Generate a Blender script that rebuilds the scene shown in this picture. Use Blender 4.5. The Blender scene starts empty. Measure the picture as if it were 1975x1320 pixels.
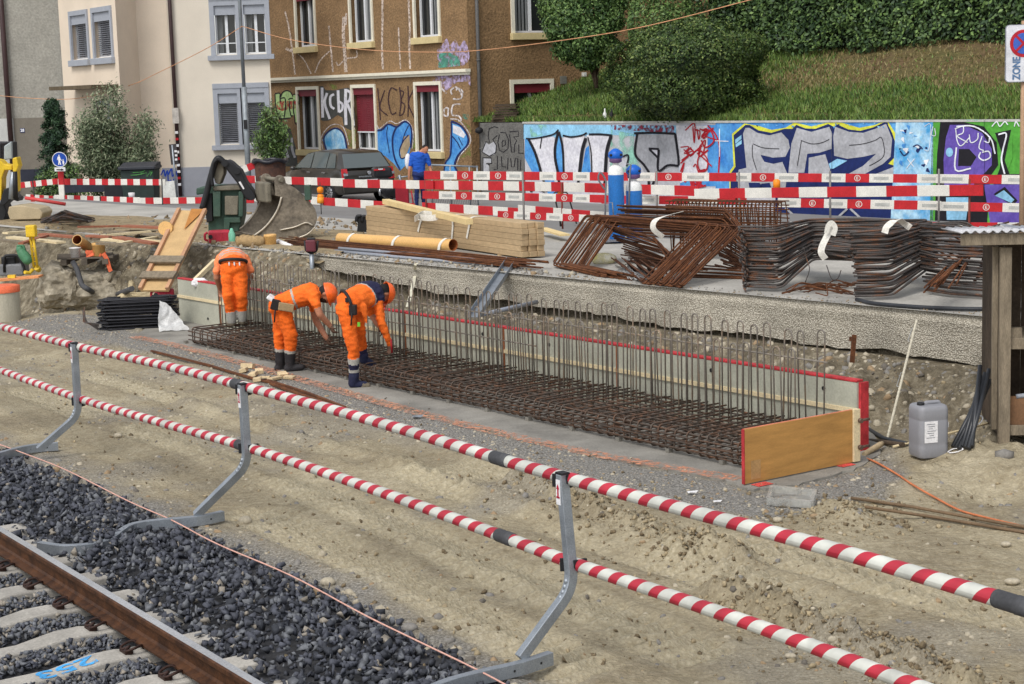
import bpy,bmesh,math,random
import numpy as np
from mathutils import Vector,Matrix
random.seed(7);RNG=np.random.default_rng(11)
SC=bpy.context.scene;COL=SC.collection
V=Vector;PI=math.pi
# ------------------------------------------------------------------ camera
FPX,CXP,CYP,CAMH=3360.0,987.5,660.0,3.4
ROLL=0.030;PITCH=math.atan(491/3360*math.cos(ROLL))
FW=V((0,math.cos(PITCH),-math.sin(PITCH)))
R0=V((1,0,0));U0=V((0,math.sin(PITCH),math.cos(PITCH)))
CR=math.cos(ROLL)*R0-math.sin(ROLL)*U0
CU=math.cos(ROLL)*U0+math.sin(ROLL)*R0
CAM=V((0,0,CAMH))
cd=bpy.data.cameras.new('camera');cam=bpy.data.objects.new('camera',cd);COL.objects.link(cam)
cd.sensor_width=36;cd.lens=FPX/1975*36;cd.clip_end=2000;cd.clip_start=.1
rm=Matrix((CR,CU,-FW)).transposed().to_4x4();rm.translation=CAM
cam.matrix_world=rm;SC.camera=cam
# ------------------------------------------------------------------ sky, sun, exposure
SUN_EL,SUN_AZ=52,-150            # azimuth: degrees clockwise from +Y (view direction)
wd=bpy.data.worlds.new('World');SC.world=wd;wd.use_nodes=True
nt=wd.node_tree;nt.nodes.clear()
sky=nt.nodes.new('ShaderNodeTexSky');sky.sky_type='NISHITA';sky.sun_disc=False
sky.sun_elevation=math.radians(SUN_EL);sky.sun_rotation=math.radians(SUN_AZ)
sky.dust_density=1.5;sky.air_density=1.0
hs=nt.nodes.new('ShaderNodeHueSaturation');hs.inputs['Saturation'].default_value=.28
bg=nt.nodes.new('ShaderNodeBackground');bg.inputs[1].default_value=.135
wo=nt.nodes.new('ShaderNodeOutputWorld')
nt.links.new(sky.outputs[0],hs.inputs['Color']);nt.links.new(hs.outputs[0],bg.inputs[0]);nt.links.new(bg.outputs[0],wo.inputs[0])
sl=bpy.data.lights.new('sun','SUN');sl.energy=1.25;sl.angle=math.radians(22);sl.color=(1,.97,.92)
so=bpy.data.objects.new('sun',sl);COL.objects.link(so)
az=math.radians(SUN_AZ);el=math.radians(SUN_EL)
sd=V((math.sin(az)*math.cos(el),math.cos(az)*math.cos(el),math.sin(el)))
so.rotation_euler=sd.to_track_quat('Z','Y').to_euler();so.location=(0,0,30)
vs=SC.view_settings;vs.view_transform='Standard';vs.look='None';vs.gamma=1;vs.exposure=0.58
SC.cycles.max_bounces=5;SC.cycles.diffuse_bounces=3;SC.cycles.transparent_max_bounces=12
# ------------------------------------------------------------------ picture -> place helpers
def ray(px,py):
    v=FW*FPX+CR*(px-CXP)-CU*(py-CYP);return v/v.y
def PD(px,py,d):return CAM+ray(px,py)*d                 # point at depth d
def PZ(px,py,z=0.0):
    r=ray(px,py);return CAM+r*((z-CAMH)/r.z)             # point on the level z
class Plane:
    def __init__(s,a,b,up=V((0,0,1))):
        s.o=V(a);s.u=(V(b)-V(a));s.u.z=0;s.u.normalize();s.v=V(up);s.n=s.u.cross(s.v).normalized()
        if s.n.dot(CAM-s.o)<0:s.n=-s.n
    def hit(s,px,py,off=0.0):
        r=ray(px,py);o=s.o+s.n*off
        return CAM+r*((o-CAM).dot(s.n)/r.dot(s.n))
def lin(c):return tuple((x/255/12.92 if x/255<=.04045 else ((x/255+.055)/1.055)**2.4)for x in c)
def scale_at(d):return FPX/d
# ------------------------------------------------------------------ noise
def _h(ix,iy,seed):
    n=(ix.astype(np.int64)*374761393+iy.astype(np.int64)*668265263+seed*1442695041)&0x7fffffff
    n=((n ^(n >>13))*1274126177)&0x7fffffff
    return ((n ^(n >>16))&0xffff)/65535.0
def vnoise(x,y,seed=0):
    ix=np.floor(x);iy=np.floor(y);fx=x-ix;fy=y-iy
    fx=fx*fx*(3-2*fx);fy=fy*fy*(3-2*fy)
    a=_h(ix,iy,seed);b=_h(ix+1,iy,seed);c=_h(ix,iy+1,seed);d=_h(ix+1,iy+1,seed)
    return (a*(1-fx)+b*fx)*(1-fy)+(c*(1-fx)+d*fx)*fy
def fbm(x,y,o=4,seed=0):
    s=0;a=.5
    for i in range(o):
        s=s+a*(vnoise(x*2**i,y*2**i,seed+i*17)-.5);a*=.5
    return s
def sstep(a,b,x):
    t=np.clip((x-a)/(b-a),0,1);return t*t*(3-2*t)
# ------------------------------------------------------------------ materials
MATS={}
def M(name,col,rough=.75,metal=0,var=.18,vs=5.0,col2=None,bump=0.0,bs=60.0,spec=.3,rv=0.0,thr=(.35,.65),fine=.12,fs=None,coat=0,alpha=None,stretch=None):
    if name in MATS:return MATS[name]
    m=bpy.data.materials.new(name);m.use_nodes=True;MATS[name]=m
    t=m.node_tree;N=t.nodes;L=t.links;b=N['Principled BSDF']
    tc=N.new('ShaderNodeTexCoord');co=tc.outputs['Object']
    if stretch:
        mp=N.new('ShaderNodeMapping');mp.inputs['Scale'].default_value=stretch;L.new(co,mp.inputs[0]);co=mp.outputs[0]
    oi=N.new('ShaderNodeObjectInfo')
    if rv:
        ad=N.new('ShaderNodeVectorMath');ad.operation='ADD'
        sc=N.new('ShaderNodeMath');sc.operation='MULTIPLY';sc.inputs[1].default_value=37
        L.new(oi.outputs['Random'],sc.inputs[0]);L.new(co,ad.inputs[0]);L.new(sc.outputs[0],ad.inputs[1]);co=ad.outputs[0]
    n1=N.new('ShaderNodeTexNoise');n1.inputs['Scale'].default_value=vs;n1.inputs['Detail'].default_value=7;n1.inputs['Roughness'].default_value=.62
    L.new(co,n1.inputs['Vector'])
    cr=N.new('ShaderNodeValToRGB');cr.color_ramp.elements[0].position=thr[0];cr.color_ramp.elements[1].position=thr[1]
    c2=col2 if col2 else tuple(min(1,c*(1+var))for c in col);c1=col if col2 else tuple(c*(1-var)for c in col)
    cr.color_ramp.elements[0].color=(*c1,1);cr.color_ramp.elements[1].color=(*c2,1)
    L.new(n1.outputs['Fac'],cr.inputs[0]);out=cr.outputs[0]
    n2=N.new('ShaderNodeTexNoise');n2.inputs['Scale'].default_value=fs or bs;n2.inputs['Detail'].default_value=4
    L.new(co,n2.inputs['Vector'])
    mr=N.new('ShaderNodeMapRange');mr.inputs[1].default_value=.25;mr.inputs[2].default_value=.75
    mr.inputs[3].default_value=1-fine*1.6;mr.inputs[4].default_value=1+fine*1.6;L.new(n2.outputs['Fac'],mr.inputs[0])
    val=mr.outputs[0]
    if rv:
        r2=N.new('ShaderNodeMapRange');r2.inputs[3].default_value=1-rv;r2.inputs[4].default_value=1+rv;L.new(oi.outputs['Random'],r2.inputs[0])
        mm=N.new('ShaderNodeMath');mm.operation='MULTIPLY';L.new(val,mm.inputs[0]);L.new(r2.outputs[0],mm.inputs[1]);val=mm.outputs[0]
    mx=N.new('ShaderNodeVectorMath');mx.operation='SCALE';L.new(out,mx.inputs[0]);L.new(val,mx.inputs['Scale'])
    L.new(mx.outputs[0],b.inputs['Base Color'])
    b.inputs['Roughness'].default_value=rough;b.inputs['Metallic'].default_value=metal
    b.inputs['Specular IOR Level'].default_value=spec
    if coat:b.inputs['Coat Weight'].default_value=coat;b.inputs['Coat Roughness'].default_value=.08
    if bump:
        bp=N.new('ShaderNodeBump');bp.inputs['Strength'].default_value=min(1,bump);bp.inputs['Distance'].default_value=.6/bs*max(1,bump)
        L.new(n2.outputs['Fac'],bp.inputs['Height']);L.new(bp.outputs[0],b.inputs['Normal'])
    if alpha is not None:      # worn / sprayed coat with holes: (noise scale, lo, hi)
        n3=N.new('ShaderNodeTexNoise');n3.inputs['Scale'].default_value=alpha[0];n3.inputs['Detail'].default_value=5;L.new(co,n3.inputs['Vector'])
        ma=N.new('ShaderNodeMapRange');ma.inputs[1].default_value=alpha[1];ma.inputs[2].default_value=alpha[2]
        L.new(n3.outputs['Fac'],ma.inputs[0]);L.new(ma.outputs[0],b.inputs['Alpha'])
    return m
def S(name,rgb,**k):return M(name,lin(rgb),**k)
# ------------------------------------------------------------------ mesh building
def wloc(p):
    l=V((0,0,0))
    while p is not None:l=l+p.location;p=p.parent
    return l
def rotz(a):return Matrix.Rotation(a,3,'Z')
class MB:
    def __init__(s):s.v=[];s.f=[];s.m=[];s.sm=[]
    def add(s,vs,fs,mi=0,smooth=False):
        o=len(s.v);s.v.extend([tuple(p)for p in vs])
        for f in fs:s.f.append(tuple(i+o for i in f));s.m.append(mi);s.sm.append(smooth)
        return s
    def box(s,c,d,rot=None,mi=0):
        c=V(c);h=V(d)*.5;q=[]
        for z in (-1,1):
            for x,y in ((-1,-1),(1,-1),(1,1),(-1,1)):
                p=V((x*h.x,y*h.y,z*h.z));q.append(c+(rot@p if rot else p))
        return s.add(q,[(3,2,1,0),(4,5,6,7),(0,1,5,4),(1,2,6,5),(2,3,7,6),(3,0,4,7)],mi)
    def beam(s,a,b,w,h,up=V((0,0,1)),mi=0):
        a=V(a);b=V(b);d=(b-a).normalized();x=d.cross(up)
        if x.length<1e-4:x=d.cross(V((1,0,0)))
        x.normalize();u=x.cross(d).normalized();q=[]
        for p in (a,b):
            for i,j in ((-1,-1),(1,-1),(1,1),(-1,1)):q.append(p+x*(w*.5*i)+u*(h*.5*j))
        return s.add(q,[(3,2,1,0),(4,5,6,7),(0,1,5,4),(1,2,6,5),(2,3,7,6),(3,0,4,7)],mi)
    def tube(s,path,r,n=8,mi=0,caps=True,smooth=True,closed=False,flat=1.0):
        P=[V(p)for p in path];k=len(P);rs=r if isinstance(r,(list,tuple))else [r]*k
        T=[]
        for i in range(k):
            if closed:T.append((P[(i+1)%k]-P[i-1]).normalized())
            else:T.append((P[min(i+1,k-1)]-P[max(i-1,0)]).normalized())
        x=T[0].orthogonal().normalized()
        if abs(T[0].z)<.9:x=T[0].cross(V((0,0,1))).normalized()
        q=[]
        for i in range(k):
            x=(x-T[i]*x.dot(T[i])).normalized();y=T[i].cross(x)
            for j in range(n):
                a=2*PI*j/n;q.append(P[i]+(x*math.cos(a)+y*(math.sin(a)*flat))*rs[i])
        fs=[]
        for i in range(k if closed else k-1):
            i2=(i+1)%k
            for j in range(n):fs.append((i*n+j,i*n+(j+1)%n,i2*n+(j+1)%n,i2*n+j))
        s.add(q,fs,mi,smooth)
        if caps and not closed:
            o=len(s.v)-k*n
            s.f.append(tuple(o+j for j in reversed(range(n))));s.m.append(mi);s.sm.append(False)
            s.f.append(tuple(o+(k-1)*n+j for j in range(n)));s.m.append(mi);s.sm.append(False)
        return s
    def cyl(s,a,b,r,r2=None,n=16,mi=0,caps=True):return s.tube([a,b],[r,r if r2 is None else r2],n,mi,caps)
    def lathe(s,prof,o=(0,0,0),ax=V((0,0,1)),n=20,mi=0,smooth=True,mis=None):
        o=V(o);ax=V(ax).normalized();x=ax.orthogonal().normalized();y=ax.cross(x);q=[]
        for r,z in prof:
            for j in range(n):
                a=2*PI*j/n;q.append(o+ax*z+(x*math.cos(a)+y*math.sin(a))*max(r,1e-4))
        for i in range(len(prof)-1):
            pass
        b=len(s.v);s.v.extend([tuple(p)for p in q])
        for i in range(len(prof)-1):
            for j in range(n):
                s.f.append((b+i*n+j,b+i*n+(j+1)%n,b+(i+1)*n+(j+1)%n,b+(i+1)*n+j));s.m.append(mis[i]if mis else mi);s.sm.append(smooth)
        return s
    def poly(s,pts,mi=0):
        n=len(pts);return s.add(pts,[tuple(range(n))],mi)
    def prism(s,pts,ext,mi=0,mi_side=None):
        n=len(pts);ext=V(ext);q=[V(p)for p in pts]+[V(p)+ext for p in pts]
        s.add(q,[tuple(reversed(range(n))),tuple(range(n,2*n))],mi)
        o=len(s.v)-2*n
        for i in range(n):
            j=(i+1)%n;s.f.append((o+i,o+j,o+n+j,o+n+i));s.m.append(mi if mi_side is None else mi_side);s.sm.append(False)
        return s
    def ell(s,c,r,n=12,mi=0,rot=None,half=False):
        c=V(c);q=[];fs=[];m=n//2
        for i in range(m+1):
            th=(PI/2 if half else PI)*i/m
            for j in range(n):
                a=2*PI*j/n;p=V((math.sin(th)*math.cos(a)*r[0],math.sin(th)*math.sin(a)*r[1],math.cos(th)*r[2]));q.append(c+(rot@p if rot else p))
        for i in range(m):
            for j in range(n):fs.append((i*n+j,(i+1)*n+j,(i+1)*n+(j+1)%n,i*n+(j+1)%n))
        return s.add(q,fs,mi,True)
    def build(s,name,mats,parent=None,origin=None,bevel=0,kind=None,label=None,cat=None,group=None,segs=2):
        me=bpy.data.meshes.new(name);o=wloc(parent)if parent is not None else V((0,0,0))
        if origin is not None and parent is None:o=V(origin)
        va=np.array(s.v,dtype=np.float64)-np.array(o)
        base=V((0,0,0))
        if origin is not None and parent is not None:base=V(origin)-o;va=va-np.array(base)
        me.from_pydata(va.tolist(),[],s.f)
        mats=mats if isinstance(mats,(list,tuple))else [mats]
        for m in mats:me.materials.append(m)
        me.polygons.foreach_set('material_index',s.m);me.polygons.foreach_set('use_smooth',s.sm);me.update()
        ob=bpy.data.objects.new(name,me);COL.objects.link(ob)
        if parent is not None:ob.parent=parent;ob.location=base
        else:ob.location=o
        if bevel:
            bv=ob.modifiers.new('bevel','BEVEL');bv.width=bevel;bv.segments=segs;bv.limit_method='ANGLE';bv.angle_limit=math.radians(40)
        tag(ob,label,cat,group,kind);return ob
def tag(o,label=None,cat=None,group=None,kind=None):
    if label:o['label']=label
    if cat:o['category']=cat
    if group:o['group']=group
    if kind:o['kind']=kind
    return o
def thing(name,label,cat,loc,group=None):
    e=bpy.data.objects.new(name,None);COL.objects.link(e);e.location=V(loc);e.empty_display_size=.1
    return tag(e,label,cat,group)
def fastmesh(name,va,fa,mats,midx=None,smooth=False,kind=None,parent=None,origin=None,label=None,cat=None):
    """va (n,3), fa (m,k) numpy arrays of equal sized faces"""
    me=bpy.data.meshes.new(name);o=wloc(parent)if parent is not None else V(origin or (0,0,0))
    va=va-np.array(o)
    k=fa.shape[1];me.vertices.add(len(va));me.vertices.foreach_set('co',va.astype(np.float32).ravel())
    me.loops.add(fa.size);me.loops.foreach_set('vertex_index',fa.astype(np.int32).ravel())
    me.polygons.add(len(fa));me.polygons.foreach_set('loop_start',np.arange(0,fa.size,k,dtype=np.int32))
    me.polygons.foreach_set('loop_total',np.full(len(fa),k,dtype=np.int32))
    mats=mats if isinstance(mats,(list,tuple))else [mats]
    for m in mats:me.materials.append(m)
    if midx is not None:me.polygons.foreach_set('material_index',midx.astype(np.int32))
    if smooth:me.polygons.foreach_set('use_smooth',np.ones(len(fa),dtype=bool))
    me.update(calc_edges=True);me.validate()
    ob=bpy.data.objects.new(name,me);COL.objects.link(ob)
    if parent is not None:ob.parent=parent
    else:ob.location=o
    tag(ob,label,cat,None,kind);return ob
def dup(o,parent=None):
    c=o.copy();COL.objects.link(c);c.parent=parent;return c
def arc(c,r,a0,a1,n,x,y):return [V(c)+V(x)*(r*math.cos(a0+(a1-a0)*i/n))+V(y)*(r*math.sin(a0+(a1-a0)*i/n))for i in range(n+1)]
def catmull(P,n=6):
    P=[V(p)for p in P];Q=[P[0]*2-P[1]]+P+[P[-1]*2-P[-2]];out=[]
    for i in range(1,len(Q)-2):
        a,b,c,d=Q[i-1:i+3]
        for k in range(n):
            t=k/n;out.append(.5*((2*b)+(c-a)*t+(2*a-5*b+4*c-d)*t*t+(3*b-3*c+d-a)*t**3))
    out.append(P[-1]);return out
def rnd_path(P,r,n=5):
    """polyline with rounded corners of radius r"""
    P=[V(p)for p in P];out=[P[0]]
    for i in range(1,len(P)-1):
        a=(P[i-1]-P[i]);b=(P[i+1]-P[i]);l=min(r,a.length*.45,b.length*.45);a.normalize();b.normalize()
        p0=P[i]+a*l;p1=P[i]+b*l
        for k in range(n+1):
            t=k/n;out.append(p0*(1-t)**2+P[i]*(2*t*(1-t))+p1*t*t)
    out.append(P[-1]);return out
def text_mb(s,size,depth=0.0,bold=0.0,font=None):
    cu=bpy.data.curves.new('t','FONT');cu.body=s;cu.size=size;cu.align_x='CENTER';cu.align_y='CENTER';cu.offset=bold;cu.extrude=depth
    ob=bpy.data.objects.new('t',cu);COL.objects.link(ob)
    dg=bpy.context.evaluated_depsgraph_get();me=bpy.data.meshes.new_from_object(ob.evaluated_get(dg))
    vs=[v.co.copy()for v in me.vertices];fs=[tuple(p.vertices)for p in me.polygons]
    bpy.data.objects.remove(ob);bpy.data.curves.remove(cu);bpy.data.meshes.remove(me);return vs,fs
def hulls(k,pts=9,seed=1,flat=.75):
    r=random.Random(seed);out=[]
    for i in range(k):
        bm=bmesh.new()
        for j in range(pts):
            d=V((r.gauss(0,1),r.gauss(0,1),r.gauss(0,1))).normalized()*r.uniform(.75,1.1);bm.verts.new((d.x,d.y*.85,d.z*flat))
        g=bmesh.ops.convex_hull(bm,input=bm.verts)
        bmesh.ops.delete(bm,geom=[v for v in bm.verts if not v.link_faces],context='VERTS')
        bmesh.ops.triangulate(bm,faces=bm.faces);bm.verts.index_update()
        out.append((np.array([v.co[:]for v in bm.verts]),np.array([[v.index for v in f.verts]for f in bm.faces])));bm.free()
    return out
def pebbles(k,seed=1,sub=1):
    r=np.random.default_rng(seed);out=[]
    for i in range(k):
        bm=bmesh.new();bmesh.ops.create_icosphere(bm,subdivisions=sub,radius=1)
        v=np.array([x.co[:]for x in bm.verts]);v*=(1+r.normal(0,.09,(len(v),1)));v*=np.array([1,r.uniform(.65,.95),r.uniform(.45,.75)])
        out.append((v,np.array([[x.index for x in f.verts]for f in bm.faces])));bm.free()
    return out
def randrot(n,rng):
    q=rng.normal(size=(n,4));q /=np.linalg.norm(q,axis=1)[:,None];w,x,y,z=q.T
    return np.stack([np.stack([1-2*(y*y+z*z),2*(x*y-z*w),2*(x*z+y*w)],1),np.stack([2*(x*y+z*w),1-2*(x*x+z*z),2*(y*z-x*w)],1),np.stack([2*(x*z-y*w),2*(y*z+x*w),1-2*(x*x+y*y)],1)],1)
def scatter(name,protos,pos,size,mats,rng,full_rot=True,mprob=None,smooth=False,parent=None,kind='stuff',label=None,cat=None):
    n=len(pos);which=rng.integers(0,len(protos),n);R=randrot(n,rng)
    if not full_rot:
        a=rng.uniform(0,2*PI,n);R=np.zeros((n,3,3));R[:,0,0]=np.cos(a);R[:,0,1]=-np.sin(a);R[:,1,0]=np.sin(a);R[:,1,1]=np.cos(a);R[:,2,2]=1
    VA=[];FA=[];MI=[];o=0;mi=rng.choice(len(mats),n,p=mprob)
    for p,(pv,pf)in enumerate(protos):
        ix=np.where(which==p)[0]
        if not len(ix):continue
        w=np.einsum('nij,vj->nvi',R[ix],pv)*size[ix][:,None,None]+pos[ix][:,None,:]
        VA.append(w.reshape(-1,3));f=pf[None]+(o+np.arange(len(ix))*len(pv))[:,None,None];FA.append(f.reshape(-1,3));MI.append(np.repeat(mi[ix],len(pf)));o+=len(ix)*len(pv)
    return fastmesh(name,np.concatenate(VA),np.concatenate(FA),mats,np.concatenate(MI),smooth,kind,parent,None,label,cat)
def inpoly(x,y,P):
    c=np.zeros(x.shape,bool);n=len(P)
    for i in range(n):
        x0,y0=P[i][:2];x1,y1=P[i-1][:2]
        t=((y0>y)!=(y1>y));xi=(x1-x0)*(y-y0)/(y1-y0+1e-12)+x0;c^=t&(x<xi)
    return c
def dist_poly(x,y,P):
    d=np.full(x.shape,1e9)
    for i in range(len(P)-1):
        ax,ay=P[i][:2];bx,by=P[i+1][:2];vx,vy=bx-ax,by-ay;t=np.clip(((x-ax)*vx+(y-ay)*vy)/(vx*vx+vy*vy),0,1)
        d=np.minimum(d,np.hypot(x-ax-t*vx,y-ay-t*vy))
    return d
# ================================================================== the place: levels and lines
E0=V((4.80,17.45));E1=V((-3.02,26.50));ED=(E1-E0).normalized();EN=V((-ED.y,ED.x))     # edge of the old slab
if EN.dot(-E0)<0:EN=-EN                        # points to the camera side
def edge_s(x,y):return (x-E0.x)*EN.x+(y-E0.y)*EN.y       # >0: camera side of the slab edge
def edge_t(x,y):return (x-E0.x)*ED.x+(y-E0.y)*ED.y       # along the edge, growing to the left
ZS=0.97
def zstreet(x,y):
    s=-edge_s(x,y);return ZS+(.2-ZS)*sstep(4.6,11.0,s)
def PS(px,py,up=0.0):
    """point on the slab / street surface under a pixel (plus a height)"""
    z=ZS
    for i in range(30):
        p=PZ(px,py,z+up);z=float(.5*z+.5*zstreet(np.float64(p.x),np.float64(p.y)))
    return PZ(px,py,z+up)
# formwork line and cage
FA=PZ(1650,735,.68);FB=PZ(338,536,.68);FA.z=FB.z=0
FD=(FB-FA).normalized();FN=V((-FD.y,FD.x,0));
if FN.dot(-FA)<0:FN=-FN
FL=(FB-FA).length
ballast_px=[(-260,770),(0,866),(110,905),(330,1000),(640,1130),(800,1215),(960,1305),(1100,1390),(1250,1480)]
BE=[PZ(a,b,.03)for a,b in ballast_px]
blind_px=[(262,652),(345,671),(430,690),(600,735),(800,795),(1000,850),(1200,892),(1400,930),(1445,950),(1540,940),(1640,912),(1700,880),(1652,780),(1200,672),(700,575),(330,592)]
BL=[PZ(a,b)for a,b in blind_px]
grav_px=[(20,622),(120,606),(230,612),(262,640),(345,668),(430,688),(600,733),(800,793),(1000,848),(1200,890),(1400,928),(1445,948),(1540,938),(1640,910),(1720,872),(1740,930),(1640,985),(1480,1010),(1330,985),(1180,945),(1000,905),(860,868),(740,832),(620,780),(500,742),(380,700),(200,665),(60,640)]
GR=[PZ(a,b)for a,b in grav_px]
TRK=(PZ(500,1320,.2)-PZ(0,1020,.2)).normalized()          # track direction
ridges=[([(1000,935),(1130,985),(1220,1020),(1330,1062),(1420,1085)],.15,.16),([(1400,1150),(1520,1200),(1640,1255),(1760,1300),(1880,1345)],.16,.14),([(760,905),(1000,975),(1200,1050)],.025,.25),([(120,660),(420,740),(700,860)],.03,.2),([(200,730),(700,880),(1100,1012),(1500,1130)],.05,.09),([(560,905),(1000,1055),(1400,1195)],.045,.08),([(160,790),(520,930),(900,1090),(1250,1250)],.04,.10),([(1200,990),(1500,1070),(1800,1160)],.045,.09)]
RDG=[([PZ(a,b)for a,b in r[0]],r[1],r[2])for r in ridges]
LANES=[[PZ(a,b)for a,b in L_]for L_ in ([(60,690),(500,815),(1000,985),(1560,1165)],[(40,755),(480,905),(900,1075),(1330,1255)],[(700,840),(1150,985),(1600,1100),(2000,1215)],[(500,1000),(800,1130),(1100,1290)])]
mound=PZ(1615,1005);hillk=PZ(1900,905);hole=PZ(1915,950);hole2=PZ(1560,985)
def ground_h(x,y):
    z=fbm(x*.5,y*.5,4,3)*.07+fbm(x*3,y*3,4,9)*.035+np.abs(fbm(x*9,y*9,3,19))*.04*sstep(.42,.62,vnoise(x*.8,y*.8,33))
    u=x*TRK.x+y*TRK.y;w=-x*TRK.y+y*TRK.x                     # along / across the track
    tread=0
    for P in LANES:
        d=dist_poly(x,y,P);mk=sstep(.30,.22,d)*sstep(.25,.5,vnoise(x*1.1,y*1.1,21));tread=tread+mk*(np.clip(np.sin((u+.35*d)*2*PI/.165)*1.6,-1,1)*.019-.016)+np.exp(-((d-.30)/.06)**2)*.022*vnoise(u*3,w,4)
    z=z+tread+(vnoise(w*4,u*.3,8)-.5)*.055+(vnoise(w*11,u*.8,18)-.5)*.018
    for P,h,wd_ in RDG:
        d=dist_poly(x,y,P)+fbm(x*3,y*3,3,31)*.18
        z=z+h*np.exp(-(d/wd_)**2)*(.55+1.5*np.abs(fbm(x*7,y*7,3,41))*2)
    for c,r,h in ((mound,.30,.13),(hillk,.75,.16),(hole,.25,-.16)):
        z=z+h*np.exp(-((x-c.x)**2+(y-c.y)**2)/r**2)*(1+1.5*fbm(x*5,y*5,3,12))
    bi=inpoly(x,y,BL);z=np.where(bi,-.015,z)
    gi=inpoly(x,y,GR);z=np.where(gi,z*.35+.01,z)
    s=edge_s(x,y);t=edge_t(x,y)
    nz=fbm(x*1.7,y*1.7,4,51);nf=fbm(x*6,y*6,3,57)
    left=sstep(10.5,12.5,t)                                    # left part: open cut without concrete face
    wb=1.6*(1-left)+1.25*left+nz*.55
    top=.44*(1-left)+.962*left
    prof=1-sstep(0.0,1.0,np.clip(s,0,9)/np.maximum(wb,.4))
    prof=prof**(.75*(1-left)+.9*left)
    bank=top*prof+(nz*.34+nf*.2+.10*fbm(x*14,y*14,2,58))*np.clip(prof*4,0,1)*np.clip((1.03-prof)*5,0,1)
    z=np.where(s>0,np.where(prof>0.002,np.maximum(z*(1-prof)+bank,z*0-.1),z),z)
    z=np.where((s<=0)&(s>-.15),top,z);z=np.where(s<=-.15,zstreet(x,y)-.06,z)
    # sunken work trench at the far left behind the gravel shelf
    q=sstep(.0,.35,-(y-(PZ(0,610).y+(x-PZ(0,610).x)*.42))*-1)*sstep(.9,1.5,s)*sstep(12.6,13.3,t)
    z=z-.34*q*(1+.5*nz)
    # ballast shoulder drops under the stones
    bp=BE+[V((BE[-1].x-9,BE[-1].y-1,0)),V((BE[0].x-9,BE[0].y-9,0))]
    z=np.where(inpoly(x,y,bp),z*.3-.03,z)
    return z
def gz(p):return float(ground_h(np.array([p.x]),np.array([p.y]))[0])
def PG(px,py,up=0.0):
    """point on the earth surface under a pixel"""
    z=0.0;p=PZ(px,py,up)
    for i in range(12):
        z=.5*z+.5*gz(p);p=PZ(px,py,z+up)
    return p
# ------------------------------------------------------------------ earth sheet
def zone_mat():
    m=bpy.data.materials.new('earth');m.use_nodes=True;t=m.node_tree;N=t.nodes;L=t.links;b=N['Principled BSDF']
    tc=N.new('ShaderNodeTexCoord')
    def noise(s,d=6,r=.6):
        n=N.new('ShaderNodeTexNoise');n.inputs['Scale'].default_value=s;n.inputs['Detail'].default_value=d;n.inputs['Roughness'].default_value=r;L.new(tc.outputs['Object'],n.inputs['Vector']);return n.outputs['Fac']
    def ramp(f,cs):
        c=N.new('ShaderNodeValToRGB');c.color_ramp.elements[0].position=cs[0][0];c.color_ramp.elements[0].color=(*lin(cs[0][1]),1)
        c.color_ramp.elements[1].position=cs[-1][0];c.color_ramp.elements[1].color=(*lin(cs[-1][1]),1)
        for p,col in cs[1:-1]:e=c.color_ramp.elements.new(p);e.color=(*lin(col),1)
        L.new(f,c.inputs[0]);return c.outputs[0]
    def mix(f,a,bb,mode='MIX'):
        n=N.new('ShaderNodeMix');n.data_type='RGBA';n.blend_type=mode
        if isinstance(f,float):n.inputs[0].default_value=f
        else:L.new(f,n.inputs[0])
        L.new(a,n.inputs[6]);L.new(bb,n.inputs[7]);return n.outputs[2]
    dirt=ramp(noise(.9,8),[(.28,(118,105,83)),(.5,(164,150,120)),(.72,(200,187,157))])
    pale=ramp(noise(14,5),[(.3,(116,105,87)),(.7,(202,192,170))])
    dirt=mix(.35,dirt,pale)
    grav=ramp(noise(55,3),[(.3,(86,84,80)),(.5,(138,134,127)),(.72,(190,186,178))])
    bank=ramp(noise(6,8,.7),[(.28,(72,65,54)),(.5,(126,116,97)),(.75,(182,172,150))])
    at=N.new('ShaderNodeAttribute');at.attribute_name='zone';sx=N.new('ShaderNodeSeparateColor');L.new(at.outputs['Color'],sx.inputs[0])
    lane=ramp(noise(30,5),[(.3,(166,153,124)),(.7,(210,199,172))]);ml_=N.new('ShaderNodeMath');ml_.operation='MULTIPLY';ml_.inputs[1].default_value=.65;L.new(sx.outputs[2],ml_.inputs[0]);c=mix(sx.outputs[0],dirt,grav);c=mix(ml_.outputs[0],c,lane);c=mix(sx.outputs[1],c,bank)
    v=N.new('ShaderNodeTexVoronoi');v.inputs['Scale'].default_value=34;L.new(tc.outputs['Object'],v.inputs['Vector'])
    sp=N.new('ShaderNodeMapRange');sp.inputs[1].default_value=.0;sp.inputs[2].default_value=.55;sp.inputs[3].default_value=1.1;sp.inputs[4].default_value=.86;L.new(v.outputs['Distance'],sp.inputs[0])
    sc=N.new('ShaderNodeVectorMath');sc.operation='SCALE';L.new(c,sc.inputs[0]);L.new(sp.outputs[0],sc.inputs['Scale'])
    L.new(sc.outputs[0],b.inputs['Base Color']);b.inputs['Roughness'].default_value=.95;b.inputs['Specular IOR Level'].default_value=.15
    bp=N.new('ShaderNodeBump');bp.inputs['Strength'].default_value=.9;bp.inputs['Distance'].default_value=.03
    nn=N.new('ShaderNodeMath');nn.operation='ADD';L.new(noise(22,8,.7),nn.inputs[0])
    vm=N.new('ShaderNodeMath');vm.operation='MULTIPLY';vm.inputs[1].default_value=-.35;L.new(v.outputs['Distance'],vm.inputs[0]);L.new(vm.outputs[0],nn.inputs[1])
    L.new(nn.outputs[0],bp.inputs['Height']);L.new(bp.outputs[0],b.inputs['Normal'])
    return m
EARTH=zone_mat()
gx=np.arange(-17,9.5,.04);gy=np.concatenate([np.arange(7.4,17,.034),np.arange(17,36,.065)])
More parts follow.
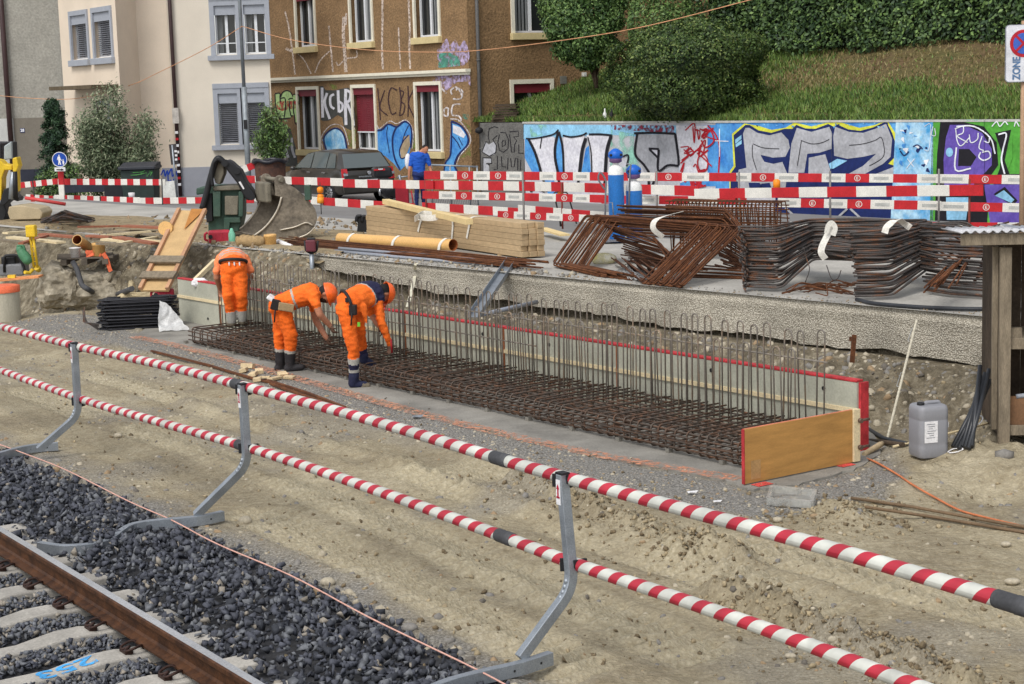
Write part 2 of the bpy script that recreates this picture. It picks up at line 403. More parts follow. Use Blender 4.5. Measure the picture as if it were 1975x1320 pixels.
GX,GY=np.meshgrid(gx,gy);GZ=ground_h(GX,GY)
nxg,nyg=len(gx),len(gy)
ii=np.arange(nxg*nyg).reshape(nyg,nxg)
gf=np.stack([ii[:-1,:-1],ii[:-1,1:],ii[1:,1:],ii[1:,:-1]],-1).reshape(-1,4)
cxm=(GX[:-1,:-1]+GX[1:,1:])/2;cym=(GY[:-1,:-1]+GY[1:,1:])/2
keep=(edge_s(cxm,cym)>-.6).ravel()
ground=fastmesh('ground',np.stack([GX,GY,GZ],-1).reshape(-1,3),gf[keep],EARTH,smooth=True,kind='structure')
zr=np.zeros((nxg*nyg,4),np.float32);zr[:,3]=1
dg_=np.where(inpoly(GX,GY,GR),1.0,0.0);dgb=dist_poly(GX,GY,GR+[GR[0]])
soft=np.clip(.5+np.where(dg_>0,dgb,-dgb)/.25+fbm(GX*4,GY*4,3,61)*1.4,0,1)
patch=sstep(.06,.2,fbm(GX*.7,GY*.7,4,77))*.4
bd=dist_poly(GX,GY,BE);soft=np.maximum(soft,np.clip(1.1-bd/.45+fbm(GX*3,GY*3,3,66)*1.2,0,1)*.9)
zr[:,0]=np.maximum(soft,patch).ravel()
zr[:,1]=(sstep(2.0,1.1,edge_s(GX,GY)+fbm(GX*2,GY*2,3,13)*.6)).ravel()
lm=np.zeros(GX.shape)
for P in LANES:lm=np.maximum(lm,sstep(.34,.18,dist_poly(GX,GY,P))*sstep(.2,.5,vnoise(GX*1.1,GY*1.1,21)+.25*fbm(GX*5,GY*5,3,6)))
zr[:,2]=lm.ravel()
# vertices dropped by validate? none are removed, loose ones stay
ca=ground.data.color_attributes.new('zone','FLOAT_COLOR','POINT');ca.data.foreach_set('color',zr.ravel())
# far sheet to the horizon
ob=MB();ob.poly([(-700,-60,-.6),(700,-60,-.6),(700,900,-.6),(-700,900,-.6)])
ob.build('terrain',S('far_ground',(110,108,98),rough=1),kind='structure')
# ------------------------------------------------------------------ lean concrete sheet under the cage
CONC=S('lean_concrete',(136,132,124),rough=.9,var=.26,vs=1.6,bump=.3,bs=45,fine=.10)
def wob(P,amp,n,seed):
    r=random.Random(seed);out=[];k=len(P)
    for i in range(k):
        a=P[i];b=P[(i+1)%k]
        for j in range(n):q=a.lerp(b,j/n);out.append(V((q.x+r.uniform(-amp,amp),q.y+r.uniform(-amp,amp),q.z)))
    return out
mb=MB();Q=[V((p.x,p.y,-.05))for p in wob(BL,.025,8,4)];mb.prism(Q,V((0,0,.075)))
mb.build('concrete_blinding',CONC,kind='structure')
# orange marking line sprayed along it
ORP=M('orange_marking',lin((226,150,112)),rough=.9,var=.1,alpha=(22,.42,.78))
lp=catmull([PZ(a,b,.03)for a,b in [(258,649),(330,664),(430,690),(560,726),(700,766),(850,807),(1000,843),(1150,876),(1300,902),(1428,924)]],8)
mb=MB()
for k in range(len(lp)-1):
    a,b=lp[k],lp[k+1];d=(b-a).normalized();n=V((-d.y,d.x,0))*.10
    mb.add([a-n,a+n,b+n,b-n],[(0,1,2,3)])
ml=mb.build('marking_line',ORP,kind='structure');ml['label']='sprayed orange line along the edge of the lean concrete'
# ------------------------------------------------------------------ stones lying in and on the earth (uncountable)
STM=[S('stone_pale',(172,162,142),rough=.9,var=.1,vs=20),S('stone_grey',(128,124,118),rough=.9,var=.1,vs=20),S('stone_brown',(150,128,100),rough=.9,var=.12,vs=20),S('stone_dark',(104,98,90),rough=.9,var=.1,vs=20)]
PB=pebbles(14,5,1)
def place(n,fn,smin,smax,rng,pw=2.2):
    x=rng.uniform(-12,8,n);y=rng.uniform(8.5,31,n)
    p=fn(x,y);k=rng.uniform(0,1,n)<p;x=x[k];y=y[k]
    s=smin+(smax-smin)*rng.uniform(0,1,len(x))**(pw*3)
    z=ground_h(x,y);return np.stack([x,y,z-s*.25],1),s
gpoly=lambda x,y:(inpoly(x,y,GR))*1.0
def dens_dirt(x,y):
    bl=inpoly(x,y,BL);d=np.where(bl,0,.16+.9*sstep(.04,.2,fbm(x*.7,y*.7,4,77)))
    s=edge_s(x,y);d=np.where(s<.1,0,d);d=np.where((s>.1)&(s<1.6),.9,d)
    for P,h,wd_ in RDG[:2]:d=np.maximum(d,.9*np.exp(-(dist_poly(x,y,P)/.3)**2))
    d=np.maximum(d,1.0*np.exp(-((x-mound.x)**2+(y-mound.y)**2)/.5));d=np.maximum(d,.9*np.exp(-((x-hole.x)**2+(y-hole.y)**2)/.4))
    return np.where(bl,0,d)
p5,s5=place(70000,lambda x,y:inpoly(x,y,BL)*np.clip(1-dist_poly(x,y,BL[:12])/.22,0,1)**2*.8,.004,.016,RNG);p5[:,2]=.03
p1,s1=place(90000,dens_dirt,.004,.042,RNG,2.8)
p2,s2=place(150000,lambda x,y:gpoly(x,y)*~inpoly(x,y,BL)*1.0,.007,.03,RNG)
bank_f=lambda x,y:((edge_s(x,y)>.05)&(edge_s(x,y)<1.5))*1.0
p3,s3=place(70000,bank_f,.010,.085,RNG,1.9)
p4,s4=place(60000,lambda x,y:np.clip(1-dist_poly(x,y,BE)/.45,0,1)*.9,.008,.055,RNG,1.4)
scatter('gravel',PB,np.concatenate([p1,p2,p3,p4,p5]),np.concatenate([s1,s2,s3,s4,s5]),STM,RNG,mprob=[.36,.36,.16,.12],smooth=True,label='loose gravel and pebbles strewn over the earth')
cl=[]
for P_,h_,w_ in RDG[:2]:
    for k in range(1500):
        i=RNG.integers(0,len(P_)-1);q_=P_[i].lerp(P_[i+1],RNG.uniform());cl.append((q_.x+RNG.normal(0,.17),q_.y+RNG.normal(0,.17)))
for k in range(700):cl.append((mound.x+RNG.normal(0,.3),mound.y+RNG.normal(0,.3)))
for k in range(2500):q_=PZ(RNG.uniform(100,1950),RNG.uniform(720,1300));cl.append((q_.x,q_.y))
cl=np.array(cl);sz=.006+.028*RNG.uniform(0,1,len(cl))**3
scatter('soil_clods',hulls(16,9,8,.7),np.stack([cl[:,0],cl[:,1],ground_h(cl[:,0],cl[:,1])+sz*.2],1),sz,[S('clod_dark',(116,102,80),rough=1,var=.2,vs=20),S('clod_pale',(158,143,115),rough=1,var=.2,vs=20)],RNG,label='crumbled soil clods along the tyre ridges')
# ------------------------------------------------------------------ old slab with exposed aggregate face + street
def face_z(t):return np.interp(t,[-8,0,3.5,6.5,9,12.2,13],[.42,.47,.50,.55,.62,.80,.9])
SLABM=S('slab_top',(168,164,156),rough=.95,var=.18,vs=1.2,bump=.35,bs=30,fine=.10)
def agg_mat():
    m=bpy.data.materials.new('exposed_aggregate');m.use_nodes=True;t=m.node_tree;N=t.nodes;L=t.links;b=N['Principled BSDF']
    tc=N.new('ShaderNodeTexCoord');v=N.new('ShaderNodeTexVoronoi');v.inputs['Scale'].default_value=58;L.new(tc.outputs['Object'],v.inputs['Vector'])
    c=N.new('ShaderNodeValToRGB');e=c.color_ramp.elements;e[0].position=.0;e[0].color=(*lin((236,228,210)),1);e[1].position=.62;e[1].color=(*lin((160,152,136)),1)
    L.new(v.outputs['Distance'],c.inputs[0])
    n=N.new('ShaderNodeTexNoise');n.inputs['Scale'].default_value=1.4;n.inputs['Detail'].default_value=6;L.new(tc.outputs['Object'],n.inputs['Vector'])
    r=N.new('ShaderNodeMapRange');r.inputs[1].default_value=.3;r.inputs[2].default_value=.7;r.inputs[3].default_value=.78;r.inputs[4].default_value=1.15;L.new(n.outputs['Fac'],r.inputs[0])
    mc=N.new('ShaderNodeMix');mc.data_type='RGBA';mc.blend_type='MULTIPLY';mc.inputs[0].default_value=.25;L.new(c.outputs[0],mc.inputs[6]);bw=N.new('ShaderNodeRGBToBW');L.new(v.outputs['Color'],bw.inputs[0]);L.new(bw.outputs[0],mc.inputs[7])
    s=N.new('ShaderNodeVectorMath');s.operation='SCALE';L.new(mc.outputs[2],s.inputs[0]);L.new(r.outputs[0],s.inputs['Scale']);L.new(s.outputs[0],b.inputs['Base Color'])
    bp=N.new('ShaderNodeBump');bp.invert=True;bp.inputs['Strength'].default_value=1;bp.inputs['Distance'].default_value=.012;L.new(v.outputs['Distance'],bp.inputs['Height']);L.new(bp.outputs[0],b.inputs['Normal'])
    b.inputs['Roughness'].default_value=.9;return m
AGG=agg_mat()
def epoint(t,s,z):p=E0+ED*t+EN*s;return V((p.x,p.y,z))
mb=MB();n=160;rows=5;tt=np.linspace(-8,12.2,n);rr=random.Random(5);cols=[]
for k,t in enumerate(tt):
    zb=float(face_z(t))+.05*float(fbm(np.array([t*2.2]),np.array([0.]),4,90)[0])*2+rr.uniform(-.012,.012)
    zt=ZS-.004+.012*float(fbm(np.array([t*1.4]),np.array([3.]),3,91)[0])
    cols.append([epoint(t,.05*float(fbm(np.array([t*1.5]),np.array([j*.4]),3,92)[0])+(-.02 if j==rows else (.012 if j==rows-1 else 0)),zb+(zt-zb)*j/rows)for j in range(rows+1)]+[epoint(t,-.35,zt),epoint(t,-.12,zb-.02)])
vs_=[p for c in cols for p in c];R_=rows+3;fs_=[]
for k in range(n-1):
    for j in range(rows+1):fs_.append((k*R_+j,(k+1)*R_+j,(k+1)*R_+j+1,k*R_+j+1))
    fs_.append((k*R_,k*R_+R_-1,(k+1)*R_+R_-1,(k+1)*R_))
mb.add(vs_,fs_,0,False)
mb.build('slab_face',AGG,kind='structure')
# slab top and street as one falling sheet
ASPH=S('asphalt',(128,126,124),rough=.95,var=.10,vs=.5,bump=.3,bs=60,fine=.08)
ts=np.linspace(-40,75,231);ss=np.concatenate([np.linspace(.0,4.4,12),np.linspace(4.8,11,14),np.linspace(11.5,70,40)])
TT,SS=np.meshgrid(ts,ss);X=E0.x+ED.x*TT-EN.x*(SS-.03);Y=E0.y+ED.y*TT-EN.y*(SS-.03)
Z=np.asarray(zstreet(X,Y))
va=np.stack([X,Y,Z],-1).reshape(-1,3);ii=np.arange(len(ss)*len(ts)).reshape(len(ss),len(ts))
fa=np.stack([ii[:-1,:-1],ii[1:,:-1],ii[1:,1:],ii[:-1,1:]],-1).reshape(-1,4)
sm_=(SS[:-1,:-1]<4.6)
mi=np.where(sm_,0,1).ravel()
fastmesh('street',va,fa,[SLABM,ASPH],mi,smooth=True,kind='structure')
# ================================================================== railway track in front
RA=PZ(-140,936,.24);RB=PZ(640,1404,.24);RDIR=(RB-RA).normalized();RN=V((-RDIR.y,RDIR.x,0))
if RN.dot(V((0,1,0)))<0:RN=-RN              # RN: away from the track, towards the site
RSTEEL=M('rail_rust',lin((96,62,38)),rough=.6,metal=.35,col2=lin((58,36,22)),vs=9,bump=.2,bs=60,fine=.15)
RHEAD=M('rail_head',lin((200,196,192)),rough=.22,metal=.9,var=.1,vs=3,stretch=(1,1,1))
prof=[(-.07,0),(.07,0),(.07,.012),(.022,.030),(.010,.045),(.010,.112),(.036,.124),(.036,.150),(.027,.160),(-.027,.160),(-.036,.150),(-.036,.124),(-.010,.112),(-.010,.045),(-.022,.030),(-.07,.012)]
RZ=.08
mb=MB();n=len(prof);q=[]
for e in (RA-RDIR*2,RB+RDIR*1.5):
    for a,b in prof:q.append(V((e.x,e.y,0))+RN*a+V((0,0,RZ+b)))
fs=[(i,(i+1)%n,n+(i+1)%n,n+i)for i in range(n)]
mb.add(q,fs);mb.m=[1 if i in (8,)else 0 for i in range(n)]
rail=mb.build('rail',[RSTEEL,RHEAD],origin=V((RA.x,RA.y,RZ)),label='rusty steel rail with a polished head in the near left corner',cat='rail')
SLEEP=S('sleeper_concrete',(166,161,152),rough=.9,var=.24,vs=3,bump=.25,bs=60,rv=.05)
CLIP=S('clip_steel',(58,40,34),rough=.55,metal=.4,var=.2,vs=30)
anchor=PZ(232,1246,.10)
t0=(anchor-RA).dot(RDIR)
smb=MB()       # local: x across the track (towards the site), y along
cs=[(-2.15,.05),(-.62,.05),(-.36,.085),(-.20,.085),(-.14,.075),(.14,.075),(.20,.085),(.38,.085),(.44,.07)]
q=[]; 
for x,z in cs:
    w=.135 if x>-.62 else .11
    q+=[V((x,-w,-.12)),V((x,-w*.82,z)),V((x,w*.82,z)),V((x,w,-.12))]
fs=[(0,1,2,3),tuple(len(q)-4+i for i in (3,2,1,0))]
for i in range(len(cs)-1):
    o=i*4
    for a in range(3):fs.append((o+a,o+4+a,o+5+a,o+a+1))
smb.add(q,fs)
BLUEP=S('blue_marker',(70,160,220),rough=.8,alpha=(30,.3,.5))
place_words=['farthest up the line, barely showing past the rail','sixth before the one painted in blue','fifth before the one painted in blue','fourth before the one painted in blue','third before the one painted in blue','second before the one painted in blue','just before the one painted in blue','marked with a number in blue paint','nearest the lower edge, just after the one painted in blue','outer end only, half buried in ballast near the rail end','last of them at the bottom edge of the picture']
rotS=Matrix((RN,RDIR,V((0,0,1)))).transposed()
proto=None;protc={}
for k in range(-7,4):
    c=RA+RDIR*(t0+k*.60);c.z=0
    w=place_words[k+7]
    e=thing('railway_sleeper','pale concrete railway sleeper, '+w,'sleeper',c+V((0,0,-.03)),'sleepers under the rail');e.rotation_euler=rotS.to_euler()
    if proto is None:
        proto=MB();proto.v=smb.v;proto.f=smb.f;proto.m=smb.m;proto.sm=smb.sm
        b=bpy.data.objects.new('tie',None)
        bpy.data.objects.remove(b)
        so_=smb.build('tie_beam',SLEEP,bevel=.012);so_.parent=e;so_.location=(0,0,0);protb=so_
        for sx in (-1,1):       # spring clips each side of the rail
            cm=MB()
            for dy in (-.045,.045):
                P=[V((sx*.06,dy,.10)),V((sx*.08,dy*1.3,.125)),V((sx*.12,dy*1.5,.12)),V((sx*.165,dy*1.2,.105)),V((sx*.17,dy*.5,.10)),V((sx*.13,0,.115))]
                cm.tube(catmull(P,4),.009,6)
            cm.box((sx*.155,0,.09),(.05,.1,.02))
            co_=cm.build('spring_clip',CLIP);co_.parent=e;protc[sx]=co_
    else:
        o=dup(protb,e)
        for sx in (-1,1):dup(protc[sx],e)
    if k==0:
        vs_,fs_=text_mb('253',.20,0,.006);tm=MB();tm.add([V((-p.x*1.25,-p.y,0))for p in vs_],fs_)
        to=tm.build('painted_number',BLUEP);to.parent=e;to.location=(-.36,0,.088);to.rotation_euler=(0,0,0)
        to.data.transform(Matrix.Translation((-.18,0,0)))
        to.location.z=.0885
        # follow the sloped top
        for v in to.data.vertices:
            x=v.co.x-.36;v.co.z=float(np.interp(x,[-2.15,-.62,-.36,-.2],[.05,.05,.085,.085]))-.0885+.004
# ------------------------------------------------------------------ ballast
HB=hulls(40,7,3,.66)
BM=[S('ballast_dark',(82,84,92),rough=.85,var=.25,vs=14,spec=.2),S('ballast_grey',(108,110,114),rough=.85,var=.2,vs=14),S('ballast_pale',(146,138,126),rough=.9,var=.15,vs=14),S('ballast_black',(60,62,68),rough=.85,var=.25,vs=14)]
bpoly=BE+[V((BE[-1].x-9,BE[-1].y-1,0)),V((BE[0].x-9,BE[0].y-9,0))]
n=95000;x=RNG.uniform(-13,2.5,n);y=RNG.uniform(8.3,19.5,n);x=np.concatenate([x,RNG.uniform(-6,.5,n//2)]);y=np.concatenate([y,RNG.uniform(8.3,14,n//2)]);kz=(np.arange(len(x))<n)|(((x-RA.x)*RN.x+(y-RA.y)*RN.y)<-.08);x=x[kz];y=y[kz];k=inpoly(x,y,bpoly)
px_=CXP+FPX*x/y*1.0;k&=(px_>-150)
x=x[k];y=y[k];u=(x-RA.x)*RDIR.x+(y-RA.y)*RDIR.y;w=(x-RA.x)*RN.x+(y-RA.y)*RN.y
d=dist_poly(x,y,BE)
k=(np.abs(w)>.085);fu=np.abs(((u-t0+.3)%.6)-.3)
onsl=(fu<.16)&(w<.42);k&=~(onsl&(w<.30));k&=~(onsl&(RNG.uniform(0,1,len(x))<.12))
k&=w>-1.9
x,y,w,d=x[k],y[k],w[k],d[k]
h=np.where(w>.3,.015+.10*sstep(.0,.9,d)*sstep(.2,.7,w)-.02*sstep(.7,.2,w)+.05*sstep(.42,.25,w),.022)
size=np.where(w>.1,(.016+.04*RNG.uniform(0,1,len(x))**1.4),RNG.uniform(.014,.036,len(x)))
lay=RNG.uniform(-.03,.02,len(x))
edge=d<.12
kk=~edge|(RNG.uniform(0,1,len(x))<.5);x,y,w,d,h,size,lay=[q[kk]for q in (x,y,w,d,h,size,lay)]
outer=w>.1
pos=np.stack([x,y,h+lay+.01],1)
scatter('ballast',HB,pos[outer],size[outer],BM,RNG,mprob=[.40,.26,.05,.29],label='dark crushed stone ballast along the rail',kind='stuff')
scatter('ballast_inside',HB,pos[~outer],size[~outer],BM,RNG,mprob=[.30,.45,.15,.10],label='grey crushed stone between the sleepers',kind='stuff')
mb=MB();mb.poly([V((p.x,p.y,-.012))for p in bpoly]);mb.build('ballast_bed',S('ballast_fines',(62,62,64),rough=1,var=.2,vs=20),kind='structure')
# a few river cobbles along the string
for i,(a,b,r,w_)in enumerate([(473,1005,.075,'largest pale river cobble beside the pink cord, at the ballast edge'),(515,1113,.07,'pale oval cobble on the ballast side of the pink cord'),(632,1123,.075,'whitish upright cobble by the cord, left of a grey one'),(605,1145,.07,'yellowish flat cobble touching the pink cord'),(790,1210,.07,'smooth grey cobble lying alone past the pink cord'),(228,840,.06,'lone pale stone on the dirt behind the first fence bay'),(1525,1265,.05,'lone whitish cobble near the lower right pipe'),(1952,1122,.07,'pale cobble at the right edge of the dirt track'),(1500,1003,.05,'pale stone on the track below the plywood end board'),(1940,1050,.05,'flat pale pebble near the steel rods')]):
    m=MB();v,f=PB[i];c=PG(a,b,.02);m.add([c+V(p)*r for p in v.tolist()],f.tolist(),0,True)
    o=m.build('cobble',STM[[0,0,0,2,1,0,0,0,0,0][i]],origin=c,label=w_,cat='stone');sb=o.modifiers.new('s','SUBSURF');sb.levels=sb.render_levels=1
# ------------------------------------------------------------------ safety fence: bent posts and striped pipes
GALV=M('galvanised',lin((150,156,162)),rough=.45,metal=.55,var=.14,vs=7,bump=.1,bs=120,fine=.12)
BLK=S('black_rubber',(34,34,36),rough=.6,var=.15)
STK=S('sticker_white',(226,224,224),rough=.6,var=.05);STR=S('sticker_red',(176,40,62),rough=.6,var=.05)
def uv_tube(name,P,r,mat,**kw):
    P=[V(p)for p in P];n=20;k=len(P);vs_=[];uv=[];L=[0]
    for i in range(1,k):L.append(L[-1]+(P[i]-P[i-1]).length)
    for i in range(k):
        T=(P[min(i+1,k-1)]-P[max(i-1,0)]).normalized();x=T.cross(V((0,0,1))).normalized();y=T.cross(x)
        for j in range(n+1):a=2*PI*j/n;vs_.append(P[i]+(x*math.cos(a)+y*math.sin(a))*r);uv.append((L[i],j/n))
    fs=[(i*(n+1)+j,i*(n+1)+j+1,(i+1)*(n+1)+j+1,(i+1)*(n+1)+j)for i in range(k-1)for j in range(n)]
    me=bpy.data.meshes.new(name);o=P[0];me.from_pydata([tuple(p-o)for p in vs_],[],fs);me.materials.append(mat)
    ul=me.uv_layers.new(name='UVMap')
    for li,lp_ in enumerate(me.loops):ul.data[li].uv=uv[lp_.vertex_index]
    for p in me.polygons:p.use_smooth=True
    ob=bpy.data.objects.new(name,me);COL.objects.link(ob);ob.location=o;tag(ob,**kw);return ob
def stripe_mat(name,period,twist,red,white):
    m=bpy.data.materials.new(name);m.use_nodes=True;t=m.node_tree;N=t.nodes;L=t.links;b=N['Principled BSDF']
    uv=N.new('ShaderNodeUVMap');sp=N.new('ShaderNodeSeparateXYZ');L.new(uv.outputs[0],sp.inputs[0])
    a=N.new('ShaderNodeMath');a.operation='DIVIDE';a.inputs[1].default_value=period;L.new(sp.outputs[0],a.inputs[0])
    tw=N.new('ShaderNodeMath');tw.operation='MULTIPLY_ADD';tw.inputs[1].default_value=twist;L.new(sp.outputs[1],tw.inputs[0]);L.new(a.outputs[0],tw.inputs[2])
    fr=N.new('ShaderNodeMath');fr.operation='FRACT';L.new(tw.outputs[0],fr.inputs[0])
    gt=N.new('ShaderNodeMath');gt.operation='GREATER_THAN';gt.inputs[1].default_value=.56;L.new(fr.outputs[0],gt.inputs[0])
    tc=N.new('ShaderNodeTexCoord');n1=N.new('ShaderNodeTexNoise');n1.inputs['Scale'].default_value=6;n1.inputs['Detail'].default_value=8;L.new(tc.outputs['Object'],n1.inputs['Vector'])
    mr=N.new('ShaderNodeMapRange');mr.inputs[1].default_value=.3;mr.inputs[2].default_value=.75;mr.inputs[3].default_value=.62;mr.inputs[4].default_value=1.06;L.new(n1.outputs['Fac'],mr.inputs[0])
    mx=N.new('ShaderNodeMix');mx.data_type='RGBA';L.new(gt.outputs[0],mx.inputs[0]);mx.inputs[6].default_value=(*lin(white),1);mx.inputs[7].default_value=(*lin(red),1)
    s=N.new('ShaderNodeVectorMath');s.operation='SCALE';L.new(mx.outputs[2],s.inputs[0]);L.new(mr.outputs[0],s.inputs['Scale']);L.new(s.outputs[0],b.inputs['Base Color'])
    b.inputs['Roughness'].default_value=.55;return m
ORR=RN                                             # towards the site
def fence_pts(px,ref,dist_off):
    return [ref.hit(a,b)for a,b in px]
# the fence stands in one upright plane, parallel to the track, through the post heads
post_px=[((152,668),(158,772),(160,800),(70,865)),((478,748),(484,862),(487,895),(378,992)),((1097,922),(1112,1085),(1116,1130),(1003,1270))]
foot=[PZ(74,868,.13),PZ(378,994,.12),PZ(1003,1270,.12)]
# depth of each post head: above the dirt, 0.42 m out from the foot along RN
FP=Plane(foot[2]+RN*.42,foot[0]+RN*.42)
per=(FP.hit(1472,1031)-FP.hit(1138,940)).length/8
SPIPE=stripe_mat('striped_pipe',per,1.0,(190,44,62),(214,214,204))
def dense(P,n=10):return catmull(P,n)
up_px=[(-70,612),(0,630),(152,669),(320,706),(478,747),(720,812),(966,886),(1097,923),(1300,978),(1560,1047),(1800,1117),(1985,1174),(2060,1198)]
lo_px=[(-70,688),(0,714),(160,771),(320,818),(484,865),(720,944),(975,1037),(1110,1088),(1300,1152),(1500,1222),(1700,1298),(1800,1336),(1900,1376)]
UPW=dense([FP.hit(*p)for p in up_px]);LOW=dense([FP.hit(*p)for p in lo_px])
pr=13.6/FPX*FP.hit(1200,950).y
uv_tube('striped_pipe',UPW,pr,SPIPE,label='upper red and white striped barrier pipe along the track',cat='barrier pipe',group='striped pipes of the track fence')
uv_tube('striped_pipe',LOW,pr,SPIPE,label='lower red and white striped barrier pipe along the track',cat='barrier pipe',group='striped pipes of the track fence')
for (a,b,ln,w_)in [(462,742,.16,'dark grey sleeve on the upper pipe beside the middle bent post'),(968,886,.17,'dark grey sleeve on the upper pipe, left of the nearest bent post'),(1950,1163,.20,'dark grey sleeve on the upper pipe at the right edge'),(982,1040,.17,'dark grey sleeve on the lower pipe, left of the nearest bent post'),(468,860,.12,'dark grey sleeve on the lower pipe beside the middle bent post')]:
    line=UPW if 'upper' in w_ else LOW;c=FP.hit(a,b);i=min(range(1,len(line)-1),key=lambda k:(line[k]-c).length);d=(line[i+1]-line[i-1]).normalized();c=line[i]
    m=MB();m.tube([c-d*ln*.5,c-d*ln*.46,c+d*ln*.1,c+d*ln*.11,c+d*ln*.46,c+d*ln*.5],[pr*1.02,pr*1.1,pr*1.1,pr*1.16,pr*1.12,pr*1.02],18)
    m.build('pipe_sleeve',S('sleeve_grey',(72,72,74),rough=.7,var=.2),origin=c,label=w_,cat='pipe sleeve')
words=['leftmost bent galvanised fence post between track and site','middle bent galvanised fence post, its arm in the ballast','nearest bent galvanised fence post, lower centre of the picture']
arm_px=[[(-60,895),(0,876),(58,862),(112,857)],[(75,1050),(130,1056),(205,1046),(260,1013),(378,1000),(430,990)],[(800,1345),(860,1318),(930,1299),(1000,1283),(1062,1263)]]
for i,pp in enumerate(post_px):
    hd=FP.hit(*pp[0])-RN*.045;m1=FP.hit(*pp[1])-RN*.045;m2=FP.hit(*pp[2])-RN*.045;ft=foot[i]
    e=thing('fence_post',words[i],'fence post',ft,'bent posts of the track fence')
    low=V((m2.x,m2.y,m2.z))
    path=[hd+V((0,0,.03))]+rnd_path([hd,low,ft],.11,6)[0:]
    m=MB();w2=.052
    # square tube swept along the bent path
    P=path;k=len(P);q=[]
    for j in range(k):
        T=(P[min(j+1,k-1)]-P[max(j-1,0)]).normalized();x=RDIR;y=T.cross(x).normalized();x=y.cross(T).normalized()
        for a,b in ((-1,-1),(1,-1),(1,1),(-1,1)):q.append(P[j]+x*(w2*.5*a)+y*(w2*.6*b))
    fs=[(3,2,1,0)]+[(4*(k-1)+a for a in range(4))]
    fs=[(3,2,1,0),tuple(4*(k-1)+a for a in range(4))]+[(4*j+a,4*j+(a+1)%4,4*j+4+(a+1)%4,4*j+4+a)for j in range(k-1)for a in range(4)]
    m.add(q,fs);post=m.build('post',GALV,e,bevel=.004)
    # stiffening beads pressed into the bend
    for j in range(4):
        pb=P[4+j];mm=MB();mm.ell(pb-RDIR*0+RN*0+V((0,0,0))+(-RN*.030+V((0,0,-.0))),(.016,.016,.02),8);mm.build('bead',GALV,post)
    # foot arm lying over the ballast
    A=[PZ(a,b,.10)for a,b in arm_px[i]]
    m=MB()
    AA=catmull(A,5)if len(A)>2 else A
    k=len(AA);q=[]
    for j in range(k):
        T=(AA[min(j+1,k-1)]-AA[max(j-1,0)]).normalized();x=T.cross(V((0,0,1))).normalized()
        for a,b in ((-1,-.06),(1,-.06),(1,.02),(-1,.02)):q.append(AA[j]+x*(.026*a)+V((0,0,b)))
    m.add(q,[(3,2,1,0),tuple(4*(k-1)+a for a in range(4))]+[(4*j+a,4*j+(a+1)%4,4*j+4+(a+1)%4,4*j+4+a)for j in range(k-1)for a in range(4)])
    arm=m.build('foot_arm',GALV,e,bevel=.003)
    for f_ in (.9,.72):
        c=AA[int((k-1)*f_)];T=(AA[-1]-AA[-2]).normalized();x=T.cross(V((0,0,1))).normalized()
        x=x if x.y<0 else -x
        mm=MB();mm.cyl(c+x*.0262+V((0,0,-.02)),c+x*.028+V((0,0,-.02)),.008,n=10);mm.build('bolt_hole',BLK,arm)
    # pipe holders
    for (c,nm)in ((hd,'u'),(m1,'l')):
        mm=MB();cc=FP.hit(*(pp[0]if nm=='u' else pp[1]));mm.tube(arc(cc-V((0,0,.0)),pr*1.25,-2.7,.2,10,RN,V((0,0,1))),.016,6);mm.beam(cc-RN*.06-RDIR*.034+V((0,0,-.05)),cc-RN*.06-RDIR*.034+V((0,0,.03)),.012,.06);mm.beam(cc+RDIR*.03-RN*.04,cc+RDIR*.03+RN*.05,.02,.05);mm.build('pipe_holder',BLK,e,bevel=.004)
    # sticker with an arrow on the face to the track
    fc=hd+V((0,0,-.075))-RN*.0335
    up_=V((0,0,1));mm=MB();mm.box(fc,(.042,.002,.15),Matrix((RDIR,RN,up_)).transposed());s_=mm.build('sticker',STK,post)
    mm=MB();R3=Matrix((RDIR,RN,up_)).transposed();mm.box(fc-RN*.003+up_*-.005,(.012,.002,.06),R3)
    mm.add([fc-RN*.004+RDIR*a+up_*b for a,b in ((-.016,.02),(.016,.02),(0,.05))],[(0,1,2)]);mm.box(fc-RN*.003-up_*.03,(.03,.002,.01),R3);mm.build('arrow_mark',STR,s_)
    mm=MB();mm.beam(hd+V((0,0,.03)),hd+V((0,0,.042)),.058,.068,up=RDIR);mm.build('end_cap',BLK,e)
# pink measuring cord along the ballast
CORD=S('pink_cord',(214,166,150),rough=.8,var=.08)
cp=[PZ(a,b,.10)for a,b in [(-60,838),(0,858),(60,880)]]+[PZ(a,b,.11)for a,b in [(130,908),(250,968),(330,1003),(420,1050),(560,1110),(700,1185),(800,1234),(920,1292),(1010,1340)]]
m=MB();m.tube(catmull(cp,6),.0055,6);m.build('guide_cord',CORD,origin=cp[0],label='pink guide cord stretched low along the ballast edge',cat='cord')
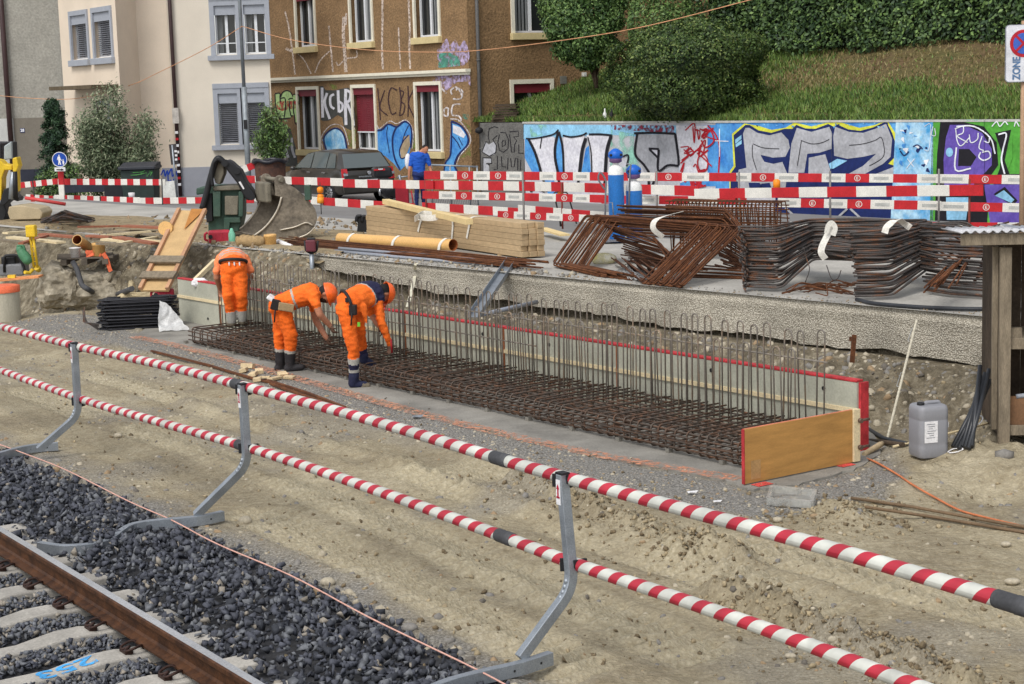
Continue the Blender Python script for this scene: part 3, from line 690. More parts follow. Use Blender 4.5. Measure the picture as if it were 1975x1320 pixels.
# ================================================================== formwork and reinforcement
FORM=S('formwork_ply',(170,169,153),rough=.8,var=.14,vs=1.8,bump=.15,bs=50,fine=.08,rv=.04)
REDP=S('formwork_red',(180,54,58),rough=.7,var=.28,vs=8)
BATT=S('raw_batten',(214,196,158),rough=.8,var=.08,vs=6)
PLYE=S('ply_edge',(196,160,112),rough=.8)
upz=V((0,0,1));RF=Matrix((FD,FN,upz)).transposed()
cuts=[0,3.35,5.35,7.4,10.4,12.3,FL]
fw_words=['nearest, meeting the end board','second from the near end','third from the near end of the row','fourth from the near end, behind the right worker','fifth from the near end, between two bent workers','farthest one, left of the worker in the rear']
for i in range(len(cuts)-1):
    a=cuts[i]+.012;b=cuts[i+1]-.012;c=FA+FD*((a+b)/2)-FN*.06
    e=thing('formwork_panel','grey plywood formwork panel with red frame, '+fw_words[i],'formwork panel',c,'formwork panels behind the reinforcement')
    m=MB();m.box(c+upz*.335+FN*.018,(b-a,.024,.642),RF);m.build('plywood_sheet',FORM,e)
    for (z,h)in ((.670,.022),(.012,.02)):
        m=MB();m.box(c+upz*z-FN*(.012 if z>.5 else .055),(b-a,.09 if z>.5 else .10,h),RF);m.build('frame_rail',REDP,e,bevel=.004)
    for x in (a+.02,b-.02):
        m=MB();m.box(FA+FD*(x+(-.026 if x<.1 else 0))-FN*.112+upz*.335,(.035,.11,.64),RF);m.build('frame_stile',REDP,e,bevel=.004)
    for k in range(int((b-a)/.75)):
        x=a+.4+k*.75
        for z in (.13,.56):
            if (k+i)%2==0 or z<.2:
                m=MB();p=FA+FD*x-FN*.032+upz*z;m.cyl(p,p+FN*.012,.02,n=10);m.build('tie_hole',BLK,e)
    # chamfer batten at half height
    m=MB();p0=FA+FD*a-FN*.024+upz*.40;p1=FA+FD*b-FN*.024+upz*.40;m.beam(p0,p1,.03,.04);m.build('chamfer_batten',BATT,e)
for k,x in enumerate(cuts[1:-1]):
    m=MB();p=FA+FD*x-FN*.05;m.beam(p+upz*.04+FN*.022,p+upz*.66+FN*.022,.02,.022,up=FN);m.build('joint_strip',S('rust_wood',(140,86,56),rough=.8,var=.2),origin=p,label='narrow brown joint strip between formwork panels, '+['nearest to the end board','second along from the end board','third along, left of the steel channel','fourth along, behind the right worker','fifth along, near the rear worker'][k],cat='joint strip')
# ------------------------------------------------------------------ rebar cage
REB=M('rebar_brown',lin((88,78,70)),rough=.65,metal=.35,col2=lin((112,78,56)),vs=7,thr=(.45,.7),fine=.2,fs=90,rv=.22)
REBG=M('rebar_grey',lin((122,115,106)),rough=.6,metal=.15,col2=lin((150,128,106)),vs=5,thr=(.5,.7),fine=.15,fs=90,rv=.15)
CR_=PZ(1430,904,.03);CL_=PZ(366,664,.03);CR_.z=CL_.z=0
def tof(p):return (p-FA).dot(FD),(p-FA).dot(FN)
tR,sR=tof(CR_);tL,sL=tof(CL_)
def cg(t,f,z):w=sR+(sL-sR)*(t-tR)/(tL-tR);return FA+FD*t+FN*(.10+(w-.10)*f)+upz*z
zb,zt=.05,.255
cage=thing('rebar_cage','long flat rebar cage with two rows of upright hairpin bars','rebar cage',cg((tR+tL)/2,.5,.02))
rr=random.Random(3);wcage=(sR+sL)/2-.10
def cage_part(name,pts,r,mat,n=6,closed=False):
    m=MB();m.tube(pts,r,n,closed=closed);c=V(pts[0]);return m.build(name,mat,cage,origin=c)
ns=84;x_=tR+.06
for k in range(ns):
    t=tR+.05+(tL-tR-.1)*k/(ns-1)+rr.uniform(-.02,.02);sk=rr.uniform(-.035,.035);dz=rr.uniform(-.012,.018)
    P=rnd_path([cg(t,.0,zt+dz),cg(t+sk,1,zt+dz),cg(t+sk*1.2+rr.uniform(-.02,.02),1.0,zb),cg(t+rr.uniform(-.02,.02),0,zb)],.05,4)
    cage_part('stirrup',P,.0085,REB,6)
for lay,(z,nb)in enumerate(((zt-.018,9),(zb+.018,9),(.18,0))):
    for k in range(nb):
        f=.03+.94*k/(nb-1);P=[cg(tR-.04+rr.uniform(-.08,.04),f,z+rr.uniform(-.008,.008))]+[cg(tR+(tL-tR)*q/8,f+rr.uniform(-.012,.012),z+rr.uniform(-.008,.008))for q in range(1,8)]+[cg(tL+rr.uniform(-.05,.12),f,z)]
        cage_part('lengthwise_bar',P,.009,REB,6)
for z in (.10,.155,.205):
    P=[cg(tR+(tL-tR)*q/14,1.012,z+rr.uniform(-.012,.012))for q in range(15)];cage_part('lengthwise_bar',P,.009,REB,6)
# hairpins: two rows
for row,(f,ztop,off)in enumerate(((.30,.97,.05),(.03,1.12,.0))):
    n_=56
    for k in range(n_):
        t=tR+.12+(tL+.45-tR-.2)*k/(n_-1)+rr.uniform(-.035,.035);w=.085+rr.uniform(-.006,.006);hz_=ztop+rr.uniform(-.02,.02);le=rr.uniform(-.03,.03)
        top=arc(cg(t+le,f,hz_-w*.5),w*.5,PI,0,7,FD*-1,upz)
        P=[cg(t+w*.5,f,.06)]+top+[cg(t-w*.5,f,.06)]
        m=MB();m.tube(P,.0078,6);m.build('hairpin_bar',REBG,cage,origin=cg(t,f,.06))
for f,z in ((.30,.90),(.30,.62)):
    m=MB();P=[cg(tR-.25 if z>.8 else tR+4,f-.03,z)]+[cg(tR+(tL-tR)*q/12,f-.03,z+rr.uniform(-.01,.01))for q in range(1 if z>.8 else 6,13)];m.tube(P,.008,6);m.build('tie_bar',REBG,cage)
# spacer blocks under the front edge
for k in range(16):
    t=tR+.25+k*.72;m=MB();m.box(cg(t,.99,.042),(.05,.05,.045),RF);m.build('spacer_block',S('spacer',(120,116,108),rough=.9),cage)
# ------------------------------------------------------------------ plywood end board
BO=[PZ(1435,934,.035),PZ(1655,889,.035)]
BD=(BO[1]-BO[0]).normalized();BN=V((-BD.y,BD.x,0));BN=BN if BN.y<0 else -BN;bl_=(BO[1]-BO[0]).length;hb=.47
BOARD=S('yellow_board',(180,134,74),rough=.6,var=.18,vs=2.2,bump=.06,bs=40,fine=.06,stretch=(1,1,6))
e=thing('end_board','ochre plywood stop-end board closing the near end of the cage','board',BO[0].lerp(BO[1],.5))
RBm=Matrix((BD,BN,upz)).transposed()
m=MB();m.box(BO[0].lerp(BO[1],.47)+upz*(hb/2),(bl_*.94,.027,hb),RBm);m.build('panel',BOARD,e,bevel=.003)
m=MB();m.box(BO[0]+upz*(hb/2)-BD*.006,(.008,.032,hb),RBm);m.build('red_edge',REDP,e)
m=MB();m.box(BO[0].lerp(BO[1],.97)+upz*(hb/2+.002),(bl_*.06,.06,hb),RBm);m.build('end_batten',BATT,e,bevel=.004)
m=MB();m.box(BO[0].lerp(BO[1],.09)+upz*.11+BN*.0145,(.11,.002,.16),RBm);m.build('faded_patch',S('faded_ply',(176,140,92),rough=.8),e)
m=MB();m.box(BO[0].lerp(BO[1],.47)+upz*(hb+.002),(bl_*.94,.022,.003),RBm);m.build('top_edge',S('board_edge_pink',(214,130,100),rough=.8),e)
for i,(f,z)in enumerate(((.99,.37),(.99,.13))):
    c=BO[0].lerp(BO[1],f)+upz*z;m=MB();m.cyl(c+BN*.04,c+BN*.04+BD*.11,.013,n=8);m.cyl(c+BN*.03,c+BN*.06,.022,n=10);m.build('clamp_bolt',S('clamp_steel',(116,96,84),rough=.6,metal=.5),e)
for px in ((1470,934),(1630,897)):
    c=PZ(*px,.031);m=MB();m.box(c,(.16,.10,.004),RBm);m.build('red_paint_mark',S('pink_red_paint',(214,84,76),rough=.8,alpha=(30,.3,.5)),kind='structure')
c0=PG(1666,877,.05);c1=PG(1702,855,.06);m=MB();m.tube([c0,c0.lerp(c1,.2),c0.lerp(c1,.85),c1],[.022,.026,.028,.02],10);m.build('round_stick',S('handle_wood',(176,156,124),rough=.7),origin=c0,label='short round wooden tool handle lying beside the end board',cat='stick')
# ================================================================== things lying on the old slab
RUST=M('rust',lin((112,70,42)),rough=.85,metal=.1,col2=lin((72,44,30)),vs=6,thr=(.35,.65),fine=.25,fs=60,rv=.25)
DARKBAR=M('dark_bar',lin((80,75,72)),rough=.6,metal=.25,col2=lin((116,76,50)),vs=4,thr=(.50,.68),fine=.2,fs=60,rv=.25)
WOOD=M('pine',lin((178,153,118)),rough=.75,var=.12,vs=3,bump=.1,bs=30,rv=.12,fine=.10,stretch=(3,3,9))
WOODN=M('pine_fresh',lin((222,196,142)),rough=.7,var=.08,vs=3,fine=.06)
STRAP=S('white_strap',(222,218,208),rough=.8,var=.08,vs=10)
PVC=S('tan_pvc',(218,172,106),rough=.45,var=.06,vs=2,spec=.4)
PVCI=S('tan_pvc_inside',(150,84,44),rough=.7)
GREYC=S('grey_conduit',(142,146,154),rough=.5,var=.08,spec=.4)
def ribbon(P,w,side=V((1,0,0)),th=.004):
    """flat strap swept along P"""
    m=MB();P=catmull(P,5);k=len(P);q=[]
    for j in range(k):
        T=(P[min(j+1,k-1)]-P[max(j-1,0)]).normalized();x=(side-T*side.dot(T)).normalized();y=T.cross(x)
        for a,b in ((-1,-1),(1,-1),(1,1),(-1,1)):q.append(P[j]+x*(w*.5*a)+y*(th*.5*b))
    m.add(q,[(3,2,1,0),tuple(4*(k-1)+a for a in range(4))]+[(4*j+a,4*j+(a+1)%4,4*j+4+(a+1)%4,4*j+4+a)for j in range(k-1)for a in range(4)]);return m
# ---- timber stack
ta=PS(1006,500);tb=PS(706,455);td=(tb-ta).normalized();td.z=0;tn=V((td.y,-td.x,0));tn=tn if tn.y>0 else -tn
ta.z=tb.z=ZS;bw,bh=.115,.082
rows_w=['bottom layer','second layer','third layer','fourth layer','fifth layer','top layer'];col_w=['front row','middle row','rear row'];rr=random.Random(8)
tl=(tb-ta).length
for r in range(6):
    for c in range(3):
        j=rr.uniform(-.03,.03);a=ta+tn*(bw*(c+.5)+.004*c)+upz*(bh*(r+.5)+.02);a=a-td*(.02*c)+td*j;b=a+td*(tl-.05+rr.uniform(-.03,.05))
        m=MB();m.beam(a,b,bw-.004,bh-.003);m.build('timber_beam',WOOD,origin=a,bevel=.004,label='squared timber beam in the stack on the slab, %s, %s' %(rows_w[r],col_w[c]),cat='timber',group='beams of the timber stack')
for f in (.12,.85):
    a=ta+td*(tl*f);m=MB();m.beam(a+upz*.01-tn*.02,a+tn*.4+upz*.01,.08,.018);m.build('bearer_lath',WOOD,origin=a,label='thin wooden lath under the timber stack, '+('right end' if f<.5 else 'left end'),cat='lath')
zt_=ZS+6*bh+.02
a=PZ(744,389,zt_+.08);b=PZ(905,428,zt_+.05);m=MB();m.beam(a,b,.12,.085);m.build('fresh_beam',WOODN,origin=a,bevel=.004,label='pale fresh beam lying askew across the timber stack',cat='timber')
a=PS(1046,455);b=PS(1090,466);m=MB();m.beam(a+upz*.12,b+upz*.10,.16,.03);m.build('fresh_board',WOODN,origin=a,label='short pale board between timber stack and rusty bars',cat='board')
for i,(px,w_)in enumerate([([(806,447),(812,425),(820,421),(830,420)],'left of three, hanging down the front of the timber stack'),([(871,462),(873,440),(876,427),(884,425)],'middle of three, hanging down the timber stack'),([(900,460),(904,440),(910,429),(918,426)],'right of three, hanging down the timber stack')]):
    # hanging in front of the stack face
    FPt=Plane(ta-tn*.012,tb-tn*.012);P=[FPt.hit(*q)for q in px[:2]];top=FPt.hit(*px[2]);top.z=zt_+.006;P+=[top,top+tn*.25]
    ribbon(P,.05,td).build('lashing_strap',STRAP,origin=P[-1],label='white lashing strap, '+w_,cat='strap')
m=ribbon([PZ(800,423,zt_+.02),PZ(815,413,zt_+.05),PZ(832,414,zt_+.05),PZ(845,418,zt_+.03),PZ(828,421,zt_+.01),PZ(806,419,zt_+.02)],.09,V((0,0,1)));m.build('rag',STRAP,origin=PZ(820,420,zt_),label='crumpled white strap end on top of the timber stack',cat='strap')
# ---- tan pvc pipe
a=PZ(874,473,1.13);b=PZ(656,460,1.10);r=.088;d=(b-a).normalized();e=thing('plastic_pipe','long tan plastic drain pipe in front of the timber stack','pipe',a)
m=MB();m.tube([a,a+d*.01,b],[r,r,r],24,caps=False);m.build('pipe_wall',PVC,e)
m=MB();m.tube([a,b],r-.008,24,caps=False);m.lathe([(r-.008,0),(r,0)],a-d*.001,-d,24);m.build('inner_wall',PVCI,e)
for i,(f,w_)in enumerate([(.05,'round the open right end of the tan pipe'),(.45,'round the middle of the tan pipe'),(.86,'round the left end of the tan pipe')]):
    c=a.lerp(b,f);x=V((d.y,-d.x,0));x=x if x.y<0 else -x
    P=[c+x*(r+.012)+V((0,0,-.14))+d*.1,c+x*(r+.006)+d*.06,c+x*r*.7+upz*(r*.76)+d*.02,c+upz*(r+.008),c-x*r*.8+upz*r*.7]
    ribbon(P,.055,d).build('lashing_strap',STRAP,origin=c,label='white lashing strap '+w_,cat='strap')
# ---- straight rusty bars
e=thing('straight_bar_bundle','bundle of straight rusty bars under the tan pipe','rebar bundle',PS(800,500))
rr=random.Random(4)
A0=PS(575,470,.05);A1=PS(1042,517,.03);dd=(A1-A0).normalized();nn=V((-dd.y,dd.x,0))
for k in range(26):
    o=nn*rr.uniform(-.16,.16)+upz*(rr.uniform(0,.09));j=rr.uniform(-.35,.15)
    m=MB();P=[A0+o+dd*rr.uniform(-.5,.2),A0.lerp(A1,.5)+o*1.05+upz*rr.uniform(-.015,.01),A1+o+dd*(j-.05)];m.tube(P,.010,6);m.build('bar',RUST,e)
# ---- grey conduits at the slab edge
e=thing('conduit_bundle','bundle of grey plastic conduits along the slab edge','conduit bundle',PS(800,500))
A0=PS(652,484,.02);A1=PS(975,512,.02);dd=(A1-A0).normalized();nn=V((-dd.y,dd.x,0));nn=nn if nn.y<0 else -nn
for k in range(9):
    o=nn*(.05*(k %5)-.10)+upz*(.045*(k//5)+.004);m=MB();m.tube([A0+o+dd*(.05*(k %3)),A0.lerp(A1,.4)+o+nn*rr.uniform(-.01,.02),A1+o-dd*rr.uniform(0,.25)],.022,10);m.build('conduit',GREYC,e)
m=ribbon([PS(806,508,.03),PS(804,512,.0)+EN.to_3d()*.03,PZ(800,532,.80),PZ(794,560,.74),PZ(786,592,.70)],.045,ED.to_3d());m.build('hanging_strap',S('old_strap',(206,200,178),rough=.9),origin=PZ(800,532,.8),label='long pale strap hanging over the slab face to the formwork',cat='strap')
# ---- galvanised channel bridging slab edge and formwork
a=PZ(987,505,1.03);b=PZ(915,612,.70);e=thing('steel_channel','galvanised steel channel leaning from slab edge to formwork','steel channel',b)
d=(a-b).normalized();x=d.cross(upz).normalized();u=x.cross(d); 
for nm,o,(w,h)in (('web',-u*.0,(.14,.008)),('flange',x*.07+u*.03,(.008,.068)),('flange',-x*.07+u*.03,(.008,.068))):
    m=MB();m.beam(b+o,a+o,w,h,up=u);m.build(nm,GALV,e,bevel=.002)
a=PZ(1035,583,.66);b=PZ(930,607,.70);m=MB();m.tube([a,b],.028,12);m.build('grey_pipe_offcut',GREYC,origin=b,label='short grey pipe lying behind the formwork by the channel',cat='pipe')
# ---- bent bar bundles
def key(k):
    px,py,z=k;return PZ(px,py,z)
def bundle(label,keys,n,shift,r,mats,jit=.012,round_=.06,seed=1,group='bundles of bent rebar',dtop=0):
    P0=[key(k)for k in keys];c=sum(P0,V((0,0,0)))/len(P0);c.z=ZS;e=thing('bent_bar_bundle',label,'rebar bundle',c,group);r_=random.Random(seed)
    for i in range(n):
        o=shift(i,r_);P=[p+o+V((r_.gauss(0,jit),r_.gauss(0,jit),r_.gauss(0,jit*.6)))for p in P0]
        for p,k0 in zip(P,keys):p.z=max(p.z-(dtop*i if k0[2]>1.1 else 0),ZS+r*1.2)
        m=MB();m.tube(rnd_path(P,round_,4),r,6);m.build('bent_bar',mats,e,origin=P[0])
    return e
dirT=(PZ(1345,437,1.6)-PZ(1128,417,1.58));dirT.z=0;dirT.normalize();perT=V((-dirT.y,dirT.x,0))
K1=[(1150,527,ZS+.05),(1066,508,ZS+.06),(1130,417,1.58),(1348,434,1.60),(1240,545,ZS+.03),(1185,500,ZS+.10)]
bundle('rusty bent bars at front centre of the slab, legs splayed towards the pit',K1,34,lambda i,r:dirT*(.022*i)+upz*(-.015*(i %8)+.02)+perT*(.004*i),.0105,RUST,.012,.07,2)
K2=[(1190,402,1.62),(1395,408,1.66),(1480,520,ZS+.04),(1400,500,ZS+.05)]
bundle('rusty bent bars behind the front bundle, sloping down to the right',K2,34,lambda i,r:upz*(-.013*i+.05)+perT*(.03*(i %5))+dirT*(.02*(i %3)),.0105,RUST,.02,.08,3)
K3=[(1395,470,1.35),(1500,535,ZS+.03),(1330,528,ZS+.04)]
bundle('low rusty bent bars between the front rusty and the dark bundle',K3,20,lambda i,r:upz*(-.02*i+.1)-perT*(.03*(i %4)),.0105,RUST,.02,.05,5)
K3b=[(1160,440,1.45),(1260,470,1.3),(1300,515,1.05),(1200,498,1.03)]
bundle('rusty bars lying in the hollow under the front rusty bundle',K3b,26,lambda i,r:upz*(-.022*i+.08)+perT*(.02*i)+dirT*(.02*(i %4)),.0105,RUST,.03,.05,6)
K4=[(1440,560,ZS+.03),(1436,553,ZS+.05),(1506,556,ZS+.05),(1570,500,1.27),(1660,500,1.27),(1812,505,1.27),(1722,570,ZS+.05),(1652,572,ZS+.05)]
bundle('tall dark bundle of bent bars on the right, under two white slings',K4,40,lambda i,r:upz*(.0175*i)+V((r.uniform(-.03,.03),r.uniform(-.02,.05),0))+V((.0,.008*i,0)),.0125,DARKBAR,.014,.09,7,dtop=.006)
K5=[(1640,478,1.45),(1560,470,1.45),(1500,450,1.5),(1700,446,1.62),(1850,436,1.62),(1905,470,1.4)]
bundle('dark bars along the top rear of the tall dark bundle',K5,24,lambda i,r:upz*(.006*i-.12)+V((.01*(i%12),.03*(i%12),0)),.0125,DARKBAR,.02,.09,8)
K6=[(1790,560,ZS+.05),(1830,566,ZS+.04),(1935,574,ZS+.04),(1990,560,ZS+.1)]
bundle('brown and dark bars stacked beside the hut post',K6,34,lambda i,r:upz*(.021*i)+V((r.uniform(-.05,.05),.02*i,0)),.0125,DARKBAR,.02,.06,9)
K7=[(1790,560,ZS+.25),(1840,500,1.3),(1800,480,1.4),(1905,500,1.35),(1880,545,1.05)]
bundle('tangled rusty bars between the dark bundle and the hut',K7,12,lambda i,r:upz*(.01*i)+V((.02*i,.05*(i %3),0)),.0105,RUST,.05,.05,10)
# rusty basket in the rear
e=thing('rebar_basket','rusty rebar basket standing behind the rusty bent bars','rebar basket',PS(1400,450))
A0=PZ(1290,388,1.75);A1=PZ(1500,392,1.72);dd=A1-A0;L_=dd.length;dd.normalize();nn=V((-dd.y,dd.x,0));nn=nn if nn.y>0 else -nn;rr=random.Random(6)
for k in range(30):
    p=A0+dd*(L_*k/29);P=rnd_path([p-upz*.72+dd*rr.uniform(-.05,.05),p-upz*.03,p+nn*.10,p+nn*.40,p+nn*.45-upz*.65+dd*rr.uniform(-.08,.08)],.06,3);m=MB();m.tube(P,.009,5);m.build('stirrup',RUST,e)
for k in range(14):
    o=upz*(-.06*(k %7))+nn*(.42*(k//7));m=MB();m.tube([A0+o-dd*.05,A0.lerp(A1,.5)+o+upz*rr.uniform(-.02,.02),A1+o+dd*.05],.009,5);m.build('lengthwise_bar',RUST,e)
# slings
for i,(px,z,w_)in enumerate([([(1604,432),(1600,445),(1593,460),(1586,475),(1584,488),(1592,500)],1.5,'looped white sling round the tall dark bundle, left one'),([(1706,450),(1712,436),(1732,424),(1742,430),(1756,440)],1.75,'white sling on the tall dark bundle, right one'),([(1318,408),(1280,418),(1262,428),(1261,443),(1279,458)],1.62,'white sling lashed over the front rusty bent bars')]):
    dpt={0:18.55,1:18.6,2:21.3}[i]
    P=[PD(a,b,dpt+(.25 if j>len(px)-3 and i==1 else 0))for j,(a,b)in enumerate(px)];ribbon(P,.075,V((.85,-.5,.25))).build('lifting_sling',STRAP,origin=P[0],label=w_,cat='sling')
P=[PD(a,b,18.5)for a,b in [(1607,455),(1611,440),(1604,430),(1597,436),(1594,450)]];ribbon(P,.05,V((1,0,.2))).build('lifting_sling',STRAP,origin=P[0],label='small loop of white sling hanging on the tall dark bundle',cat='sling')
# loose wires
e=thing('wire_tangle','tangle of thin rusty rods in front of the dark bundle','wire',PS(1580,565));rr=random.Random(12)
for k in range(16):
    a=PS(rr.uniform(1505,1600),rr.uniform(553,570),.02);b=PS(rr.uniform(1590,1665),rr.uniform(550,572),.03);m=MB();m.tube(rnd_path([a,a.lerp(b,.3)+upz*rr.uniform(.02,.12),b,b+V((-.12,.1,.03))],.05,3),.007,5);m.build('rod',RUST,e)
e=thing('spacer_basket','small bright steel wire spacers lying before the rusty bars','wire spacer',PS(1210,525))
SILV=M('bright_wire',lin((176,176,174)),rough=.4,metal=.6)
for k in range(18):
    a=PS(rr.uniform(1165,1215),rr.uniform(505,530),.01);b=PS(rr.uniform(1205,1255),rr.uniform(515,541),.03);m=MB();m.tube([a,a.lerp(b,.5)+upz*.04,b],.005,5);m.build('wire',SILV,e)
m=MB();m.tube(catmull([PS(1652,578,.02),PS(1690,586,.025),PS(1780,593,.025),PS(1860,596,.03),PS(1960,597,.03),PS(2050,600,.03)],5),.022,8);m.build('black_hose',S('hose_black',(52,54,58),rough=.5),origin=PS(1700,588),label='dark grey hose lying along the slab edge at right',cat='hose')
m=MB();m.tube(catmull([PD(1550,478,19),PD(1556,500,19),PD(1561,520,18.9),PD(1553,545,18.9)],5),.006,5);m.tube(catmull([PD(1594,512,18.9),PD(1604,538,18.8),PD(1616,537,18.8),PD(1622,522,18.9)],5),.006,5);m.build('tie_wire',DARKBAR,origin=PD(1555,545,18.9),label='thin tie wires dangling under the dark bundle',cat='wire')
# work shoe-like yellow sack under the bars
m=MB();c=PS(1165,500,.06);m.ell(c,(.18,.12,.09),12);o=m.build('cement_bag',S('yellow_white_bag',(206,196,120),rough=.8,col2=lin((226,222,206)),vs=6),origin=c,label='small yellow and white bag under the rusty bars',cat='bag')
# ---- gas bottles on a trolley
BLUE=S('cylinder_blue',(38,112,186),rough=.35,var=.06,vs=3,spec=.5);WHT=S('cylinder_white',(226,226,222),rough=.4,var=.05);BLUE2=S('cap_blue',(28,96,190),rough=.4,var=.08)
for i,(px,top,dpt,rad,w_)in enumerate([(1190,287,27.0,.122,'tall blue gas bottle with a white shoulder and blue cap'),(1224,318,27.2,.128,'shorter blue gas bottle right of the tall one')]):
    p=PD(px,440,dpt);z0=float(zstreet(p.x,p.y));p.z=z0;zt_b=PD(px,top,dpt).z;H_=zt_b-z0
    e=thing('gas_bottle',w_,'gas bottle',p,'gas bottles on the trolley');hc=H_-.40
    m=MB();m.lathe([(.0,.0),(rad*.9,.0),(rad,.03),(rad,hc)],p,n=24);m.build('body',BLUE,e)
    m=MB();m.lathe([(rad*1.002,hc),(rad*.97,hc+.06),(rad*.8,hc+.115),(rad*.45,hc+.15),(.045,hc+.16),(.045,hc+.20)],p,n=24);m.build('shoulder',WHT,e)
    m=MB();m.lathe([(.06,hc+.18),(rad*.8,hc+.2),(rad*.8,hc+.25)],p,n=18);m.build('collar',S('collar_violet',(112,84,128),rough=.5),e)
    m=MB();m.lathe([(rad*.8,hc+.25),(rad*.95,hc+.28),(rad*.92,hc+.34),(rad*.55,hc+.38),(rad*.3,hc+.40),(.0,hc+.405)],p,n=18);cp_=m.build('valve_guard',BLUE2,e)
    for a in (0,1.6,3.2,4.8):
        m=MB();q=p+V((math.cos(a-.8)*rad*.9,math.sin(a-.8)*rad*.9,hc+.305));m.ell(q,(.028,.028,.022),8);m.build('guard_opening',BLK,cp_)
p=PD(1160,440,26.6);p.z=ZS;e=thing('bottle_trolley','steel trolley with a curved handle holding the gas bottles','trolley',p)
q=lambda x,y:PD(x,y,26.75)
m=MB();m.tube(catmull([q(1166,440),q(1168,372),q(1168,348),q(1158,333),q(1154,345),q(1162,360),q(1167,366)],5),.014,8);m.build('handle',S('trolley_steel',(120,122,128),rough=.5,metal=.4),e)
m=MB();m.tube([q(1212,440),q(1215,330),q(1217,319),q(1209,316)],.014,8);m.build('upright',MATS['trolley_steel'],e)
m=MB();m.tube([q(1168,425),q(1168,391),q(1181,391),q(1184,425)],.010,8);m.build('front_hoop',MATS['trolley_steel'],e)
m=MB();m.box(PD(1205,463,26.9),(.7,.3,.03));m.build('foot_plate',MATS['trolley_steel'],e)
# ---- hand truck
p=PS(1088,437);e=thing('hand_truck','dark steel hand truck standing behind the timber stack','hand truck',p);q=lambda x,y:PD(x,y,p.y)
STEEL=S('dark_steel',(62,58,56),rough=.5,metal=.4)
m=MB();m.tube(rnd_path([q(1085,448),q(1068,371),q(1094,371),q(1112,432)],.06,4),.018,8);m.build('frame',STEEL,e)
m=MB();m.tube([q(1072,381),q(1097,381)],.014,8);m.tube([q(1077,405),q(1082,448)],.014,8);m.build('cross_bar',STEEL,e)
m=MB();m.box(q(1098,450),(.35,.2,.02));m.build('toe_plate',STEEL,e)
for x in (1084,1110):
    m=MB();c=q(x,447)+V((0,.1,.04));m.cyl(c-V((.03,0,0)),c+V((.03,0,0)),.09,n=14);m.build('wheel',BLK,e)
# ================================================================== right side: hut, canister, cables
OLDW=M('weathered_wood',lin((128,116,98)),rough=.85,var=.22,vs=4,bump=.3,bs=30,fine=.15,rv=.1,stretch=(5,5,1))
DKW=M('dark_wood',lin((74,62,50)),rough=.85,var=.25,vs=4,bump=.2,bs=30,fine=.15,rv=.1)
hd=15.35;q=lambda x,y,d=hd:PD(x,y,d)
base=PZ(1935,882);e=thing('tool_shed','weathered wooden tool shed with corrugated roof at right edge','shed',base)
XR=V((1,-.12,0)).normalized();XB=V((.12,1,0)).normalized();RX=Matrix((XR,XB,upz)).transposed()
pw=.10;ptop=q(1930,475);H_=ptop.z
p0=V((base.x,base.y,0))
m=MB();m.box(p0+upz*(H_/2),(pw,.08,H_),RX);m.build('front_post',OLDW,e,bevel=.005)
m=MB();m.box(p0-XR*.075+XB*.08+upz*(H_/2+.12),(.05,.06,H_-.24),RX);m.build('side_post',OLDW,e,bevel=.005)
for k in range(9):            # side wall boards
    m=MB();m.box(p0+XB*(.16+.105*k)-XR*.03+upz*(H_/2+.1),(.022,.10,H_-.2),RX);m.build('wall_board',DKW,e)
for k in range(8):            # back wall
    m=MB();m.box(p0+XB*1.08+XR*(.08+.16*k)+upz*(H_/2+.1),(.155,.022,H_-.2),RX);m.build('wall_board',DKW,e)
sh1=q(1950,660).z;sh2=q(1950,826).z;bx=q(1950,765).z
def shelf(z,d0,th,name,mat,dz=0):mm=MB();mm.box(p0+XR*.62+XB*(d0+.45)+upz*z,(1.3,.95,th),RX);return mm.build(name,mat,e,bevel=.004)
shelf(sh1,.06,.035,'shelf_board',OLDW);shelf(sh2-.0,.06,.035,'shelf_board',OLDW)
m=MB();m.box(p0+XR*.66+XB*.02+upz*sh1,(1.22,.035,.10),RX);m.build('shelf_front',OLDW,e,bevel=.004)
m=MB();m.box(p0+XR*.66+XB*.02+upz*sh2,(1.22,.035,.09),RX);m.build('shelf_front',OLDW,e,bevel=.004)
m=MB();m.box(p0+XR*.66+XB*.10+upz*((bx+sh2)/2+.02),(1.2,.025,bx-sh2-.03),RX);m.build('bin_panel',S('bin_ply',(124,92,66),rough=.8,var=.15),e)
m=MB();m.box(p0+XR*.105+XB*.06+upz*(sh1+.09),(.10,.06,.09),RX);m.build('wood_block',OLDW,e)
fz=q(1880,458).z
m=MB();m.box(p0+XR*.38-XB*.10+upz*(fz-.005),(1.56,.035,.10),RX);m.build('fascia_board',OLDW,e,bevel=.004)
# corrugated sheet
mm=MB();nx=130;x0,x1=-.42,1.3;qv=[]
for k in range(nx+1):
    x=x0+(x1-x0)*k/nx;h=.012*math.sin(2*PI*x/.076)
    for yb in (-.16,1.1):qv.append(p0+XR*x+XB*yb+upz*(fz+.062+h-.055*yb))
mm.add(qv,[(2*k,2*k+2,2*k+3,2*k+1)for k in range(nx)],0,True);o=mm.build('corrugated_roof',S('fibre_cement',(188,188,190),rough=.8,var=.12,vs=5),e);so2=o.modifiers.new('s','SOLIDIFY');so2.thickness=.006
m=MB();c=PD(1965,437,hd+.3);m.beam(PD(1930,433,hd+.1),PD(2010,447,hd+.1),.03,.02);m.build('roof_lath',GREYC,e)
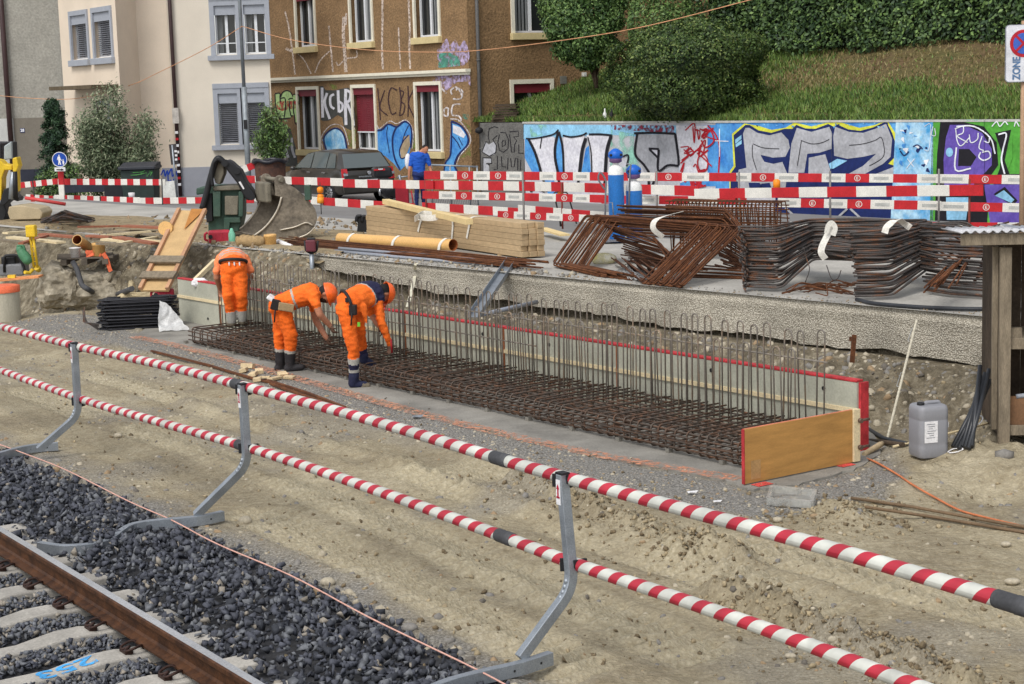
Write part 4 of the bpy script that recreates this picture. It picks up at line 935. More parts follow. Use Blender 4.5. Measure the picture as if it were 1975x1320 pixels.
# bottle on the shelf
c=p0+XR*.30+XB*.12+upz*(sh1+.018);e2=thing('water_bottle','clear plastic water bottle with green cap on the shed shelf','bottle',c)
GLS=M('clear_plastic',(.72,.82,.80),rough=.1,var=.02);GLS.node_tree.nodes['Principled BSDF'].inputs['Transmission Weight'].default_value=.7
m=MB();m.lathe([(0,0),(.036,0),(.04,.02),(.04,.10),(.037,.12),(.04,.14),(.04,.2),(.03,.25),(.014,.29),(.014,.31)],c,n=16);m.build('body',GLS,e2)
m=MB();m.lathe([(.016,.308),(.016,.33),(0,.331)],c,n=12);m.build('cap',S('green_cap',(40,140,60),rough=.5),e2)
m=MB();m.lathe([(.0408,.04),(.0408,.10)],c,n=16);m.build('label_band',S('blue_white_label',(150,190,196),rough=.6),e2)
c=p0+XR*.44+XB*.14+upz*(sh1+.018);m=MB();m.box(c+upz*.06,(.10,.10,.12),RX);m.build('blue_box',S('blue_white_box',(90,120,180),rough=.6,col2=lin((220,222,226)),vs=9),origin=c,bevel=.006,label='small blue and white carton beside the water bottle in the shed',cat='carton')
c=p0+XR*.40+XB*.3+upz*(bx+.05);m=MB();m.ell(c+upz*.02,(.09,.07,.09),12);m.build('red_tool',S('tool_red',(196,36,30),rough=.5),origin=c,label='red rounded thing in the lower bay of the shed',cat='tool')
c=p0+XR*.24+XB*.1+upz*(bx+.02);m=MB();m.tube(catmull([c-XR*.12-upz*.02,c,c+XR*.1+upz*.06],4),.022,8);m.build('grey_hose_end',GREYC,origin=c,label='grey hose end poking out of the shed bin',cat='hose')
c=PG(1937,879);m=MB();v,f=PB[3];m.add([c+V(p)*.09 for p in v.tolist()],f.tolist(),0,True);m.build('cobble',STM[1],origin=c,label='grey cobble at the foot of the shed post',cat='stone')
# ---- grey canister
CAN=S('canister_grey',(138,138,142),rough=.5,var=.04,vs=2,fine=.03,spec=.4)
c=PG(1790,878);cw,ch,cdp=73/FPX*c.y,104/FPX*c.y,.26
e=thing('grey_canister','grey plastic canister with a white label beside the soil bank','canister',c)
XR2=V((1,.25,0)).normalized();XB2=V((-.25,1,0)).normalized();R2=Matrix((XR2,XB2,upz)).transposed();cw*=.86
def roundrect(w,d,r,n=5):
    out=[]
    for sx,sy,a0 in ((1,1,0),(-1,1,PI/2),(-1,-1,PI),(1,-1,1.5*PI)):
        for k in range(n+1):a=a0+PI/2*k/n;out.append((sx*(w/2-r)+r*math.cos(a),sy*(d/2-r)+r*math.sin(a)))
    return out
m=MB();lv=[(0,.94),(.02,1),(.10,1),(.115,.985),(.13,1),(ch*.70,1),(ch*.715,.985),(ch*.73,1),(ch*.90,1),(ch*.965,.95),(ch*.985,.86)];qv=[];fs=[]
for z,s_ in lv:
    for x,y in roundrect(cw*s_,cdp*s_,.05):qv.append(c+R2@V((x,y,z)))
nr=len(roundrect(1,1,.1))
for i in range(len(lv)-1):
    for j in range(nr):fs.append((i*nr+j,i*nr+(j+1)%nr,(i+1)*nr+(j+1)%nr,(i+1)*nr+j))
fs.append(tuple((len(lv)-1)*nr+j for j in range(nr)));m.add(qv,fs,0,True);m.sm[-1]=False;m.build('tank',CAN,e)
m=MB();m.tube(rnd_path([c+R2@V((-.03,0,ch*.97)),c+R2@V((-.03,0,ch*1.015)),c+R2@V((cw*.36,0,ch*1.015)),c+R2@V((cw*.38,0,ch*.95))],.03,4),.017,8);m.build('handle',CAN,e)
m=MB();p=c+R2@V((-cw*.30,-.02,ch*.97));m.cyl(p,p+upz*.03,.032,n=14);m.build('screw_cap',BLK,e)
m=MB();m.box(c+R2@V((-.04,-cdp/2-.002,ch*.50)),(.125,.003,.19),R2);lb=m.build('label_sheet',STK,e)
for k in range(7):
    m=MB();m.box(c+R2@V((-.045+.008*(k %2),-cdp/2-.0045,ch*.50+.07-.02*k)),(.08-.02*(k %3),.002,.005),R2);m.build('print_line',S('print_grey',(120,122,128),rough=.7),lb)
m=MB();m.box(c+R2@V((cw/2+.002,-.02,ch*.60)),(.003,.16,.045),R2);m.build('side_label',STK,e)
# ---- black cable ducts leaning on the shed
e=thing('cable_duct_bundle','bundle of black cable ducts tied with white wire, leaning on the shed','cable ducts',PG(1852,868));rr=random.Random(2)
DUCT=S('duct_black',(40,42,46),rough=.4,spec=.5)
for k in range(7):
    a=PG(1838+6*k,862+2*(k %3),.03);b=V((base.x-.16+.035*(k %3),base.y+.12+.04*(k//3),.62+.03*k));m=MB();m.tube([a,a.lerp(b,.5)-V((0,0,.02)),b],.021,10);m.build('duct',DUCT,e)
c=PG(1838,862).lerp(V((base.x-.1,base.y+.15,.62)),.38)+V((.06,-.03,.02));m=MB();m.tube(arc(c,.085,0,2*PI,16,V((.75,.2,.55)).normalized(),V((-.3,.95,0)).normalized()),.006,6);m.build('tie',STK,e)
m=MB();m.tube(catmull([PG(1828,872,.01),PG(1840,866,.02),PG(1858,866,.02),PG(1846,872,.01),PG(1830,874,.01)],5),.006,6);m.build('cord_coil',STK,origin=PG(1840,870),label='coil of white cord at the foot of the black ducts',cat='cord')
m=MB();m.tube([PG(1722,862,.03),PG(1795,845,.05),PZ(1912,815,.18)],.011,8);m.build('thin_stick',BATT,origin=PG(1722,862),label='thin pale stick lying behind the grey canister',cat='stick')
m=MB();m.tube([PG(1675,828,.04),PG(1705,846,.04),PG(1750,856,.03)],.02,8);m.build('dark_hose_piece',S('hose_black',(52,54,58)),origin=PG(1700,845),label='piece of dark hose on the ground left of the grey canister',cat='hose')
m=MB();m.tube([PG(1668,850,.02),PG(1705,853,.03),PG(1742,858,.03)],.022,8);m.build('dark_bar_piece',DKW,origin=PG(1700,852),label='dark stick lying below the hose piece by the end board',cat='stick')
# ---- ribbed rod leaning on the slab
a=PG(1710,852,.0);b=PZ(1768,618,.93);e=thing('ribbed_rod','white ribbed steel rod leaning against the slab face','steel rod',a);d=(b-a);n_=60
RODM=S('rod_pale',(196,188,168),rough=.7,var=.12,vs=20)
m=MB();m.tube([a+d*(k/n_)for k in range(n_+1)],[.0155 if k %2 else .012 for k in range(n_+1)],8);m.build('rod',RODM,e)
for f in (.93,.55):
    p=a+d*f;m=MB();m.tube(rnd_path([p+V((-.005,-.01,0)),p+V((-.03,-.01,0)),p-d.normalized()*.22+V((-.04,-.01,0)),p-d.normalized()*.22+V((-.0,-.01,0))],.02,3),.004,5);m.build('wire_hook',SILV,e)
a=PD(1646,652,17.3);b=PD(1645,694,17.1);m=MB();m.box((a+b)/2,(.045,.03,(a-b).length),Matrix.Rotation(.08,3,'Y'));m.box(a+V((-.01,0,-.01)),(.06,.04,.04));m.build('rusty_stake',RUST,origin=b,label='short rusty iron stake in the bank at the face foot',cat='stake')
# ---- cords, rods and scraps on the earth
m=MB();P=[PG(a_,b_,.02)for a_,b_ in [(1664,882),(1690,892),(1730,915),(1760,935),(1800,958),(1850,984),(1900,998),(1975,1016),(2060,1036)]];m.tube(catmull(P,6),.009,6);m.build('orange_cable',S('orange_cable',(196,118,78),rough=.6),origin=P[0],label='orange cable snaking over the dirt at right',cat='cable')
for i,(A,w_)in enumerate([([(1642,961),(1760,978),(1880,1000),(2050,1030)],'upper of two brown steel rods on the dirt at right'),([(1668,978),(1790,996),(1900,1014),(2050,1040)],'lower of two brown steel rods on the dirt at right')]):
    m=MB();P=[PG(x_,y_,.025)for x_,y_ in A];m.tube(P,.013,8);m.build('steel_rod',S('earthy_rod',(112,92,70),rough=.8,var=.15),origin=P[0],label=w_,cat='steel rod',group='two steel rods on the dirt')
for i,(A,w_)in enumerate([([(292,677),(400,704),(480,728),(560,747)],'long rusty flat bar on the gravel, left of the wood scraps'),([(515,733),(590,757),(665,786)],'rusty bar ending right of the wood scraps'),([(522,740),(600,768),(660,788)],'second rusty bar touching the one right of the scraps')]):
    m=MB();P=[PG(x_,y_,.025)for x_,y_ in A]
    for k in range(len(P)-1):m.beam(P[k],P[k+1],.035,.022)
    m.build('flat_bar',RUST,origin=P[0],label=w_,cat='steel bar')
rr=random.Random(21)
scr=[(470,714),(488,722),(500,716),(512,728),(530,730),(545,722),(496,732),(558,728),(478,706)]
scw=['leftmost of the pile','dark wedge in the middle of the pile','pale cube near the top of the pile','split piece at the pile centre','flat piece low in the pile','upright chip at the right of the pile','lowest chip of the pile','last chip on the right','topmost chip on the left']
for i,(x_,y_)in enumerate(scr):
    c=PG(x_,y_,.03);m=MB();m.box(c,(rr.uniform(.10,.2),rr.uniform(.06,.1),rr.uniform(.03,.06)),Matrix.Rotation(rr.uniform(0,3),3,'Z')@Matrix.Rotation(rr.uniform(-.4,.4),3,'X'))
    m.build('wood_scrap',S('scrap_wood',(206,184,146),rough=.8,var=.12,rv=.15),origin=c,bevel=.004,label='wood offcut before the middle worker, '+scw[i],cat='offcut',group='wood offcuts on the gravel')
# clear tray, silver scrap, white strip
e0=PG(1524,962,.0);e=thing('plastic_tray','flat clear plastic tray lying on the gravel below the end board','tray',e0);TR=S('milky_plastic',(196,196,190),rough=.35,alpha=(8,.0,1.3))
TR.node_tree.nodes['Principled BSDF'].inputs['Transmission Weight'].default_value=.3
Pq=[PG(*p_,.015)for p_ in [(1482,974),(1566,980),(1572,958),(1488,950)]]
for k in range(4):
    m=MB();m.beam(Pq[k]+upz*.03,Pq[(k+1)%4]+upz*.03,.03,.06);m.build('rim',TR,e)
m=MB();m.poly([p_+upz*.01 for p_ in Pq]);m.build('tray_floor',TR,e)
for (x_,y_,s_,w_,mt)in [(807,802,.07,'crumpled silver foil scrap on the gravel below the cage',GALV),(1165+172,948,.05,'small crumpled white scrap on the stones below the end board',STK),(1385,966,.04,'thin white strip lying on the dirt below the end board',STK),(1300+280,1265+20,.03,'tiny white scrap near the lower edge',STK)][:3]:
    m=MB();c=PG(x_,y_,.03);v,f=HB[4];m.add([c+V((p_[0]*s_*1.3,p_[1]*s_,p_[2]*s_*.6))for p_ in v.tolist()],f.tolist());m.build('scrap',mt,origin=c,label=w_,cat='scrap')
# ================================================================== background: houses, wall, bank, barriers
class Wall(Plane):
    def uv(s,px,py):
        p=s.hit(px,py);return (p-s.o).dot(s.u),p.z
    def pt(s,u,z,off=0.0):q=s.o+s.u*u+s.n*off;return V((q.x,q.y,z))
    def rect(s,l,t,r,b):
        mx,my=(l+r)/2,(t+b)/2;return s.uv(l,my)[0],s.uv(r,my)[0],s.uv(mx,b)[1],s.uv(mx,t)[1]
def wall_mesh(W,u0,u1,z0,z1,holes,depth,mb=None,mi=0):
    """wall sheet with window holes and their reveals"""
    mb=mb or MB();us=sorted({u0,u1,*[h[0]for h in holes],*[h[1]for h in holes]});zs=sorted({z0,z1,*[h[2]for h in holes],*[h[3]for h in holes]})
    us=[u for u in us if u0<=u<=u1];zs=[z for z in zs if z0<=z<=z1]
    for i in range(len(us)-1):
        for j in range(len(zs)-1):
            cu,cz=(us[i]+us[i+1])/2,(zs[j]+zs[j+1])/2
            if any(h[0]<cu<h[1]and h[2]<cz<h[3]for h in holes):continue
            mb.add([W.pt(us[i],zs[j]),W.pt(us[i+1],zs[j]),W.pt(us[i+1],zs[j+1]),W.pt(us[i],zs[j+1])],[(0,1,2,3)],mi)
    for a,b,c,d in holes:
        r=[(a,c),(b,c),(b,d),(a,d)]
        for k in range(4):
            p,q=r[k],r[(k+1)%4];mb.add([W.pt(*p),W.pt(*q),W.pt(*q,-depth),W.pt(*p,-depth)],[(0,1,2,3)],mi)
    return mb
def wbox(W,u0,u1,z0,z1,o0,o1,mb=None,mi=0):
    mb=mb or MB();c=W.pt((u0+u1)/2,(z0+z1)/2,(o0+o1)/2);return mb.box(c,(abs(u1-u0),abs(o1-o0),abs(z1-z0)),Matrix((W.u,W.n,upz)).transposed(),mi)
def pglass():
    m=bpy.data.materials.new('window_glass');m.use_nodes=True;b=m.node_tree.nodes['Principled BSDF'];b.inputs['Base Color'].default_value=(.018,.02,.022,1);b.inputs['Roughness'].default_value=.06;b.inputs['Specular IOR Level'].default_value=.5;return m
GLASS=pglass();WTRIM=S('trim_cream',(226,220,200),rough=.7,var=.06,vs=4);WSILL=S('sill_sand',(206,188,140),rough=.8,var=.08,vs=5);WFR=S('window_white',(218,220,222),rough=.5,var=.04)
CURT=S('net_curtain',(128,130,130),rough=.9,var=.25,vs=9,stretch=(6,6,.4));SHUT=S('shutter_red',(116,38,48),rough=.6,var=.1,vs=4)
def window(e,W,R,trim=.10,depth=.16,tmat=None,smat=None,red=0.0,shut=0.0,two=True,curt=.55,box=None,sill=True,slat=None,boxmat=None,rail=False):
    a,b,c,d=R;a,b=min(a,b),max(a,b);t=trim;tmat=tmat or WTRIM;smat=smat or WSILL
    m=MB()
    wbox(W,a,a+t,c,d,-.02,.05,m);wbox(W,b-t,b,c,d,-.02,.05,m);wbox(W,a+t,b-t,d-t*1.1,d,-.02,.05,m)
    wf=m.build('window',tmat,e,origin=W.pt((a+b)/2,c))
    if sill:wbox(W,a-.04,b+.04,c-.20,c,-.02,.14).build('sill',smat,wf,bevel=.01)
    ia,ib,ic,id_=a+t,b-t,c,d-t*1.1
    wbox(W,ia,ib,ic,id_,-depth-.06,-depth-.05).build('pane',GLASS,wf)
    fr=.055;m=MB();wbox(W,ia,ia+fr,ic,id_,-depth-.045,-depth+.01,m);wbox(W,ib-fr,ib,ic,id_,-depth-.045,-depth+.01,m);wbox(W,ia+fr,ib-fr,ic,ic+fr*1.3,-depth-.045,-depth+.01,m);wbox(W,ia+fr,ib-fr,id_-fr,id_,-depth-.045,-depth+.01,m)
    if two:mid=ia+(ib-ia)*.52;wbox(W,mid-.045,mid+.045,ic+fr*1.3,id_-fr,-depth-.045,-depth+.015,m)
    m.build('frame',WFR,wf)
    if curt:
        m=MB();n=16;u0,u1=ia+fr,ia+fr+(ib-ia-2*fr)*curt;pts=[]
        for k in range(n+1):
            u=u0+(u1-u0)*k/n;o=-depth-.049+.004*math.sin(k*1.9);pts+=[W.pt(u,ic+fr*1.3,o),W.pt(u,id_-fr,o)]
        m.add(pts,[(2*k,2*k+2,2*k+3,2*k+1)for k in range(n)],0,True);m.build('curtain',CURT,wf)
    if red or shut or slat:
        H_=id_-ic;bz=id_-H_*(red or box or .12);bm_=boxmat or SHUT
        wbox(W,ia,ib,bz,id_,-depth+.03,-.015).build('shutter_box',bm_,wf)
        if shut or slat:
            zb=id_-H_*(shut or slat);n=max(4,int((bz-zb)/(.055 if shut else .062)))
            for k in range(n):
                z=bz-(bz-zb)*(k+.5)/n;h=(bz-zb)/n
                m=MB()
                if shut:wbox(W,ia+.01,ib-.01,z-h*.46,z+h*.46,-depth+.03,-depth+.045,m)
                else:
                    cc=W.pt((ia+ib)/2,z,-depth+.045);m.box(cc,(ib-ia-.02,.05,.006),Matrix((W.u,W.n,upz)).transposed()@Matrix.Rotation(.55,3,'X'))
                m.build('slat',SHUT if shut else S('slat_grey',(158,160,168),rough=.6),wf)
            wbox(W,ia+.01,ib-.01,zb-.04,zb,-depth+.028,-depth+.055).build('bottom_rail',WFR,wf)
    if rail:wbox(W,ia-.02,ib+.02,ic+.36,ic+.39,.0,.02).build('guard_rail',WFR,wf)
    return wf
# ---- graffiti helpers: flat paint on a wall plane, traced in the wall's own plane
def gpoly_(W,pts,mat,e,layer,name='paint_area'):
    m=MB();m.poly([W.hit(x,y,.004*layer)for x,y in pts]);return m.build(name,mat,e)
def gstroke(W,pts,w,mat,e,layer,name='paint_stroke',smooth=True,closed=False):
    P=[V((x,y,0))for x,y in pts]
    if closed:P.append(P[0])
    if smooth and len(P)>2:P=catmull(P,4)
    m=MB();q=[];k=len(P)
    for j in range(k):
        T=(P[min(j+1,k-1)]-P[max(j-1,0)]);T=T.normalized()if T.length>1e-6 else V((1,0,0));n=V((-T.y,T.x,0))*(w*.5)
        o=.004*layer+.0015*j/k;q+=[W.hit(P[j].x-n.x,P[j].y-n.y,o),W.hit(P[j].x+n.x,P[j].y+n.y,o)]
    m.add(q,[(2*j,2*j+2,2*j+3,2*j+1)for j in range(k-1)]);return m.build(name,mat,e)
GP=lambda n,c,a=None,**k:M('paint_'+n,lin(c),rough=.8,var=.18,vs=2.2,fine=.12,fs=14,alpha=a,**k)
P_BLACK=GP('black',(30,28,34));P_NAVY=GP('navy',(26,40,92));P_SILV=GP('silver',(168,168,172));P_LSIL=GP('pale_silver',(200,198,206),col2=lin((226,224,228)));P_BLUE=GP('blue',(52,120,196),col2=lin((98,168,222)))
P_LBLUE=GP('light_blue',(140,192,222));P_YEL=GP('yellow',(214,214,70));P_GRN=GP('green',(84,160,60));P_PUR=GP('purple',(92,72,158),col2=lin((112,92,176)));P_WHT=GP('white',(228,230,234));P_RED=GP('red',(176,32,44));P_MINT=GP('mint',(152,210,188),(3,.45,.7));P_CYAN=GP('cyan_mix',(70,156,210),col2=lin((196,226,238)),)
P_GREYD=GP('dark_grey',(70,70,66));P_PINKM=GP('maroon_fleck',(132,48,66),(9,.45,.6));P_LILAC=GP('lilac',(186,168,200),(7,.36,.62));P_WSPR=GP('white_spray',(222,214,212),(9,.30,.6));P_DRIP=GP('drip_white',(214,196,182),(16,.30,.58));P_LGRN=GP('light_green',(176,206,140));P_BRN=GP('dark_brown',(62,40,44),(14,.2,.5));P_TEAL=GP('teal',(84,150,130),(6,.35,.6));P_ORED=GP('spray_red',(190,62,62),(5,.35,.65));P_OLIVE=GP('olive',(128,140,70),(5,.35,.7))
# ================================================================== brown house
HC=PD(911,335,52.0);HC.z=0;hu=V((-.55,.835,0)).normalized();HL=HC+hu*14.1
HW=Wall(HC,HL);HW.u=hu;HW.o=HC
hs_=V((.835,.55,0)).normalized();HS=Wall(HC,HC+hs_*9);HS.u=hs_;HS.o=HC
BROWN=M('brown_render',lin((138,110,78)),rough=.95,var=.16,vs=1.2,bump=.8,bs=16,fine=.20)
e=thing('brown_house','brown rendered house with cream window trims and sprayed graffiti','house',HC+V((0,0,.15)))
fr=[(569,-44,609,91),(673.5,-50,719.5,82),(797.5,-58,849,72),(574.5,167,617,289),(680,163,727,290),(801.5,157.5,854,293)]
RW=[HW.rect(*q)for q in fr];holes=[(min(a,b)+.03,max(a,b)-.03,c+.01,d-.03)for a,b,c,d in RW]
zc=HW.uv(800,147)[1]
mb=wall_mesh(HW,0,14.1,-.5,9.2,holes,.30);mb.build('front_wall',BROWN,e)
sr=[(984,-62,1066,64),(984,153,1068,262)];RS=[HS.rect(*q)for q in sr];holes2=[(a+.03,b-.03,c+.01,d-.03)for a,b,c,d in RS]
wall_mesh(HS,0,9.5,-.5,9.2,holes2,.30).build('side_wall',BROWN,e)
A_=HW.pt(14.1,0);mb=MB();A_b=A_+hs_*9.5;B_b=HC+hs_*9.5
mb.add([A_+V((0,0,-.5)),A_b+V((0,0,-.5)),A_b+V((0,0,9.2)),A_+V((0,0,9.2))],[(0,1,2,3)]);mb.add([B_b+V((0,0,-.5)),A_b+V((0,0,-.5)),A_b+V((0,0,9.2)),B_b+V((0,0,9.2))],[(0,1,2,3)]);mb.build('rear_walls',BROWN,e)
ce=(HC+A_b)/2;mb=MB();eo=.6
cs_=[HC-hu*eo-hs_*eo,A_+hu*eo-hs_*eo,A_b+hu*eo+hs_*eo,B_b-hu*eo+hs_*eo];rp=[(cs_[0]+cs_[3])/2+hu*4,(cs_[1]+cs_[2])/2-hu*4]
q=[p+V((0,0,9.2))for p in cs_]+[p+V((0,0,12.5))for p in rp];mb.add(q,[(0,1,5,4),(2,3,4,5),(1,2,5),(3,0,4),(3,2,1,0)]);mb.build('roof',S('roof_tile',(120,70,52),rough=.9),e)
opts=[dict(red=.30),dict(curt=.7),dict(curt=.45),dict(red=.11,curt=.75),dict(shut=.70,red=.11,curt=.8),dict(red=.10,curt=.6)]
for R,o in zip(RW,opts):window(e,HW,R,**o)
window(e,HS,RS[0],trim=.12,curt=.5);window(e,HS,RS[1],trim=.12,red=.17,curt=0)
mb=MB();z0=HW.uv(900,143)[1];z1=HW.uv(900,133)[1]
wbox(HW,-.06,14.2,z0+.06,z1,-.02,.16,mb);wbox(HW,-.03,14.2,z0-.02,z0+.06,-.02,.09,mb);mb.build('string_course',WTRIM,e)
m=MB();m.tube([HS.pt(.30,-.3,.07),HS.pt(.30,9.0,.07)],.055,12);dp=m.build('downpipe',S('pipe_zinc',(92,90,88),rough=.6),e)
for z in (1.6,4.2,6.8):m=MB();m.cyl(HS.pt(.30,z,.07),HS.pt(.30,z+.05,.07),.068,n=12);m.build('pipe_clamp',MATS['pipe_zinc'],dp)
m=MB();a,b,c,d=HS.rect(1080,147,1092,162);wbox(HS,a,b,c,d,0,.03,m);m.build('vent_grille',S('vent_grey',(120,118,110)),e)
m=MB();a,b,c,d=HS.rect(1122,140,1127,148);wbox(HS,a,b,c,d,0,.12,m);m.build('wall_lamp',S('lamp_white',(214,214,208)),e)
# sprayed pieces on the front
Z3=lambda x,y:(520+x/7.765,150+y/7.765);Z4=lambda x,y:(710+x/4.889,60+y/4.889);Z6=lambda x,y:(540+x/6.172,y/6.172)
G=lambda f,L_:[f(*p)for p in L_]
# left bubble letters (green with red band)
gpoly_(HW,G(Z3,[(80,250),(150,240),(165,300),(180,240),(240,195),(310,215),(350,290),(365,245),(435,260),(440,670),(375,670),(365,560),(330,575),(310,600),(200,610),(130,590),(100,480),(85,350)]),P_LGRN,e,1)
gpoly_(HW,G(Z3,[(105,380),(150,350),(250,345),(430,355),(435,460),(300,470),(180,500),(110,470)]),P_ORED,e,2)
for L_ in ([(80,245),(85,350),(105,520),(150,610),(310,605)],[(80,240),(150,235),(155,300),(160,370)],[(165,290),(190,230),(245,195),(310,215),(350,285)],[(165,310),(230,310),(235,450),(215,600)],[(280,330),(310,310),(350,310)],[(300,350),(295,450),(320,570),(345,565)],[(350,250),(430,260),(440,400)],[(365,330),(355,480),(375,600),(385,690),(435,690)]):gstroke(HW,G(Z3,L_),2.0,P_BLACK,e,3)
# light KCBR with dark halo
gpoly_(HW,G(Z3,[(745,130),(800,125),(840,190),(1000,190),(1060,170),(1180,150),(1230,190),(1240,330),(1280,560),(1285,740),(1215,790),(1110,740),(1090,600),(1020,560),(960,600),(900,640),(820,650),(770,640),(755,400)]),P_GREYD,e,1)
for L_,w in (([(785,150),(790,380),(795,600)],5.2),([(860,230),(825,380),(900,620)],4.8),([(965,250),(910,290),(915,420),(970,470)],4.6),([(1025,190),(1030,350),(1040,520)],5.2),([(1040,360),(1090,400),(1085,480),(1040,520)],4.4),([(1140,170),(1135,450),(1145,710)],5.6),([(1150,190),(1210,230),(1200,330),(1150,380)],5.2),([(1160,390),(1230,560),(1255,720)],5.4)):gstroke(HW,G(Z3,L_),w,P_LSIL,e,3,'paint_letter')
# dark thin KCBR
for L_,w in (([(90,540),(105,700),(115,840)],2.4),([(155,560),(110,720),(185,800)],2.4),([(270,560),(215,540),(190,650),(220,780),(265,770)],2.6),([(295,530),(310,660),(295,800)],2.6),([(295,560),(335,580),(310,660),(345,700),(330,780),(295,800)],2.4),([(375,520),(380,660),(375,810)],2.6),([(435,540),(380,680),(445,840)],2.4)):gstroke(HW,G(Z4,L_),w,P_BRN,e,2,'paint_letter')
# blue bubble shapes
gpoly_(HW,G(Z3,[(790,930),(850,830),(920,770),(1000,745),(1080,800),(1130,880),(1160,1000),(1165,1150),(1000,1160),(860,1150)]),P_CYAN,e,1)
gstroke(HW,G(Z3,[(860,1120),(810,920),(880,810),(980,760),(1060,790),(1120,880),(1155,1060)]),3.2,P_NAVY,e,2);gstroke(HW,G(Z3,[(800,1080),(775,900),(860,760),(960,700),(1070,720),(1130,800),(1185,1010)]),1.6,P_WSPR,e,2)
gpoly_(HW,G(Z3,[(1150,780),(1290,780),(1290,1040),(1200,1040)]),P_OLIVE,e,1);gpoly_(HW,G(Z3,[(900,90),(1000,120),(1010,180),(900,180)]),P_OLIVE,e,1)
gpoly_(HW,G(Z4,[(85,930),(130,920),(190,880),(270,900),(340,850),(390,880),(415,980),(400,1100),(370,1250),(300,1320),(240,1250),(160,1180),(85,1140)]),P_BLUE,e,1)
gpoly_(HW,G(Z4,[(330,1000),(390,980),(395,1080),(350,1190),(310,1200),(300,1120)]),GP('tan_fill',(170,150,122)),e,2)
for L_,w in (([(85,940),(130,930),(190,880),(270,905),(340,855),(395,890),(412,980),(400,1100)],3.2),([(270,900),(235,980),(230,1080),(250,1200),(300,1310)],3.2),([(185,900),(175,980),(200,1150)],1.4),([(380,890),(340,980),(310,1090)],1.4),([(380,980),(330,1040),(295,1130),(310,1200),(360,1190)],2.2)):gstroke(HW,G(Z4,L_),w,P_NAVY,e,3)
gstroke(HW,G(Z4,[(85,890),(110,920),(200,850),(270,875),(350,840),(410,900),(425,1000),(415,1110)]),1.6,P_WSPR,e,3)
gpoly_(HW,G(Z4,[(415,950),(450,960),(450,1100),(420,1120)]),P_OLIVE,e,1)
gpoly_(HW,G(Z4,[(790,870),(880,900),(940,1000),(930,1070),(850,1160),(810,1260),(840,1330),(710,1330),(730,1240),(770,1180),(775,1000)]),P_BLUE,e,1);gpoly_(HW,G(Z4,[(800,885),(870,910),(920,980),(900,1010),(800,960)]),P_LSIL,e,2)
for L_,w in (([(785,850),(880,900),(940,1000),(930,1080),(850,1170),(815,1260),(840,1330)],3.4),([(785,850),(785,1000),(775,1170),(730,1240),(715,1320)],2.6),([(790,990),(840,1050),(870,1110)],2.0),([(850,1000),(890,1080)],1.5)):gstroke(HW,G(Z4,L_),w,P_NAVY,e,3)
gstroke(HW,G(Z4,[(775,830),(850,840),(930,930),(965,1010),(950,1080),(870,1170),(835,1260)]),1.8,P_WSPR,e,3);gpoly_(HW,G(Z4,[(890,850),(960,900),(975,960),(940,930)]),P_OLIVE,e,1);gpoly_(HW,G(Z4,[(880,1180),(960,1090),(970,1180),(860,1200)]),P_OLIVE,e,1)
# lilac / white cloud at the corner
gpoly_(HW,G(Z4,[(650,180),(700,130),(740,70),(770,140),(820,80),(860,150),(900,90),(950,180),(945,270),(900,330),(860,330),(660,345)]),P_LILAC,e,1);gpoly_(HW,G(Z4,[(665,215),(760,200),(860,250),(865,330),(660,350)]),P_TEAL,e,2)
gpoly_(HW,G(Z4,[(620,430),(720,410),(960,400),(965,520),(930,480),(840,480),(740,560),(700,560),(690,500),(600,520)]),P_LILAC,e,1)
for L_ in ([(660,200),(700,150),(740,80),(765,190)],[(790,180),(825,90),(850,190)],[(880,190),(905,95),(945,200),(940,280),(880,320)],[(700,500),(800,440),(900,430),(960,500)]):gstroke(HW,G(Z4,L_),2.6,P_LILAC,e,3)
for L_ in ([(790,600),(780,560),(830,530),(890,570),(870,640),(800,640)],[(830,560),(850,540),(890,620)],[(720,730),(715,790),(750,800),(755,730),(725,725)],[(870,690),(800,700),(790,790),(850,800),(880,840),(850,850)],[(690,540),(740,590)]):gstroke(HW,G(Z4,L_),3.0,P_WSPR,e,3)
gpoly_(HW,G(Z4,[(885,780),(950,790),(940,840),(890,830)]),P_TEAL,e,2)
# white drips on the upper floor
for L_,w in (([(60,140),(100,300),(140,560),(180,890)],3.0),([(70,580),(140,610)],5),([(200,630),(290,720),(370,880)],2.2),([(415,870),(480,720),(590,610)],2.2),([(580,310),(600,520),(630,860)],3.2),([(760,200),(755,420),(770,640),(785,860)],6.0),([(790,160),(780,300)],4),([(670,740),(700,780),(790,700),(910,680),(912,600)],2.4),([(1220,0),(1220,250),(1215,600),(1225,830)],3.8),([(1410,330),(1420,560),(1435,820)],2.6),([(1530,0),(1545,350),(1540,600),(1550,820)],3.6)):gstroke(HW,G(Z6,L_),w,P_DRIP,e,1,'paint_drip')
# silver-black piece low on the left
gpoly_(HW,G(Z3,[(70,740),(200,690),(310,760),(350,900),(400,1080),(420,1330),(60,1330)]),P_GREYD,e,1)
for L_ in ([(150,830),(220,1000),(280,1200)],[(240,820),(270,980),(150,1180)],[(330,900),(340,1080),(380,1200)],[(300,1000),(200,1100)]):gstroke(HW,G(Z3,L_),4.6,P_SILV,e,2)
